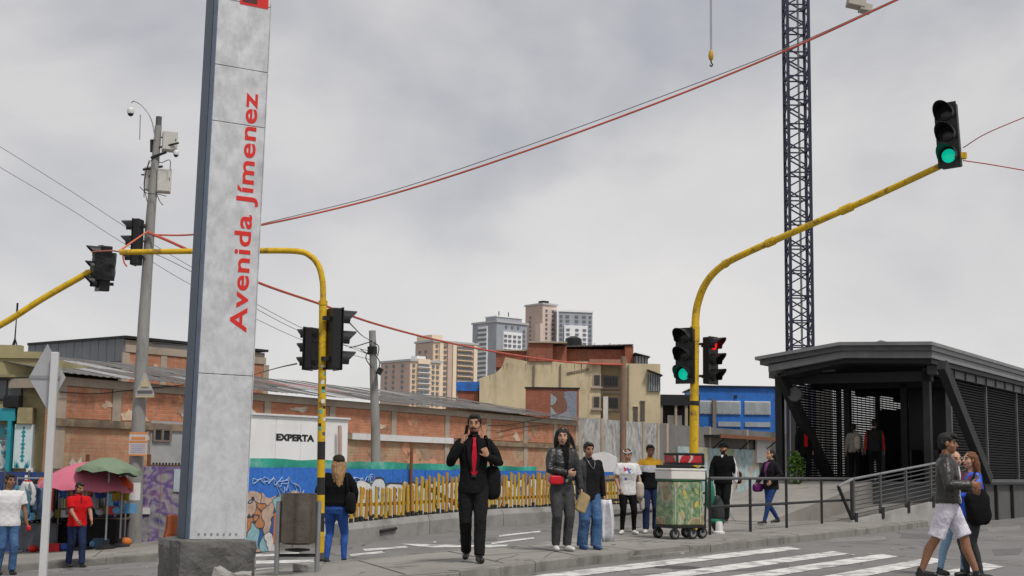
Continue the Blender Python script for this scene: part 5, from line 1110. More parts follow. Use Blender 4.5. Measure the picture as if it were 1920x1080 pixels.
for i, (a, lab) in enumerate(((((-40, 250, 40), (120, 350, 40), (235, 425, 40), (358, 500, 40), (560, 612, 44), (700, 668, 45)), 'upper thin grey wire slanting down from the left edge'), (((-40, 290, 41), (120, 385, 41), (225, 452, 41), (360, 535, 42), (560, 635, 44), (700, 676, 45)), 'lower thin grey wire slanting down from the left edge'), (((278, 470, Yu), (360, 510, 34), (560, 620, 43), (698, 660, 45)), 'thin grey wire from utility pole to slender pole'))):
    line(lab, a, .009, mat('grey cable', (.2, .19, .19)))
line('black cable from the slender pole to the right signal bracket', [(698, 640, 45), (680, 630, 38), (655, 605, 24)], .012, cb)
line('black cable from the left signal head toward the metal clad building', [(556, 682, Yp), (520, 690, 30), (470, 704, 48)], .012, cb)
line('thin red cord rising right from the long arm tip', [(1806, 277, Ye), (1850, 250, Ye - .5), (1935, 214, Ye - 1)], .009, tape, 'tape_line'); line('thin red cord falling right from the long arm tip', [(1806, 301, Ye), (1860, 309, Ye - .5), (1935, 322, Ye - 1)], .009, tape, 'tape_line')

# ================================================================== diamond sign from behind
Yd_ = 15.5; dg_ = P(80, 1080, Yd_); dsn = thing('road_sign', 'back of a white diamond road sign on a slim white post', 'sign', (dg_.x, dg_.y, g(dg_.x)))
signb = mat('sign back', (.42, .43, .45), .45, .06, 2, .03, metal=.3, dirt=(.36, .365, .38)); 
MB().bb((-.04, -.03, 0), (.04, .03, P(85, 660, Yd_).z - g(dg_.x))).build('post', mat('white post', (.56, .57, .58), .5, .06, 3, .05), dsn, bevel=.008)
c = P(89, 707, Yd_); MB().prism([P(89, 645, Yd_ + .045), P(123, 708, Yd_ + .045), P(89, 769, Yd_ + .045), P(54, 708, Yd_ + .045)], (0, .006, 0)).build('plate', signb, dsn, world=True)
MB().bb(P(55, 704, Yd_ + .036), P(113, 711, Yd_ + .044)).build('cross_bar', galv, dsn, world=True)
# orange plastic barriers
orp = mat('orange plastic', (.50, .145, .055), .6, .15, 3, .1, dirt=(.35, .12, .06))
def obar(label, px0, px1, py0, py1, off):
    a = G((px0 + px1) / 2, py1, off); s_ = F / a.y; wd = (px1 - px0) / s_; ht = (py1 - py0) / s_; t = thing('plastic_barrier', label, 'barrier', (a.x, a.y, g(a.x) + off), R(20), 'orange plastic barriers'); d = .42
    prof = [(-wd / 2, 0), (-wd / 2 + .04, .12), (-wd * .34, ht * .45), (-wd * .30, ht * .95), (-wd * .12, ht), (wd * .12, ht * .96), (wd * .36, ht * .98), (wd * .40, ht * .4), (wd / 2, .1), (wd / 2, 0), (wd * .2, 0), (wd * .16, .16), (-wd * .08, .16), (-wd * .12, 0)]
    MB().prism([(u, 0, z) for u, z in prof], (0, d, 0)).build('shell', orp, t, bevel=.03)
    for k in (-.2, .15): MB().bb((wd * k - .05, -.015, ht * .3), (wd * k + .05, .0, ht * .8)).build('rib', orp, t, bevel=.01)
obar('orange plastic water barrier standing right of the totem', 470, 524, 962, 1021, SW); obar('orange plastic barrier half hidden left of the totem', 306, 345, 966, 1018, SW)

# ================================================================== plaza railing and back railing
def rail_line(label, pts, hts, name='guard_railing'):
    base = [G(px, py, SW) for px, py in pts]; t = thing(name, label, 'railing', tuple(base[0]), 0, 'pavement railings')
    for b in base: MB().bb((b.x - .025, b.y - .025, g(b.x) + SW - .01), (b.x + .025, b.y + .025, b.z + hts[-1])).build('post', dark_metal, t, world=True)
    for h_ in hts: MB().tube([b + V((0, 0, h_)) for b in base], .028, 8).build('rail', mid_metal if h_ == hts[-1] else dark_metal, t, True, world=True)
    return t
rail_line('dark steel two rail guard railing along the kerb before the station', [(1331, 1003), (1407, 997), (1475, 990), (1541, 982), (1597, 977)], (.52, 1.05))
rail_line('low steel railing behind the group waiting at the crossing', [(1128, 1004), (1236, 985), (1330, 968)], (.33, .62, 1.0))

# ================================================================== loaded hand cart
ca = G(1276, 1010, SW); s = F / ca.y; ct_ = thing('hand_cart', 'black platform hand cart with rubber wheels in front of the yellow pole', 'cart', (ca.x, ca.y, g(ca.x) + SW), R(30))
pd = .19; W2, D2 = .74, .54
MB().bb((-W2 / 2, -D2 / 2, pd), (W2 / 2, D2 / 2, pd + .05)).build('platform', black_plastic, ct_, bevel=.01)
for x_, y_, r_ in ((-W2 * .42, -D2 * .45, .095), (W2 * .1, -D2 * .45, .095), (-W2 * .42, D2 * .45, .095), (W2 * .45, D2 * .5, .105), (W2 * .52, -D2 * .2, .105)):
    o = MB().lathe((x_, y_ - .03, r_), [(r_ * .62, 0), (r_ * .95, .0), (r_, .015), (r_, .045), (r_ * .95, .06), (r_ * .62, .06)], 20, rot=Matrix.Rotation(R(-90), 3, 'X')).build('wheel', mat('tyre rubber', (.018, .018, .018), .8), ct_, True)
    MB().lathe((x_, y_ - .037, r_), [(.015, 0), (r_ * .6, .006), (r_ * .6, .07), (.015, .074)], 14, rot=Matrix.Rotation(R(-90), 3, 'X')).build('rim', galv, o, True)
    MB().bb((x_ - .03, y_ - .045, r_), (x_ + .03, y_ - .036, pd)).build('fork', dark_metal, ct_)
MB().tube(bez([(W2 / 2, -D2 * .4, pd), (W2 / 2 + .02, -D2 * .4, 1.15), (W2 / 2 + .02, 0, 1.22), (W2 / 2 + .02, D2 * .4, 1.15), (W2 / 2, D2 * .4, pd)], 6), .018, 8).build('handle', black_plastic, ct_, True)
zc0 = g(ca.x) + SW + pd + .052
def ctp(x, y, z): m_ = Matrix.Rotation(R(30), 3, 'Z') @ V((x, y, 0)); return (ca.x + m_.x, ca.y + m_.y, zc0 + z)
fruit = blotch_mat('printed green bag', [(.03, .11, .05), (.12, .22, .10), (.30, .35, .20), (.09, .20, .09), (.40, .40, .28), (.34, .20, .10), (.16, .27, .14), (.40, .42, .36)], 2.6, .28, .5, 5)
gb = thing('green_bag', 'big square green printed bag standing on the hand cart', 'bag', ctp(0, 0, 0), R(30)); hbg = P(1268, 902, ca.y).z - zc0
MB().box((-.02, -.01, hbg / 2), (.70, .52, hbg), None, taper=.92).build('bag_body', fruit, gb, bevel=.025)
for k in range(2): MB().bb((-.33 + .55 * k, -.276, .02), (-.31 + .55 * k, -.25, hbg * .9)).build('seam_strap', mat('clear strap', (.30, .36, .28), .3), gb)
MB().bb((-.36, -.26, hbg + .002), (.34, .25, hbg + .03)).build('bag_rim', mat('dark green', (.015, .10, .05), .6), gb)
rf_ = random.Random(2); fcs = [mat('print fruit %d' % i, c, .35, .25, 8, .1) for i, c in enumerate(((.50, .22, .06), (.48, .36, .08), (.40, .07, .05), (.30, .36, .12), (.50, .44, .32), (.06, .14, .07)))]
for i in range(16):
    fz = rf_.uniform(.08, hbg * .85); ins = .08 * fz / hbg; rr2 = rf_.uniform(.03, .075); an = rf_.uniform(0, 3)
    if i % 2: q = [(rf_.uniform(-.24, .2), 0)]; mk = lambda c_, s_: (q[0][0] + rr2 * (c_ * math.cos(an) - .55 * s_ * math.sin(an)), -.274 + .022 * 2 * fz / hbg * .5 - .003, fz + rr2 * (c_ * math.sin(an) + .55 * s_ * math.cos(an)))
    else: yy = rf_.uniform(-.18, .16); mk = lambda c_, s_: (.334 - .028 * fz / hbg, yy + rr2 * (c_ * math.cos(an) - .55 * s_ * math.sin(an)), fz + rr2 * (c_ * math.sin(an) + .55 * s_ * math.cos(an)))
    MB().prism([mk(math.cos(2 * math.pi * j / 12), math.sin(2 * math.pi * j / 12)) for j in range(12)], (0, -.002, 0) if i % 2 else (.002, 0, 0)).build('printed_fruit', fcs[i % 6], gb)
fb = thing('foam_box', 'white foam cooler box resting on top of the green bag', 'box', ctp(.0, 0, hbg + .032), R(26))
MB().bb((-.36, -.27, 0), (.35, .27, .15)).build('box', mat('white foam', (.62, .61, .57), .8, .05), fb, bevel=.015); MB().bb((-.37, -.28, .152), (.36, .28, .19)).build('lid', mat('white foam', (.62, .61, .57)), fb, bevel=.01); MB().bb((-.35, -.26, .192), (.1, .26, .25)).build('black_tray', black_plastic, fb, bevel=.01)
rb = thing('red_cooler', 'red cooler bag with black straps on top of the foam box', 'cooler', ctp(.1, .02, hbg + .032 + .252), R(22))
MB().bb((-.30, -.22, 0), (.28, .22, .03)).build('base', black_plastic, rb); MB().bb((-.29, -.21, .032), (.27, .21, .17)).build('body', patch_mat('red print', [(.42, .012, .02), (.40, .01, .02), (.45, .06, .06), (.5, .45, .42), (.38, .01, .02)], 5, dist=.3), rb, bevel=.015); MB().bb((-.30, -.22, .172), (.28, .22, .21)).build('lid', black_plastic, rb, bevel=.01)
for x_ in (-.28, .24): MB().bb((x_, -.228, .0), (x_ + .04, -.2205, .2)).build('strap', black_plastic, rb)
# sack and white bucket behind the cart
p = G(1345, 1000, SW); bk = thing('white_bucket', 'white plastic bucket base standing by the first railing post', 'bucket', (p.x + .02, p.y - .1, g(p.x) + SW))
MB().lathe((0, 0, 0), [(.11, 0), (.11, .03), (.075, .05), (.065, .2), (.05, .23)], 16).build('shell', white_paint, bk, True)
sk = thing('dark_sack', 'dark bulging sack with green lid lying behind the cart', 'sack', (p.x, p.y + .35, g(p.x) + SW))
MB().ell((.05, 0, .36), (.15, .2, .36)).build('sack_body', mat('dark sack', (.025, .028, .03), .7, .3, 6, .4), sk, True); MB().ell((-.10, -.05, .72), (.10, .12, .30)).build('green_cover', mat('green sheet', (.01, .16, .09), .5, .2, 6, .4), sk, True); MB().ell((.03, -.06, .22), (.16, .17, .07)).build('green_band', mat('green sheet', (.01, .16, .09)), sk, True)

# ================================================================== plant by the station
p = P(1493, 905, 38.2); pl = thing('leafy_plant', 'green leafy plant beside the station front column', 'plant', (p.x, p.y, g(p.x) + SW))
leafm = [mat('leaf green', (.06, .14, .02), .6, .25, 8), mat('leaf light', (.10, .20, .03), .6, .25, 8)]
rnd = random.Random(5)
for i in range(5): a = rnd.uniform(0, 6.28); MB().tube(bez([(0, 0, 0), (.06 * math.cos(a), .06 * math.sin(a), .5), (.2 * math.cos(a), .2 * math.sin(a), .95 + .1 * i)], 4), .012, 5).build('stem', mat('stem', (.1, .1, .04)), pl)
lf = []
for m_ in leafm:
    q = MB(); q.add([(0, 0, 0), (.05, .06, .01), (.035, .17, 0), (0, .24, -.03), (-.035, .17, 0), (-.05, .06, .01), (0, .1, -.015)], [(0, 1, 6), (1, 2, 6), (2, 3, 6), (3, 4, 6), (4, 5, 6), (5, 0, 6)]); lf.append(q.mesh('leaf', m_))
for i in range(80):
    z_ = .85 + .8 * rnd.random() ** .7; r_ = .14 * rnd.random() ** .5; a = rnd.uniform(0, 6.28); inst(lf[i % 2], 'leaf', pl, (r_ * math.cos(a), r_ * math.sin(a), z_), (rnd.uniform(-.9, .9), rnd.uniform(-.5, .5), a), (1.1,) * 3)
# ================================================================== market stalls at left
def umbrella(label, px, py_top, py_rim, half_px, Y, m_, tilt=(0, 0), n=8, sag=.10, base_off=SW):
    a = P(px, py_top, Y); zr_ = P(px, py_rim, Y).z; r_ = half_px * Y / F; gz = g(a.x) + base_off
    t = thing('market_umbrella', label, 'umbrella', (a.x, a.y, gz), 0, 'market umbrellas'); H = a.z - gz; hr = a.z - zr_
    Tm = Matrix.Rotation(tilt[0], 3, 'Y') @ Matrix.Rotation(tilt[1], 3, 'X')
    mb = MB(); vs = []; K = 6; NN = n * 4
    for i in range(K + 1):
        f = i / K
        for j in range(NN):
            an = 2 * math.pi * j / NN; ph = (j % 4) / 4; sc = 1 - sag * math.sin(ph * math.pi) * f ** 1.5
            q = V((r_ * f * sc * math.cos(an), r_ * f * sc * math.sin(an), -hr * (f ** 1.6) + .02 * noise.noise(V((an * 3, f * 4, H)))) ); q = Tm @ q
            if i == K and False: pass
            vs.append(V((q.x, q.y, H + q.z)))
    for j in range(NN):
        an = 2 * math.pi * j / NN; q = Tm @ V((r_ * .985 * math.cos(an), r_ * .985 * math.sin(an), -hr - .10 - .03 * math.sin(j * 1.7))); vs.append(V((q.x, q.y, H + q.z)))
    mb.add(vs, [(i * NN + j, i * NN + (j + 1) % NN, (i + 1) * NN + (j + 1) % NN, (i + 1) * NN + j) for i in range(K + 1) for j in range(NN)]); mb.build('canopy', m_, t, True)
    MB().tube([(0, 0, 0), (0, 0, H - .01)], .022, 8).build('pole', galv, t, True)
    for j in range(n):
        an = 2 * math.pi * j / n; q = Tm @ V((r_ * .95 * math.cos(an), r_ * .95 * math.sin(an), -hr * .93 - .015)); MB().tube([(0, 0, H - .05), (q.x, q.y, H + q.z - .01)], .008, 4).build('rib', galv, t)
    MB().lathe((0, 0, 0), [(.22, 0), (.22, .05), (.05, .1), (.05, .2)], 14).build('base', dark_metal, t)
umbrella('wide pink market umbrella over the street stall', 166, 866, 909, 88, 31.6, mat('pink canvas', (.52, .135, .20), .7, .10, 2, .1, 20), (R(3), 0))
umbrella('faded green market umbrella tilted beside the utility pole', 206, 858, 880, 60, 31.0, mat('green canvas', (.16, .215, .145), .75, .12, 2, .1, 20), (R(2), R(-4)))
umbrella('small orange red umbrella tucked under the green one', 231, 892, 908, 20, 31.6, mat('orange canvas', (.56, .075, .02), .7, .1, 2, .1, 20))
# stall back screen (blue and graffiti panels)
Ys = 34.0
def sx(px): return P(px, 950, Ys).x
sb = thing('stall_screen', 'blue and grey graffiti covered panels screening the street stalls', 'screen', (sx(-40), Ys, g(sx(-40)) + SW))
gz0 = g(sx(-40)) + SW; zt_ = lambda py: P(200, py, Ys).z - gz0
dkb = mat('dark blue panel', (.018, .045, .19), .6, .2, 2, .1, dirt=(.06, .07, .1), dscale=1.5)

gp = blotch_mat('purple graffiti', [(.04, .05, .24), (.26, .25, .29), (.36, .34, .36), (.14, .07, .30), (.38, .35, .38), (.30, .16, .28), (.05, .08, .30), (.36, .35, .36)], 1.3, .6, .7, 3)

ed = [-40, 5, 50, 92, 130, 170, 215, 262, 300, 350]
for i in range(len(ed) - 1):
    m_ = dkb if i < 6 else gp; zz3 = zt_(887 if i < 6 else 873)
    MB().bb((sx(ed[i]) - sx(-40) + .01, 0, -.5), (sx(ed[i + 1]) - sx(-40) - .01, .05, zz3)).build('screen_panel', m_, sb)
for i in range(6): MB().bb((sx(ed[i]) - sx(-40), -.04, -.4), (sx(ed[i]) - sx(-40) + .05, -.002, zt_(884))).build('screen_post', mid_metal, sb)
MB().bb((sx(324) - sx(-40), -.03, zt_(920)), (sx(338) - sx(-40), -.002, zt_(878))).build('paper_sign', mat('pale blue paper', (.45, .52, .58), .8), sb)
MB().bb((sx(262) - sx(-40), -.04, zt_(963)), (sx(282) - sx(-40), -.002, zt_(951))).build('white_sign', white_paint, sb)
MB().bb((sx(44) - sx(-40), -.03, zt_(907)), (sx(51) - sx(-40), -.002, zt_(893))).build('paper_sign', white_paint, sb)
for k in range(10): MB().bb((sx(282 + 6 * k) - sx(-40), .0, zt_(870)), (sx(285 + 6 * k) - sx(-40), .05, zt_(866))).build('top_spike', black_paint, sb)
for px in (164, 279): 
    p = P(px, 870, Ys + .2); one(MB().tube([(p.x, p.y, g(p.x) + SW), (p.x, p.y, P(px, 852, Ys).z)], .05, 8), 'rusty_post', rust, 'rusty post sticking up behind the %s' % ('pink umbrella' if px == 164 else 'purple graffiti panels'), 'post', (p.x, p.y, g(p.x) + SW))
# stall frames with tables and goods
cloths = [mat('cloth %s' % n_, c, .85, .25, 5, .4, 14) for n_, c in (('navy', (.02, .03, .09)), ('royal', (.03, .08, .32)), ('white', (.5, .5, .5)), ('red', (.42, .02, .025)), ('grey', (.12, .13, .15)), ('denim', (.08, .13, .22)), ('black', (.015, .015, .017)), ('olive', (.20, .19, .04)), ('teal', (.06, .16, .22)), ('pale', (.34, .38, .44)))]
def stall(label, px0, px1, Y, gh=.8):
    x0 = P(px0, 950, Y).x; x1 = P(px1, 950, Y).x; z0 = min(g(x0), g(x1)) + SW; t = thing('market_stall', label, 'stall', ((x0 + x1) / 2, Y, z0), 0, 'street stalls'); w_ = (x1 - x0) / 2
    for a in (-1, 1):
        for y_ in (0, .8): MB().tube([(a * w_, y_, -.06), (a * w_, y_, 1.75)], .018, 6).build('post', galv, t)
    for y_ in (0, .8): MB().tube([(-w_, y_, 1.72), (w_, y_, 1.72)], .016, 6).build('top_rail', galv, t)
    MB().bb((-w_, -.05, gh - .04), (w_, .85, gh)).build('table_top', mat('stall board', (.12, .10, .09), .8), t); MB().bb((-w_, -.06, .1), (w_, -.04, gh - .03)).build('front_cloth', cloths[(4, 6, 0)[(px0 // 10) % 3]], t)
    return t, w_, z0, (x0 + x1) / 2
def garment(label, x, y, z, m_, wd, ht, seed, rz=0, group='clothes hung on the stalls'):
    rnd = random.Random(seed); mb = MB(); n = 9; K = 8; vs = []
    for i in range(K + 1):
        f = i / K; hw = wd / 2 * (.55 + .6 * min(1, f * 3)) * (1 + .08 * rnd.uniform(-1, 1))
        for j in range(n):
            u = (j / (n - 1) - .5) * 2; vs.append((hw * u, .04 * math.sin(u * 5 + seed) * (.4 + f) + (.05 if abs(u) < .6 else 0), -ht * f + .03 * rnd.uniform(-1, 1) * (1 if i == K else 0)))
    mb.add(vs, [(i * n + j, i * n + j + 1, (i + 1) * n + j + 1, (i + 1) * n + j) for i in range(K) for j in range(n - 1)])
    o = mb.build('garment', m_, None, True); o.location = (x, y, z); o.rotation_euler = (0, 0, rz); so_ = o.modifiers.new('solid', 'SOLIDIFY'); so_.thickness = .05
    tag(o, label, 'clothing', group)
names = ['navy', 'royal blue', 'white', 'red', 'grey', 'denim blue', 'black', 'olive', 'teal', 'pale blue']
places = ['left', 'middle', 'right']
for si, (px0, px1, Y, place) in enumerate(((30, 110, 32.6, 'at the left end behind the sign post'), (108, 165, 33.0, 'under the pink umbrella'), (160, 236, 32.8, 'between the pink umbrella and the utility pole'))):
    t, w_, z0, cx = stall('street stall frame %s' % place, px0, px1, Y, .7)
    n = 6
    for k in range(n):
        ci = (k * 3 + si * 4 + (k // 3)) % 10; lab = '%s garment hung %s on the %s street stall' % (names[ci], ('first from left', 'second from left', 'third from left', 'fourth from left', 'fifth from left', 'last at right')[k], places[si])
        garment(lab, cx - w_ + (k + .5) * 2 * w_ / n, Y + .05, z0 + 1.68, cloths[ci], 2 * w_ / n * 1.05, .7 + .25 * ((k * 7 + si) % 3) / 2, k + si * 10, .2 * math.sin(k))
    for k in range(5):
        ci = (k * 7 + si * 3 + 2) % 10; rr_ = random.Random(k + si * 9); xx = cx - w_ + .15 + k * (2 * w_ - .3) / 4
        mb = MB(); mb.box((xx, Y + .25, z0 + .7 + .08 + .03 * k % .1), (2 * w_ / 6, .4, .14 + .05 * rr_.random()), Matrix.Rotation(rr_.uniform(-.1, .1), 3, 'Z'))
        one(mb, 'folded_clothes', cloths[ci], '%s folded clothes pile, %s from left on the %s street stall' % (names[ci], ('first', 'second', 'third', 'fourth', 'fifth')[k], places[si]), 'clothes', (xx, Y + .25, z0 + .705), group='folded clothes on the stalls', bevel=.04)
# red box, crates and sacks on the ground
def crate(label, px, py, wpx, hpx, m_, name='crate', rz=.1):
    a = G(px, py, SW); s_ = F / a.y; wd, ht = wpx / s_, hpx / s_; t = thing(name, label, 'crate' if name == 'crate' else name.split('_')[-1], (a.x, a.y, g(a.x) + SW), rz, 'boxes by the stalls')
    MB().box((0, wd * .35, ht / 2), (wd, wd * .7, ht), None, taper=1.04).build('box', m_, t, bevel=.015)
    MB().bb((-wd * .54, -wd * .04, ht), (wd * .54, wd * .74, ht + .03)).build('rim', m_, t)
redb = mat('red plastic', (.50, .015, .015), .45, .1, 3, .05)
crate('tall red plastic bin beside the utility pole', 221, 1014, 26, 58, redb, 'red_bin'); crate('royal blue crate behind the red bin', 203, 1013, 20, 60, mat('blue plastic', (.02, .09, .40), .45), 'crate', -.2)
crate('black rubbish box under the pink umbrella', 176, 1014, 22, 26, black_plastic); crate('grey metal rack box by the man in red', 164, 1012, 16, 52, mat('rack grey', (.2, .21, .22), .5, .3, 6), 'metal_box'); crate('dark low box at the left stall', 60, 1014, 26, 22, black_plastic); crate('pale low box at the left stall', 84, 1015, 20, 12, mat('card pale', (.42, .38, .33), .8)); crate('navy low box left of the white sign post', 34, 1014, 20, 30, mat('blue navy', (.02, .03, .12), .5)); crate('white bag shaped box beside the red bin', 236, 1014, 10, 40, white_paint)
for i, (px, py) in enumerate(((112, 1017), (72, 1018), (122, 1018), (40, 1019))):
    a = G(px, py, SW); mb = MB(); mb.ell((a.x, a.y, g(a.x) + SW + .09), (.2, .14, .10)); one(mb, 'cloth_bundle', cloths[(2, 3, 0, 4)[i]], ('white', 'red', 'navy', 'grey')[i] + ' cloth bundle lying on the ground before the stalls', 'bundle', (a.x, a.y, g(a.x) + SW), smooth=True)

rg = random.Random(17)
brights = cloths + [redb, white_paint, mat('goods yellow', (.5, .36, .03), .6), mat('goods orange', (.55, .16, .03), .6), mat('goods sky', (.12, .32, .55), .6)]
for i in range(46):
    px = rg.uniform(20, 240); Yg = rg.uniform(31.6, 33.6); x = P(px, 960, Yg).x; gz1 = g(x) + SW
    lev = rg.choice((0, 0, .74, .74, .74)); s1 = rg.uniform(.09, .2); m_ = rg.choice(brights); mb = MB()
    if rg.random() < .5: mb.box((x, Yg, gz1 + lev + s1 * .6), (s1 * 2, s1 * 1.5, s1 * 1.2), Matrix.Rotation(rg.uniform(0, 3), 3, 'Z'))
    else: mb.ell((x, Yg, gz1 + lev + s1 * .7), (s1, s1 * .8, s1 * .75), Matrix.Rotation(rg.uniform(0, 3), 3, 'Z'))
    one(mb, 'stall_goods', m_, 'small %s bundle of goods %s %s' % ((names + ['bright red', 'off white', 'yellow', 'orange', 'sky blue'])[brights.index(m_)], 'on the table of' if lev else 'on the ground by', ('the left street stall', 'the stall under the pink umbrella', 'the stall by the utility pole')[0 if px < 108 else 1 if px < 165 else 2]), 'goods', (x, Yg, gz1 + lev), group='small goods on the stalls', smooth=True)
for i in range(14):
    px = 38 + i * 14.5; x = P(px, 930, 32.2).x
    garment('bright garment hanging at the front of the stalls, %s from left' % ('first', 'second', 'third', 'fourth', 'fifth', 'sixth', 'seventh', 'eighth', 'ninth', 'tenth', 'eleventh', 'twelfth', 'thirteenth', 'fourteenth')[i], x, 32.2 + rg.uniform(-.1, .1), g(x) + SW + rg.uniform(1.45, 1.7), rg.choice(brights), rg.uniform(.3, .5), rg.uniform(.35, .75), 50 + i, rg.uniform(-.6, .6)) if i not in (4, 5) else None
# ================================================================== people
import numpy as np
_tmp = bpy.data.scenes.new('remesh_workspace')
def remesh(name, mb, vox, sm=4, fac=.5):
    me = mb.mesh('tmp', [])
    o = bpy.data.objects.new('tmp', me); _tmp.collection.objects.link(o)
    r = o.modifiers.new('r', 'REMESH'); r.mode = 'VOXEL'; r.voxel_size = vox; r.use_smooth_shade = True
    if sm: s_ = o.modifiers.new('s', 'SMOOTH'); s_.iterations = sm; s_.factor = fac
    vl = _tmp.view_layers[0]; vl.update(); dg = vl.depsgraph; dg.update(); res = bpy.data.meshes.new_from_object(o.evaluated_get(dg)); bpy.data.objects.remove(o); bpy.data.meshes.remove(me)
    res.name = name; res.polygons.foreach_set('use_smooth', [True] * len(res.polygons)); return res
def ik(a, t, l1, l2, hint):
    d = t - a; L = min(d.length, (l1 + l2) * .999); dn = d.normalized(); t = a + dn * L
    x = (l1 * l1 - l2 * l2 + L * L) / (2 * L); h = math.sqrt(max(l1 * l1 - x * x, 0)); p = hint - dn * hint.dot(dn); p.normalize(); return a + dn * x + p * h, t
def limb(mb, pts, rads, n=12):
    """tapered limb with rounded ends"""
    pts = [V(p) for p in pts]; d0 = (pts[0] - pts[1]).normalized(); d1 = (pts[-1] - pts[-2]).normalized()
    P_ = [pts[0] + d0 * rads[0] * .8, pts[0] + d0 * rads[0] * .45]; R_ = [rads[0] * .35, rads[0] * .82]
    for i, p in enumerate(pts):
        P_.append(p); R_.append(rads[i])
        if i < len(pts) - 1: P_.append(p.lerp(pts[i + 1], .5)); R_.append((rads[i] + rads[i + 1]) / 2)
    P_ += [pts[-1] + d1 * rads[-1] * .45, pts[-1] + d1 * rads[-1] * .8]; R_ += [rads[-1] * .82, rads[-1] * .35]
    mb.tube(P_, R_, n)
def torso(mb, rings, spine, n=20, power=2.5):
    vs = []
    for z, rx, ry, dy in rings:
        c = spine(z)
        for j in range(n):
            a = 2 * math.pi * j / n; ca, sa = math.cos(a), math.sin(a)
            vs.append((c.x + rx * math.copysign(abs(ca) ** (2 / power), ca), c.y + dy + ry * math.copysign(abs(sa) ** (2 / power), sa), z))
    m_ = len(rings); fs = [(i * n + j, i * n + (j + 1) % n, (i + 1) * n + (j + 1) % n, (i + 1) * n + j) for i in range(m_ - 1) for j in range(n)] + [tuple(range(n))[::-1], tuple(range((m_ - 1) * n, m_ * n))]
    mb.add(vs, fs)
def hand(mb, w, d, nrm, side, curl=.5, k=1.0):
    """palm with four unequal fingers and a thumb; d: direction of the hand, nrm: the way the palm looks, side: towards the thumb"""
    d = d.normalized(); nrm = (nrm - d * nrm.dot(d)).normalized(); side = nrm.cross(d) * (1 if nrm.cross(d).dot(side) > 0 else -1)
    vs = []
    for f, hw, th in ((-.01, .026, .02), (.02, .034, .019), (.06, .041, .016), (.088, .040, .013)):
        for a in range(10):
            q = 2 * math.pi * a / 10; vs.append(w + d * f * k + side * math.cos(q) * hw * k + nrm * math.sin(q) * th * k)
    mb.add(vs, [(i * 10 + j, i * 10 + (j + 1) % 10, (i + 1) * 10 + (j + 1) % 10, (i + 1) * 10 + j) for i in range(3) for j in range(10)] + [tuple(range(10))[::-1], tuple(range(30, 40))])
    for o_, L, sp in ((.031, .070, .10), (.0105, .080, .03), (-.0105, .074, -.05), (-.031, .058, -.14)):
        p = w + d * .080 * k + side * o_ * k; dd = (d + side * sp).normalized(); pts = [p]; an = curl * .35
        for s_ in (.42, .32, .26):
            p = p + (dd * math.cos(an) + nrm * math.sin(an)) * L * s_ * k; pts.append(p); an += curl
        limb(mb, pts, [.0088 * k, .0084 * k, .0078 * k, .0068 * k], 8)
    p = w + d * .022 * k + side * .03 * k; dd = (d * .75 + side * .75 + nrm * .25).normalized()
    p2 = p + dd * .042 * k; p3 = p2 + (d * .85 + side * .25 + nrm * .35 * (curl + .3)).normalized() * .036 * k
    limb(mb, [p, p2, p3], [.0135 * k, .0108 * k, .0082 * k], 8)
def displace(me, amp, sc, seed, aniso=(1, 1, .6)):
    nv = len(me.vertices); co = np.empty(nv * 3, np.float32); no = np.empty(nv * 3, np.float32)
    me.vertices.foreach_get('co', co); me.vertices.foreach_get('normal', no); sv = V((seed * 3.1, seed * 1.7, seed * .9)); nz = noise.noise
    q = (co.reshape(-1, 3) * np.array(aniso, np.float32) * sc).tolist()
    d = np.array([nz(V(a) + sv) * .65 + nz(V(a) * 2.3 + sv) * .35 for a in q], np.float32)
    me.vertices.foreach_set('co', (co.reshape(-1, 3) + no.reshape(-1, 3) * (d * amp)[:, None]).ravel()); me.update()
SKIN = {'tan': mat('skin tan', (.36, .185, .115), .5, .08, 9, .05, 90), 'light': mat('skin light', (.47, .27, .185), .5, .07, 9, .05, 90), 'dark': mat('skin brown', (.25, .12, .07), .5, .08, 9, .05, 90)}
LIP = mat('lips', (.24, .075, .06), .45, .1); BROW = mat('brow hair', (.02, .014, .011), .8)
EYEW = mat('eye white', (.17, .155, .145), .3, .02); EYED = mat('eye dark', (.012, .009, .008), .2, .02)
HAIRB = mat('black hair', (.012, .0105, .0095), .65, .3, 30, .5, 60, aniso=(2, 2, .3)); HAIRBR = mat('auburn hair', (.13, .045, .016), .5, .35, 20, .5, 50, aniso=(2, 2, .3)); HAIRBL = mat('dark blond hair', (.27, .16, .07), .5, .35, 20, .5, 50, aniso=(2, 2, .3)); HAIRG = mat('grey hair', (.27, .26, .25), .6, .25, 30, .4, 60)
def cloth(n_, c, rough=.9, var=.22, bump=.35, bs=22, spec=.08, **k): return mat('cloth ' + n_, c, rough, var, 7, bump, bs, spec=spec, **k)
BLACKC = cloth('suit black', (.0105, .0105, .0115)); SHIRTB = cloth('shirt black', (.008, .008, .009)); REDC = cloth('tie red', (.42, .012, .03), .5)
LEATH = cloth('leather black', (.016, .016, .017), .38, .25, .5, 30, .5); GREYJ = cloth('grey denim', (.052, .054, .058)); BLUEJ = cloth('blue denim', (.055, .115, .235), dirt=(.10, .17, .30), dscale=5); NAVYJ = cloth('navy denim', (.020, .030, .075)); BRIGHTJ = cloth('bright denim', (.030, .085, .30), dirt=(.05, .12, .36), dscale=4); LIGHTJ = cloth('light denim', (.20, .32, .46), dirt=(.26, .38, .5), dscale=5)
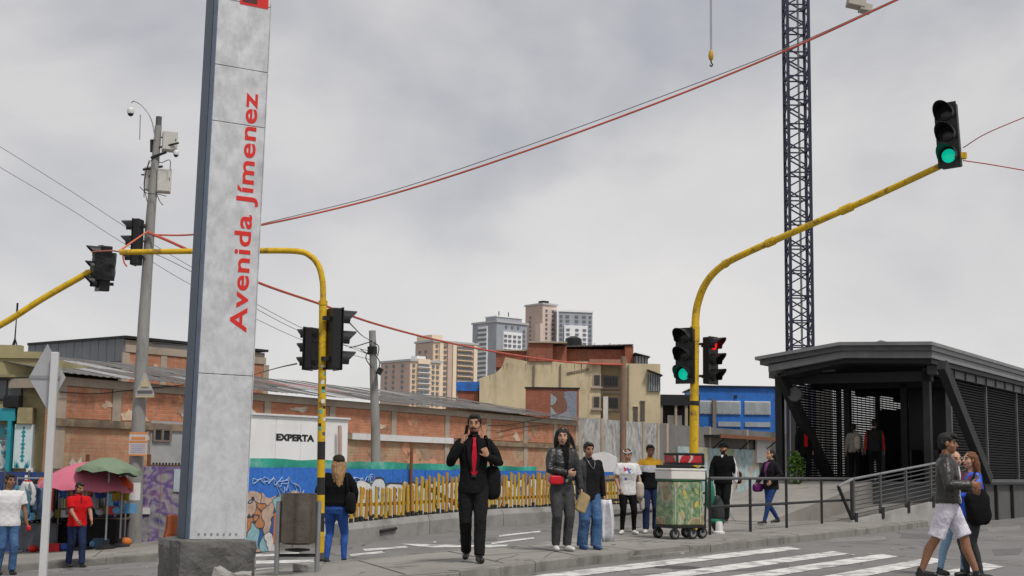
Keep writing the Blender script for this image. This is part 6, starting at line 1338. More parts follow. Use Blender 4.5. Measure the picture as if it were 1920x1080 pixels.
WHITEC = cloth('white cotton', (.62, .62, .63), bump=.12, var=.06); WSHORT = cloth('white shorts', (.60, .58, .66)); REDP = cloth('red polo', (.52, .012, .016)); YELC = cloth('yellow nylon', (.60, .33, .025), .5); WNYL = cloth('white nylon', (.56, .57, .60), .5); PURP = cloth('purple', (.18, .05, .17)); BLUEC = cloth('blue blouse', (.035, .10, .55)); CREAM = cloth('cream cloth', (.45, .40, .33)); SHOEW = mat('white shoe', (.60, .59, .58), .5, .06); SHOEB = mat('black shoe', (.012, .012, .013), .35, .1); SOLE = mat('pale sole', (.45, .44, .42), .7); PRINT = patch_mat('tee print', [(.62, .62, .63), (.45, .04, .06), (.62, .62, .63), (.08, .10, .35), (.62, .62, .63)], 9, dist=.35)

def person(label, px, py, hpy, yaw, off=SW, gz=None, Y=None, girth=1.0, fem=False, lf=(.10, 0, 0), rf=(-.10, 0, 0), lh=(.27, -.03, .80), rh=(-.27, -.03, .80), le=(.5, .7, 0), re_=(-.5, .7, 0),
           lean=(0, 0), head=(0, 0), skin='tan', hair='short', hairm=HAIRB, beard=False, top='jacket', topm=(BLACKC,), topf=None, hem=.86, sleeve='long', bulk=.02, pants='straight', pantm=GREYJ, shoem=SHOEB, solem=None,
           vox=.0085, larm=None, rarm=None, ldir=None, rdir=None, lcurl=.55, rcurl=.55, lpalm=None, rpalm=None, collar=True, drop=0.0, pantlen=.075, seed=None, cap=None, hd=None, hgt=None, toes=(0, 0)):
    if Y is None: b = G(px, py, off); base = V((b.x, b.y, g(b.x) + off))
    else: b = P(px, py, Y); base = V((b.x, Y, gz))
    H = hgt or (P(px, hpy, base.y).z - base.z); k = H / (1.75 - drop); seed = seed if seed is not None else int(px)
    root = thing('person', label, 'person', tuple(base), R(yaw), 'people in the street')
    lean3 = V((lean[0], lean[1], 0)); pz = .93 - drop
    def spine(z): f = max(0, min(1, (z - pz) / .55)); return V((lean3.x, lean3.y, 0)) * f
    skinm = SKIN[skin]; gx = girth; ss = .93 if fem else 1.0
    sh = {1: V((.178 * ss * (.5 + .5 * gx), 0, 1.405 - drop)) + spine(1.4), -1: V((-.178 * ss * (.5 + .5 * gx), 0, 1.405 - drop)) + spine(1.4)}
    hp = {1: V((.088, 0, pz - .03)), -1: V((-.088, 0, pz - .03))}
    ft = {1: V((lf[0], lf[1], .085 + lf[2])), -1: V((rf[0], rf[1], .085 + rf[2]))}
    hn = {1: V(lh), -1: V(rh)}; eh = {1: V(le), -1: V(re_)}; kn = {}; el = {}
    for s_ in (1, -1):
        kn[s_], ft[s_] = ik(hp[s_], ft[s_], .425, .41, V((s_ * .08, -1, 0))); el[s_], hn[s_] = ik(sh[s_], hn[s_], .285, .255, eh[s_])
        fx = larm if s_ > 0 else rarm
        if fx: el[s_], hn[s_] = V(fx[0]), V(fx[1])
    hc = V((0, -.012, 1.625 - drop)) + lean3 * 1.12 if hd is None else V(hd)
    HR = Matrix.Rotation(R(head[0]), 3, 'Z') @ Matrix.Rotation(R(-head[1]), 3, 'X')
    def hl(x, y, z): return hc + HR @ V((x, y, z))
    # ---------------- body
    B = MB(); th = .84 if True else 1
    torso(B, [(pz - .10, .13 * gx, .09, 0), (pz, .145 * gx, .098, 0), (pz + .14, .125 * gx, .09, 0), (1.22 - drop, .14 * gx, .098, 0), (1.36 - drop, .15, .088, 0), (1.43 - drop, .10, .06, .005), (1.46 - drop, .06, .05, .01)], spine)
    nk = spine(1.45); limb(B, [V((nk.x, .012 + nk.y, 1.43 - drop)), hc + V((0, .018, -.085))], [.058 if not fem else .048, .054 if not fem else .046])
    B.ell(hl(0, .012, .022), (.076, .096, .095), HR); B.ell(hl(0, -.022, -.045), (.062, .070, .078), HR); B.ell(hl(0, -.055, -.095), (.030, .028, .022), HR)
    for s_ in (1, -1):
        B.ell(hl(s_ * .045, -.045, -.03), (.024, .03, .03), HR); B.ell(hl(s_ * .078, .012, -.008), (.010, .020, .032), HR); B.ell(hl(s_ * .032, -.078, .034), (.026, .014, .009), HR)
    B.tube([hl(0, -.080, .022), hl(0, -.100, -.008), hl(0, -.112, -.028), hl(0, -.095, -.040)], [.009, .012, .016, .011], 8)
    B.ell(hl(0, -.088, -.066), (.024, .010, .006), HR); B.ell(hl(0, -.086, -.078), (.020, .011, .007), HR)
    bare = sleeve == 'short'
    for s_ in (1, -1):
        limb(B, [sh[s_] + V((-s_ * .03, 0, -.01)), el[s_], hn[s_]], [.046, .036, .026] if not bare else [.05, .042, .029])
        if bare: B.ell(el[s_].lerp(hn[s_], .25), (.043, .043, .05))
        dr = (hn[s_] - el[s_]).normalized(); dr = V(ldir).normalized() if s_ > 0 and ldir else V(rdir).normalized() if s_ < 0 and rdir else dr; pn = {1: lpalm, -1: rpalm}[s_]; pn = V(pn) if pn else V((-s_, 0, 0))
        hand(B, hn[s_], dr, pn, V((0, -1, 0)) if abs(dr.z) > .6 else V((0, 0, 1)), {1: lcurl, -1: rcurl}[s_])
        tk = 1.0 if pants == 'shorts' else .8
        cf = kn[s_].lerp(ft[s_], .3) + V((0, .02, 0))
        limb(B, [hp[s_], hp[s_].lerp(kn[s_], .5), kn[s_], cf, ft[s_].lerp(kn[s_], .2), ft[s_] + V((0, .0, -.01))], [.082 * tk, .074 * tk, .056 * tk, .060 * tk, .042 * tk, .036])
        td = Matrix.Rotation(R(toes[0 if s_ > 0 else 1]), 3, 'Z') @ V((0, -1, 0)); limb(B, [ft[s_] + V((0, .02, -.04)), ft[s_] + td * .12 + V((0, 0, -.062))], [.034, .026])
    me = remesh('body', B, vox, 3)
    idx = []; inv = HR.transposed(); hl_m = 0
    for p_ in me.polygons:
        q = inv @ (p_.center - hc); m_ = 0
        if q.y < -.05 and q.length < .16:
            if abs(q.x) < .026 and -.086 < q.z < -.060 and q.y < -.078: m_ = 1
            elif .030 < q.z < .040 and .014 < abs(q.x) < .054 and q.y < -.06: m_ = 2
        if beard and q.length < .16 and m_ == 0 and q.z < -.045 and q.y < .0 and q.z > -.13 and not (abs(q.x) < .016 and q.z > -.088 and q.y < -.08 and q.z < -.06): m_ = 2 if beard == 2 or q.z < -.088 or abs(q.x) < .035 and q.z > -.062 else 0
        idx.append(m_)
    for m_ in (skinm, LIP, BROW): me.materials.append(m_)
    me.polygons.foreach_set('material_index', idx)
    def put(me, name, par=root): o = bpy.data.objects.new(name, me); me.transform(Matrix.Scale(k, 4)); C.objects.link(o); o.parent = par; return o
    body = put(me, 'body')
    for s_ in (1, -1):
        E = MB().ell(hl(s_ * .031, -.0765, .012), (.0130, .0105, .0062), HR, 0, 12, 8); me = E.mesh('eye', [EYEW, EYED], True)
        for p_ in me.polygons:
            q = inv @ (p_.center - hc); p_.material_index = 1 if abs(abs(q.x) - .031) < .0065 or q.z > .0165 else 0
        put(me, 'eye', body)
    # ---------------- hair
    if hair:
        A = MB(); rnd = random.Random(seed)
        if hair == 'short':
            A.ell(hl(0, .022, .040), (.083, .096, .082), HR); A.ell(hl(0, .045, .0), (.080, .072, .085), HR); A.ell(hl(0, -.045, .085), (.058, .045, .028), HR)
            for s_ in (1, -1): A.ell(hl(s_ * .072, -.005, .035), (.012, .035, .045), HR)
        elif hair == 'quiff':
            A.ell(hl(0, .022, .045), (.086, .098, .085), HR); A.ell(hl(0, .045, .0), (.080, .072, .08), HR); A.ell(hl(0, -.055, .095), (.07, .05, .036), HR); A.ell(hl(.0, -.085, .078), (.06, .022, .022), HR)
        elif hair == 'long':
            A.ell(hl(0, .022, .036), (.087, .101, .086), HR)
            for i in range(9):
                a = -.35 + 3.84 * i / 8; x_ = .080 * math.cos(a) ; y_ = .03 + .070 * math.sin(a)
                A.tube([hl(x_ * .8, y_ * .8, .07), hl(x_ * 1.05, y_, -.02), hl(x_ * 1.1, y_ + .01, -.13), hl(x_ * 1.15 + rnd.uniform(-.01, .02), y_ + .02, -.24 - .05 * rnd.random())], [.03, .034, .032, .014], 8)
        elif hair == 'longback':
            A.ell(hl(0, .022, .036), (.087, .101, .088), HR)
            for i in range(9):
                a = .1 + 2.94 * i / 8; x_ = .085 * math.cos(a); y_ = .03 + .075 * math.sin(a)
                A.tube([hl(x_ * .8, y_ * .8, .06), hl(x_ * 1.05, y_, -.05), hl(x_ * 1.0, y_ + .03, -.2), hl(x_ * .75 + rnd.uniform(-.02, .02), y_ + .05, -.36 - .08 * rnd.random())], [.03, .036, .034, .012], 8)
        elif hair == 'bun':
            A.ell(hl(0, .022, .036), (.083, .098, .084), HR); A.ell(hl(0, .06, -.01), (.07, .06, .07), HR); A.ell(hl(0, .125, -.02), (.045, .05, .055), HR); A.tube([hl(0, .13, -.03), hl(0, .16, -.1), hl(.01, .15, -.2)], [.04, .04, .012], 8)
        elif hair == 'thin':
            A.ell(hl(0, .026, .034), (.080, .094, .078), HR); A.ell(hl(0, .045, .0), (.078, .07, .08), HR)
        me = remesh('hair', A, vox * .85, 1); displace(me, .013, 38, seed, (1, 1, .45)); me.materials.append(hairm); put(me, 'hair')
    if cap:
        A = MB(); A.ell(hl(0, .020, .058), (.101, .117, .074), HR); A.ell(hl(0, .052, .030), (.098, .098, .066), HR); me = remesh('cap', A, .008, 1)
        me.materials.append(cap); co = put(me, 'cap')
        q = MB(); vs = []
        for i in range(9):
            a = math.pi * (i / 8); vs += [hl(.075 * math.cos(a), -.055 - .012 * math.sin(a), .055), hl(.074 * math.cos(a), -.06 - .095 * math.sin(a), .042 - .012 * math.sin(a)), hl(.074 * math.cos(a), -.06 - .095 * math.sin(a), .036 - .012 * math.sin(a))]
        q.add(vs, [(3 * i + j, 3 * i + 3 + j, 3 * i + 4 + j, 3 * i + 1 + j) for i in range(8) for j in (0, 1)]); put(q.mesh('cap_peak', [cap], True), 'cap_peak', co)
    # ---------------- trousers
    T = MB(); bu = {'slim': .004, 'straight': .014, 'baggy': .028, 'shorts': .026}[pants]
    torso(T, [(pz - .13, .135 * gx + bu * .5, .10, 0), (pz - .04, .158 * gx + bu * .5, .115 + (.012 if fem else 0), .008), (pz + .05, .152 * gx, .11, .0), (pz + .11, .142 * gx, .10, 0), (pz + .13, .136 * gx, .095, 0)], spine)
    for s_ in (1, -1):
        if pants == 'shorts':
            e_ = hp[s_].lerp(kn[s_], .93); T.tube([hp[s_] + V((0, 0, .06)), hp[s_].lerp(kn[s_], .2), hp[s_].lerp(kn[s_], .6), e_], [.085 * gx, .108, .098, .102], 14)
        else:
            e_ = ft[s_] + V((0, .004, pantlen - .075)); kw = {'slim': (.098, .084, .062, .050, .043), 'straight': (.100, .090, .072, .064, .062), 'baggy': (.105, .100, .088, .086, .090)}[pants]
            T.tube([hp[s_] + V((0, 0, .06)), hp[s_].lerp(kn[s_], .12), hp[s_].lerp(kn[s_], .5), kn[s_] + V((0, -.006, 0)), kn[s_].lerp(e_, .4) + V((0, .014, 0)), e_], [.08 * gx, kw[0] * gx, kw[1], kw[2] + .004, kw[3] + .006, kw[4]], 14)
    me = remesh('trousers', T, vox, 3); displace(me, .006 + bu * .28, 13, seed + 1); displace(me, .004, 34, seed + 2, (1, 1, 1.6)); me.materials.append(pantm); put(me, 'trousers' if pants != 'shorts' else 'shorts')
    # ---------------- shoes
    for s_ in (1, -1):
        S = MB(); f0 = ft[s_]; td = Matrix.Rotation(R(toes[0 if s_ > 0 else 1]), 3, 'Z') @ V((0, -1, 0)); lift = {1: lf, -1: rf}[s_][2]; tp_ = -lift * .45 / .2 if lift > 0 else 0
        dn = (td + V((0, 0, tp_))).normalized() if lift > .02 else td
        zb = f0.z - .085
        heel = V((f0.x, f0.y, zb + .040)) - td * .035; toe = V((f0.x, f0.y, zb + .036)) + dn * .165
        limb(S, [heel, heel.lerp(toe, .45) + V((0, 0, .004)), toe], [.040, .043, .034]); limb(S, [f0 + V((0, .004, .015)), f0 + V((0, .008, -.03))], [.043, .045])
        if lift < .02:
            for v in S.v:
                if v.z < zb + .004: v.z = zb + .004
        me = remesh('shoe', S, .008, 2); zl = min(v.co.z for v in me.vertices)
        for m_ in (shoem, solem or shoem): me.materials.append(m_)
        me.polygons.foreach_set('material_index', [1 if p_.center.z < zl + .024 else 0 for p_ in me.polygons]); put(me, 'shoe')
    # ---------------- top
    J = MB(); b_ = bulk; hz = hem - drop
    rings = [(hz, .150 * gx + b_ * 1.1, .108 + b_ * 1.1, 0), (hz + .05, .152 * gx + b_ * 1.1, .110 + b_ * 1.1, 0), (max(hz + .08, pz + .08), .140 * gx + b_, .104 + b_, 0), (1.10 - drop, .138 * gx + b_, .102 + b_, 0), (1.24 - drop, .155 * gx + b_, .112 + b_ + (.018 if fem else 0), -.004), (1.36 - drop, .166 * (.5 + .5 * gx) + b_, .100 + b_, 0), (1.42 - drop, .135 + b_, .078 + b_, .006), (1.455 - drop, .088 + b_ * .5, .064 + b_ * .3, .012)]
    torso(J, rings, spine)
    if collar:
        cc = spine(1.46); torso(J, [(1.43 - drop, .08, .068, .012), (1.485 - drop, .072, .066, .018), (1.50 - drop, .064, .060, .022)], spine)
    for s_ in (1, -1):
        rr = [.057 + b_ * .65, .046 + b_ * .55, .036 + b_ * .45]
        if bare:
            e_ = sh[s_].lerp(el[s_], .72); J.tube([sh[s_] + V((-s_ * .06, 0, .0)), sh[s_] + V((0, 0, -.012)), sh[s_].lerp(el[s_], .4), e_], [.055, .068 + b_ * .4, .068 + b_ * .4, .068 + b_ * .5], 14)
        else:
            e_ = hn[s_].lerp(el[s_], .06); limb(J, [sh[s_] + V((-s_ * .02, 0, -.012)), sh[s_].lerp(el[s_], .5), el[s_], el[s_].lerp(e_, .5), e_], [rr[0], rr[0] * .97, rr[1], (rr[1] + rr[2]) / 2, rr[2]], 14)
    me = remesh('top', J, vox, 3); displace(me, .006 + b_ * .22, 11, seed + 5); displace(me, .0028, 27, seed + 6, (1, 1, 1.5))
    for m_ in topm: me.materials.append(m_)
    if topf:
        vals = []
        for p_ in me.polygons:
            c = p_.center; s0 = spine(c.z); vals.append(topf(c.x - s0.x, c.y - s0.y, c.z + drop, c, sh, el, hn))
        me.polygons.foreach_set('material_index', vals)
    put(me, top)
    Mw = Matrix.Translation(base) @ Matrix.Rotation(R(yaw), 4, 'Z') @ Matrix.Scale(k, 4)
    return dict(root=root, W=lambda x, y, z: Mw @ V((x, y, z)), L=lambda p: Mw @ p, k=k, put=put, hn=hn, el=el, sh=sh, hc=hc, hl=hl, HR=HR, spine=spine, base=base, rings=rings, H=H)
def strip(mb, pts, wds, th=.01, nrm=V((0, -1, 0))):
    """flat band through points, width vector horizontal"""
    vs = []
    for p, w_ in zip(pts, wds):
        p = V(p); vs += [p + V((-w_, 0, 0)), p + V((w_, 0, 0)), p + V((w_, 0, 0)) - nrm * th, p + V((-w_, 0, 0)) - nrm * th]
    n = len(pts); mb.add(vs, [(4 * i + j, 4 * i + (j + 1) % 4, 4 * i + 4 + (j + 1) % 4, 4 * i + 4 + j) for i in range(n - 1) for j in range(4)] + [(3, 2, 1, 0), tuple(range(4 * n - 4, 4 * n))]); return mb
def bag(name, label, cat, pr, c, r, m_, rot=(0, 0, 0), strap=None, sm=None, amp=.02, seed=1, flat=False, sq=3.5):
    """soft bag: rounded box in the person's frame"""
    mb = MB(); n, m2 = 20, 12; vs = []; E_ = Matrix.Rotation(rot[2], 3, 'Z') @ Matrix.Rotation(rot[1], 3, 'Y') @ Matrix.Rotation(rot[0], 3, 'X')
    def sp(v, p): return math.copysign(abs(v) ** (2 / p), v)
    for i in range(m2 + 1):
        a = -math.pi / 2 + math.pi * i / m2
        for j in range(n):
            b = 2 * math.pi * j / n; q = V((r[0] * sp(math.cos(a), sq) * sp(math.cos(b), sq), r[1] * sp(math.cos(a), sq) * sp(math.sin(b), sq), r[2] * sp(math.sin(a), sq))); q *= 1 + amp * noise.noise(q * 9 + V((seed, 0, 0))) * 4
            q.z -= abs(q.x) * .0; vs.append(pr['L'](V(c) + E_ @ q))
    mb.add(vs, [(i * n + j, i * n + (j + 1) % n, (i + 1) * n + (j + 1) % n, (i + 1) * n + j) for i in range(m2) for j in range(n)])
    loc = pr['W'](c[0], c[1], c[2] - r[2]); t = thing(name, label, cat, tuple(loc)); mb.build('bag_body', m_, t, True, world=True)
    if strap: MB().tube([pr['L'](V(q)) for q in bez(strap, 6)], .016 * pr['k'], 6, flat=.5).build('strap', sm or m_, t, True, world=True)
    return t

# --- man in the black suit on the phone
A = person('man in black suit and red tie walking with a phone at his ear', 885, 1054, 775, 4, lf=(.075, -.20, .0), rf=(-.065, .17, .03), rarm=((-.275, -.07, 1.165), (-.150, -.125, 1.385)), rdir=(.25, .22, .95), larm=((.30, .02, 1.165), (.155, -.185, 1.24)), ldir=(-.3, .1, .6), rpalm=(.9, .4, 0), lpalm=(0, 1, 0), rcurl=.7, lcurl=1.1,
           skin='tan', hair='short', beard=1, head=(-8, -3), top='suit_jacket', topm=(BLACKC, SHIRTB), topf=lambda x, y, z, *a: 1 if y < -.02 and abs(x) < .006 + max(0, (z - 1.02)) * .17 and z > 1.02 else 0, hem=.80, bulk=.022, pants='straight', pantm=cloth('suit trousers', (.014, .014, .0155)), shoem=SHOEB, girth=1.0, toes=(8, -6))
tie = MB(); yr = lambda z: -.150 + .055 * max(0, (z - 1.25)) / .2
strip(tie, [(0, -.101, 1.462), (0, -.116, 1.435), (0, -.142, 1.36), (0, -.152, 1.24), (0, -.150, 1.12), (0, -.148, 1.045), (0, -.147, 1.01)], [.020, .016, .022, .030, .036, .038, .004], .012); o = A['put'](tie.mesh('tie', [REDC]), 'tie')
L = MB()
for s_ in (1, -1): strip(L, [(s_ * .042, -.118, 1.46), (s_ * .066, -.145, 1.36), (s_ * .058, -.154, 1.25), (s_ * .022, -.156, 1.06)], [.014, .026, .024, .006], .010)
A['put'](L.mesh('lapel', [BLACKC]), 'lapel'); S = MB(); strip(S, [(0, -.150, 1.02), (0, -.150, .995)], [.03, .03], .01); A['put'](S.mesh('belt_buckle', [dark_metal]), 'belt_buckle')
ph = A['W'](-.095, -.072, 1.545); t = thing('mobile_phone', 'dark mobile phone held to the suited man\'s ear', 'phone', tuple(ph), R(20)); t.rotation_euler = (R(14), R(-10), R(60)); MB().bb((-.037, -.005, -.075), (.037, .005, .075)).build('case', black_plastic, t, bevel=.004)
bag('shoulder_bag', 'black shoulder bag hanging at the suited man\'s left hip', 'bag', A, (.235, .10, .93), (.10, .13, .20), cloth('bag black', (.012, .012, .013)), strap=[(.23, .05, 1.1), (.19, -.12, 1.28), (.15, -.06, 1.47), (.13, .10, 1.42), (.22, .14, 1.1)])
# --- woman in the leather jacket
A = person('woman in black leather jacket and grey jeans standing at the kerb', 1052, 1033, 801, 16, fem=True, lf=(.07, -.05, 0), rf=(-.085, -.02, 0), rh=(.015, -.20, 1.10), re_=(-1, .25, -.4), lh=(.27, -.10, .80), le=(.6, .7, 0), skin='light', hair='long', head=(-14, -6), top='leather_jacket', topm=(LEATH, SHIRTB, BLACKC),
           topf=lambda x, y, z, *a: 1 if y < -.03 and abs(x - .02) < .012 + max(0, z - 1.05) * .12 and z > 1.0 else 0, hem=.99, bulk=.026, pants='straight', pantm=GREYJ, shoem=SHOEW, solem=SOLE, rcurl=.9, lcurl=1.0, girth=.96, toes=(14, -10))
S = MB(); strip(S, [(0, -.130, 1.005), (0, -.131, .975)], [.11, .11], .01); A['put'](S.mesh('belt', [SHOEB]), 'belt'); S = MB(); strip(S, [(.03, -.142, 1.01), (.03, -.143, .97)], [.02, .02], .006); A['put'](S.mesh('belt_buckle', [galv]), 'belt_buckle')
S = MB()
for i in range(5): S.tube([A['hl'](.05 + .012 * i, .03, .03), A['hl'](.11 + .01 * i, .05, -.05), A['hl'](.15 + .012 * i, .05, -.13 - .02 * i), A['hl'](.17 + .02 * i, .06, -.17 - .035 * i)], [.022, .018, .011, .003], 6)
A['put'](S.mesh('hair_strand', [HAIRB], True), 'hair_strand')
bag('belt_bag', 'bright red belt bag at the leather jacket woman\'s hip', 'bag', A, (-.13, -.155, 1.0), (.105, .035, .062), mat('red leather', (.50, .006, .018), .35, .08), amp=.01, sq=5)
hnd = A['hn'][1]; bag('paper_bag', 'crumpled brown paper bag in the leather jacket woman\'s hand', 'bag', A, (hnd.x + .01, hnd.y - .06, hnd.z - .20), (.085, .035, .135), mat('brown paper', (.33, .24, .12), .8, .18, 5, .7, 14), rot=(0, R(24), R(20)), amp=.022, sq=11)
# --- man behind her
A = person('stocky man in open black jacket and baggy blue jeans behind the woman', 1102, 1030, 828, 24, lf=(.10, -.10, 0), rf=(-.09, .03, 0), lh=(.30, .02, .82), rh=(-.25, -.18, .88), skin='tan', hair='short', head=(-4, -10), girth=1.18, top='jacket', topm=(cloth('black fleece', (.014, .014, .015)), cloth('charcoal jacket', (.045, .047, .05), .5)), topf=lambda x, y, z, *a: 1 if (x < -.10) else 0, hem=.80, bulk=.03, pants='baggy', pantm=BLUEJ, shoem=BLUEJ, pantlen=.05)
S = MB(); S.tube(bez([(-.075, -.03, 1.50), (-.05, -.13, 1.40), (0.01, -.165, 1.31), (.05, -.14, 1.40), (.075, -.03, 1.50)], 6), .0032, 6); A['put'](S.mesh('neck_cord', [galv], True), 'neck_cord')
wc = A['W'](.31, -.02, .80); garment('white cloth hanging from the stocky man\'s left hand', wc.x, wc.y, wc.z, cloth('white cloth', (.60, .60, .63)), .17, .60, 77, .3, 'cloths in hand')
# --- woman in printed tee
A = person('woman in white printed tee, black leggings and headband', 1176, 1002, 841, 8, fem=True, lf=(.14, -.02, 0), rf=(-.12, -.06, 0), lh=(.30, -.06, .86), rh=(-.20, -.14, .92), skin='tan', hair='bun', head=(-20, -14), top='tee', topm=(WHITEC, PRINT), topf=lambda x, y, z, *a: 1 if y < -.05 and abs(x) < .11 and 1.02 < z < 1.38 else 0, hem=.80, sleeve='short', bulk=.03, pants='slim', pantm=SHIRTB, shoem=SHOEW, solem=SOLE, girth=1.08, vox=.010, collar=False, toes=(10, -25))
S = MB(); S.tube([A['hl'](.088 * math.cos(a), .02 + .098 * math.sin(a), .06 + .012 * math.cos(2 * a)) for a in [i * 2 * math.pi / 18 for i in range(19)]], .012, 6); A['put'](S.mesh('headband', [mat('pale headband', (.42, .46, .52))], True), 'headband')
bag('tote_bag', 'cream tote bag on the arm of the woman in printed tee', 'bag', A, (.25, -.04, .90), (.085, .11, .17), CREAM, strap=[(.25, -.1, 1.03), (.22, -.06, 1.3), (.17, .0, 1.46), (.22, .06, 1.3), (.25, .03, 1.03)], amp=.03)
bag('rolled_bundle', 'pale bundle hanging below the cream tote bag', 'bag', A, (.31, -.02, .62), (.05, .05, .13), cloth('pale bundle', (.40, .36, .32)), amp=.04)
# --- windbreaker man
def wind(x, y, z, *a): return 0 if z > 1.335 + .25 * abs(x) * 0 else (1 if z > 1.20 else 2)
A = person('man in yellow, white and black windbreaker beside the cart', 1219, 1000, 833, 4, lf=(.10, -.02, 0), rf=(-.10, -.10, 0), lh=(.29, -.05, .82), rh=(-.29, -.04, .82), skin='dark', hair='short', head=(0, -10), top='windbreaker', topm=(YELC, WNYL, BLACKC), topf=wind, hem=.88, bulk=.032, pants='straight', pantm=NAVYJ, shoem=SHOEW, solem=SOLE, vox=.010, toes=(5, -20))
# --- man in cap with side stripe
def stripef(x, y, z, c, sh, el, hn): return 1 if abs(x) > .205 and abs(y + .0) < .022 and z < 1.42 else 0
A = person('bearded man in black cap and black tracksuit with white side stripes', 1357, 979, 830, -22, lf=(.09, -.14, 0), rf=(-.06, .14, .03), lh=(.28, .05, .86), rh=(-.25, -.16, .90), skin='tan', hair='thin', beard=2, cap=cloth('cap black', (.012, .012, .012)), head=(-15, -2), top='track_jacket', topm=(SHIRTB, WHITEC), topf=stripef, hem=.84, bulk=.04, pants='straight', pantm=BLACKC, shoem=SHOEB, solem=SOLE, vox=.010, girth=1.08)
S = MB()
S.tube([A['sh'][1] + V((.03, -.01, .02)), A['el'][1] + V((.075, 0, .0)), A['hn'][1] + V((.06, 0, .04))], .012, 6); A['put'](S.mesh('sleeve_stripe', [WHITEC], True), 'sleeve_stripe')
S = MB(); S.tube([(.185, 0, .90), (.195, -.04, .70), (.180, -.10, .48), (.170, -.10, .28), (.165, -.09, .12)], .013, 6); A['put'](S.mesh('trouser_stripe', [WHITEC], True), 'trouser_stripe')
S = MB(); strip(S, [(0, -.115, 1.48), (0, -.13, 1.42)], [.035, .008], .01); A['put'](S.mesh('white_collar', [WHITEC]), 'white_collar')
bag('shoulder_bag', 'dark red shoulder bag behind the man in the black cap', 'bag', A, (.30, .16, .98), (.07, .11, .14), cloth('maroon bag', (.05, .015, .012)))
# --- woman walking left with purple bag
A = person('woman in black jacket and blue jeans walking left along the railing', 1446, 985, 842, -62, fem=True, lf=(.07, -.26, .0), rf=(-.07, .24, .06), lh=(.20, -.12, 1.0), rh=(-.22, -.22, .98), skin='light', hair='bun', head=(-4, 0), top='jacket', topm=(cloth('jacket near black', (.016, .015, .017)), PURP), topf=lambda x, y, z, *a: 1 if y < -.06 and abs(x) < .015 + (z - 1.1) * .14 and z > 1.1 else 0, hem=.82, bulk=.034, pants='slim', pantm=cloth('mid denim', (.022, .052, .16)), shoem=SHOEB, solem=SOLE, vox=.010, girth=1.1)
bag('handbag', 'purple handbag held by the woman walking left', 'bag', A, (-.22, -.20, .86), (.06, .14, .10), cloth('purple bag', (.11, .018, .12)), strap=[(-.2, -.3, .93), (-.18, -.14, 1.2), (-.1, .0, 1.47), (-.05, .1, 1.3)], sm=SHOEB)

# --- the embracing group at right
A = person('tall man in black leather jacket and white shorts striding right', 1782, 1092, 812, 66, off=.006, lf=(.09, -.30, .0), rf=(-.08, .34, .0), lh=(.12, -.26, 1.08), le=(.6, .5, -.8), rh=(-.17, -.27, 1.14), re_=(-.5, .6, -.6), skin='dark', hair='quiff', head=(8, -2), beard=False, top='leather_jacket', topm=(cloth('jacket washed black', (.021, .021, .019), .42, .25, .5, 26, .5), WHITEC), topf=lambda x, y, z, *a: 1 if y < -.10 and abs(x + .0) < .03 + max(0, z - 1.0) * .05 and z < 1.36 else 0, hem=.92, bulk=.034, pants='shorts', pantm=WSHORT, shoem=SHOEB, vox=.0075, girth=1.08)
A2 = person('woman in blue blouse with long auburn hair hugging the man in shorts', 1826, 1083, 846, -78, off=.006, fem=True, lf=(.08, .05, 0), rf=(-.08, -.06, 0), lh=(.16, -.30, 1.12), rh=(-.12, -.36, 1.22), le=(.6, .2, -.7), skin='light', hair='longback', hairm=HAIRBR, head=(6, 4), top='blouse', topm=(BLUEC, patch_mat('blouse print', [(.035, .10, .55), (.16, .02, .06), (.06, .14, .6), (.04, .03, .08)], 9, dist=.4)), topf=lambda x, y, z, *a: 1 if z > 1.2 and y < -.0 else 0, hem=.84, bulk=.022, pants='slim', pantm=GREYJ, shoem=SHOEB, vox=.008, girth=1.0, sleeve='long', collar=False)
bag('large_handbag', 'large soft black bag hanging from the woman in blue', 'bag', A2, (.26, -.06, .97), (.10, .17, .25), cloth('bag soft black', (.010, .010, .011)), rot=(R(8), 0, 0), strap=[(.24, -.16, 1.15), (.2, -.08, 1.38), (.15, .0, 1.46), (.2, .06, 1.36), (.24, .08, 1.16)], amp=.03)
A3 = person('grey haired person in light blue jeans partly hidden behind the embracing pair', 1796, 1079, 845, 20, off=.006, lf=(.06, -.05, 0), rf=(-.28, .02, 0), lh=(.22, .0, .85), rh=(-.22, -.05, .9), skin='light', hair='thin', hairm=HAIRG, head=(-5, -4), top='top', topm=(cloth('maroon top', (.13, .02, .035)),), hem=.86, bulk=.02, pants='slim', pantm=LIGHTJ, shoem=SHOEB, vox=.010, fem=True)
# --- left side pedestrians
A = person('heavy man in plain white tee and jeans at the left edge facing right', 8, 1078, 887, 38, off=.006, lf=(.10, -.08, 0), rf=(-.10, .06, 0), lh=(.33, -.06, .84), rh=(-.30, -.02, .82), skin='dark', hair='short', head=(12, -4), top='tee', topm=(WHITEC,), hem=.84, sleeve='short', bulk=.034, pants='straight', pantm=BLUEJ, shoem=SHOEB, vox=.010, girth=1.24, collar=False)
bag('red_item', 'small red bundle held by the man in the white tee', 'bundle', A, (.34, -.10, .80), (.035, .05, .05), redb)
A = person('man in red polo shirt and dark jeans stepping along the left kerb', 140, 1064, 903, 40, off=.006, lf=(.08, -.16, .0), rf=(-.08, .14, .0), lh=(.18, -.30, .96), rh=(-.12, -.30, .96), le=(.5, .8, -.2), re_=(-.5, .8, -.2), skin='tan', hair='short', beard=1, head=(8, -18), top='polo_shirt', topm=(REDP,), hem=.84, sleeve='short', bulk=.032, pants='straight', pantm=NAVYJ, shoem=SHOEB, vox=.010, girth=1.08, lean=(0, -.03))
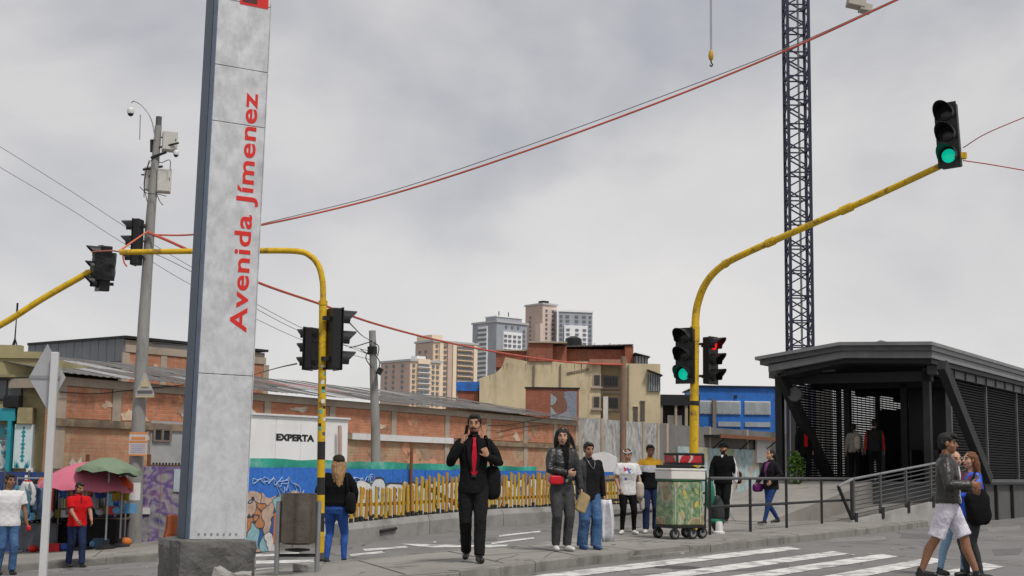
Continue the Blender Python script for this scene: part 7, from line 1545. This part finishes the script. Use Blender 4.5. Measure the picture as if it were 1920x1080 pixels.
S = MB(); strip(S, [(0, -.155, 1.45), (0, -.165, 1.30)], [.012, .012], .006); A['put'](S.mesh('placket', [cloth('dark red', (.2, .01, .012))]), 'placket')
# --- woman at the striped pole, seen from behind
A = person('woman seen from behind in black top, cap and blue jeans by the striped pole', 627, 1059, 853, 172, off=.006, fem=True, lf=(.13, .02, 0), rf=(-.15, -.02, 0), lh=(.30, -.24, .98), rh=(-.24, -.20, .98), skin='light', hair='longback', hairm=HAIRBL, head=(24, -9), cap=cloth('cap olive black', (.03, .028, .02)), top='sweater', topm=(SHIRTB,), hem=.94, bulk=.034, pants='slim', pantm=BRIGHTJ, shoem=SHOEB, solem=SOLE, girth=1.16, lean=(0, -.05), vox=.008)
bag('backpack', 'black bag slung on the right side of the woman at the pole', 'bag', A, (-.26, .08, .98), (.08, .10, .17), cloth('bag black', (.012, .012, .013)), strap=[(-.24, .12, 1.12), (-.2, .12, 1.35), (-.14, -.02, 1.47), (-.2, -.12, 1.3), (-.24, -.02, 1.1)])
# --- person in black half hidden by the totem
A = person('person in black standing half hidden behind the totem edge', 452, 1024, 900, -60, off=SW, lf=(.09, -.03, 0), rf=(-.09, .03, 0), skin='tan', hair='short', top='jacket', topm=(SHIRTB,), hem=.78, bulk=.03, pants='straight', pantm=NAVYJ, vox=.012)
# --- passengers inside the station
fl = PZ + .062
for lab, u, v, yw, kw in (('passenger in black coat over a red shirt just inside the station entrance', 1.05, .95, 14, dict(top='coat', topm=(BLACKC, REDP), topf=lambda x, y, z, *a: 1 if y < -.05 and abs(x) < .055 and z > .98 else 0, hem=.74, bulk=.03, pantm=BLACKC, hair='short', hgt=1.70)),
                          ('passenger in pale top with a cream bag in the middle of the station', 2.15, 2.0, 150, dict(top='top', topm=(cloth('pale grey top', (.28, .26, .23)),), hem=.86, pantm=BLACKC, hair='bun', fem=True, hgt=1.64)),
                          ('passenger in dark jacket with red sleeves deep in the station', 2.85, 1.7, 165, dict(top='jacket', topm=(cloth('dark jacket', (.02, .02, .022)), cloth('red sleeve', (.30, .03, .02))), topf=lambda x, y, z, *a: 1 if abs(x) > .21 and y > .0 else 0, hem=.84, bulk=.03, pantm=BLACKC, hair='short', hgt=1.74))):
    q = SF.W(u, v, 0); B_ = None
    d_ = CM.transposed() @ (q + V((0, 0, fl)) - V((0, 0, CAMZ))); px_ = 960 + F * d_.x / -d_.z; py_ = 540 - F * d_.y / -d_.z
    A = person(lab, px_, py_, 0, yw, Y=q.y, gz=fl, vox=.012, skin='tan', **kw)
    if 'cream' in lab: bag('shoulder_bag', 'cream shoulder bag on the back of the passenger in the station', 'bag', A, (-.16, .16, 1.15), (.10, .07, .2), CREAM, strap=[(-.15, .15, 1.3), (-.13, .06, 1.46), (-.15, -.1, 1.3)])
# --- vendor seated among the stalls
A = person('vendor in white shirt standing bent among the left stalls', 132, 1016, 905, 30, off=SW, lf=(.1, -.05, 0), rf=(-.1, .05, 0), lh=(.2, -.35, .9), rh=(-.2, -.35, .9), lean=(0, -.12), head=(0, -25), skin='tan', hair='short', top='shirt', topm=(WHITEC,), hem=.84, bulk=.03, pants='straight', pantm=NAVYJ, vox=.012)

bpy.data.scenes.remove(_tmp)
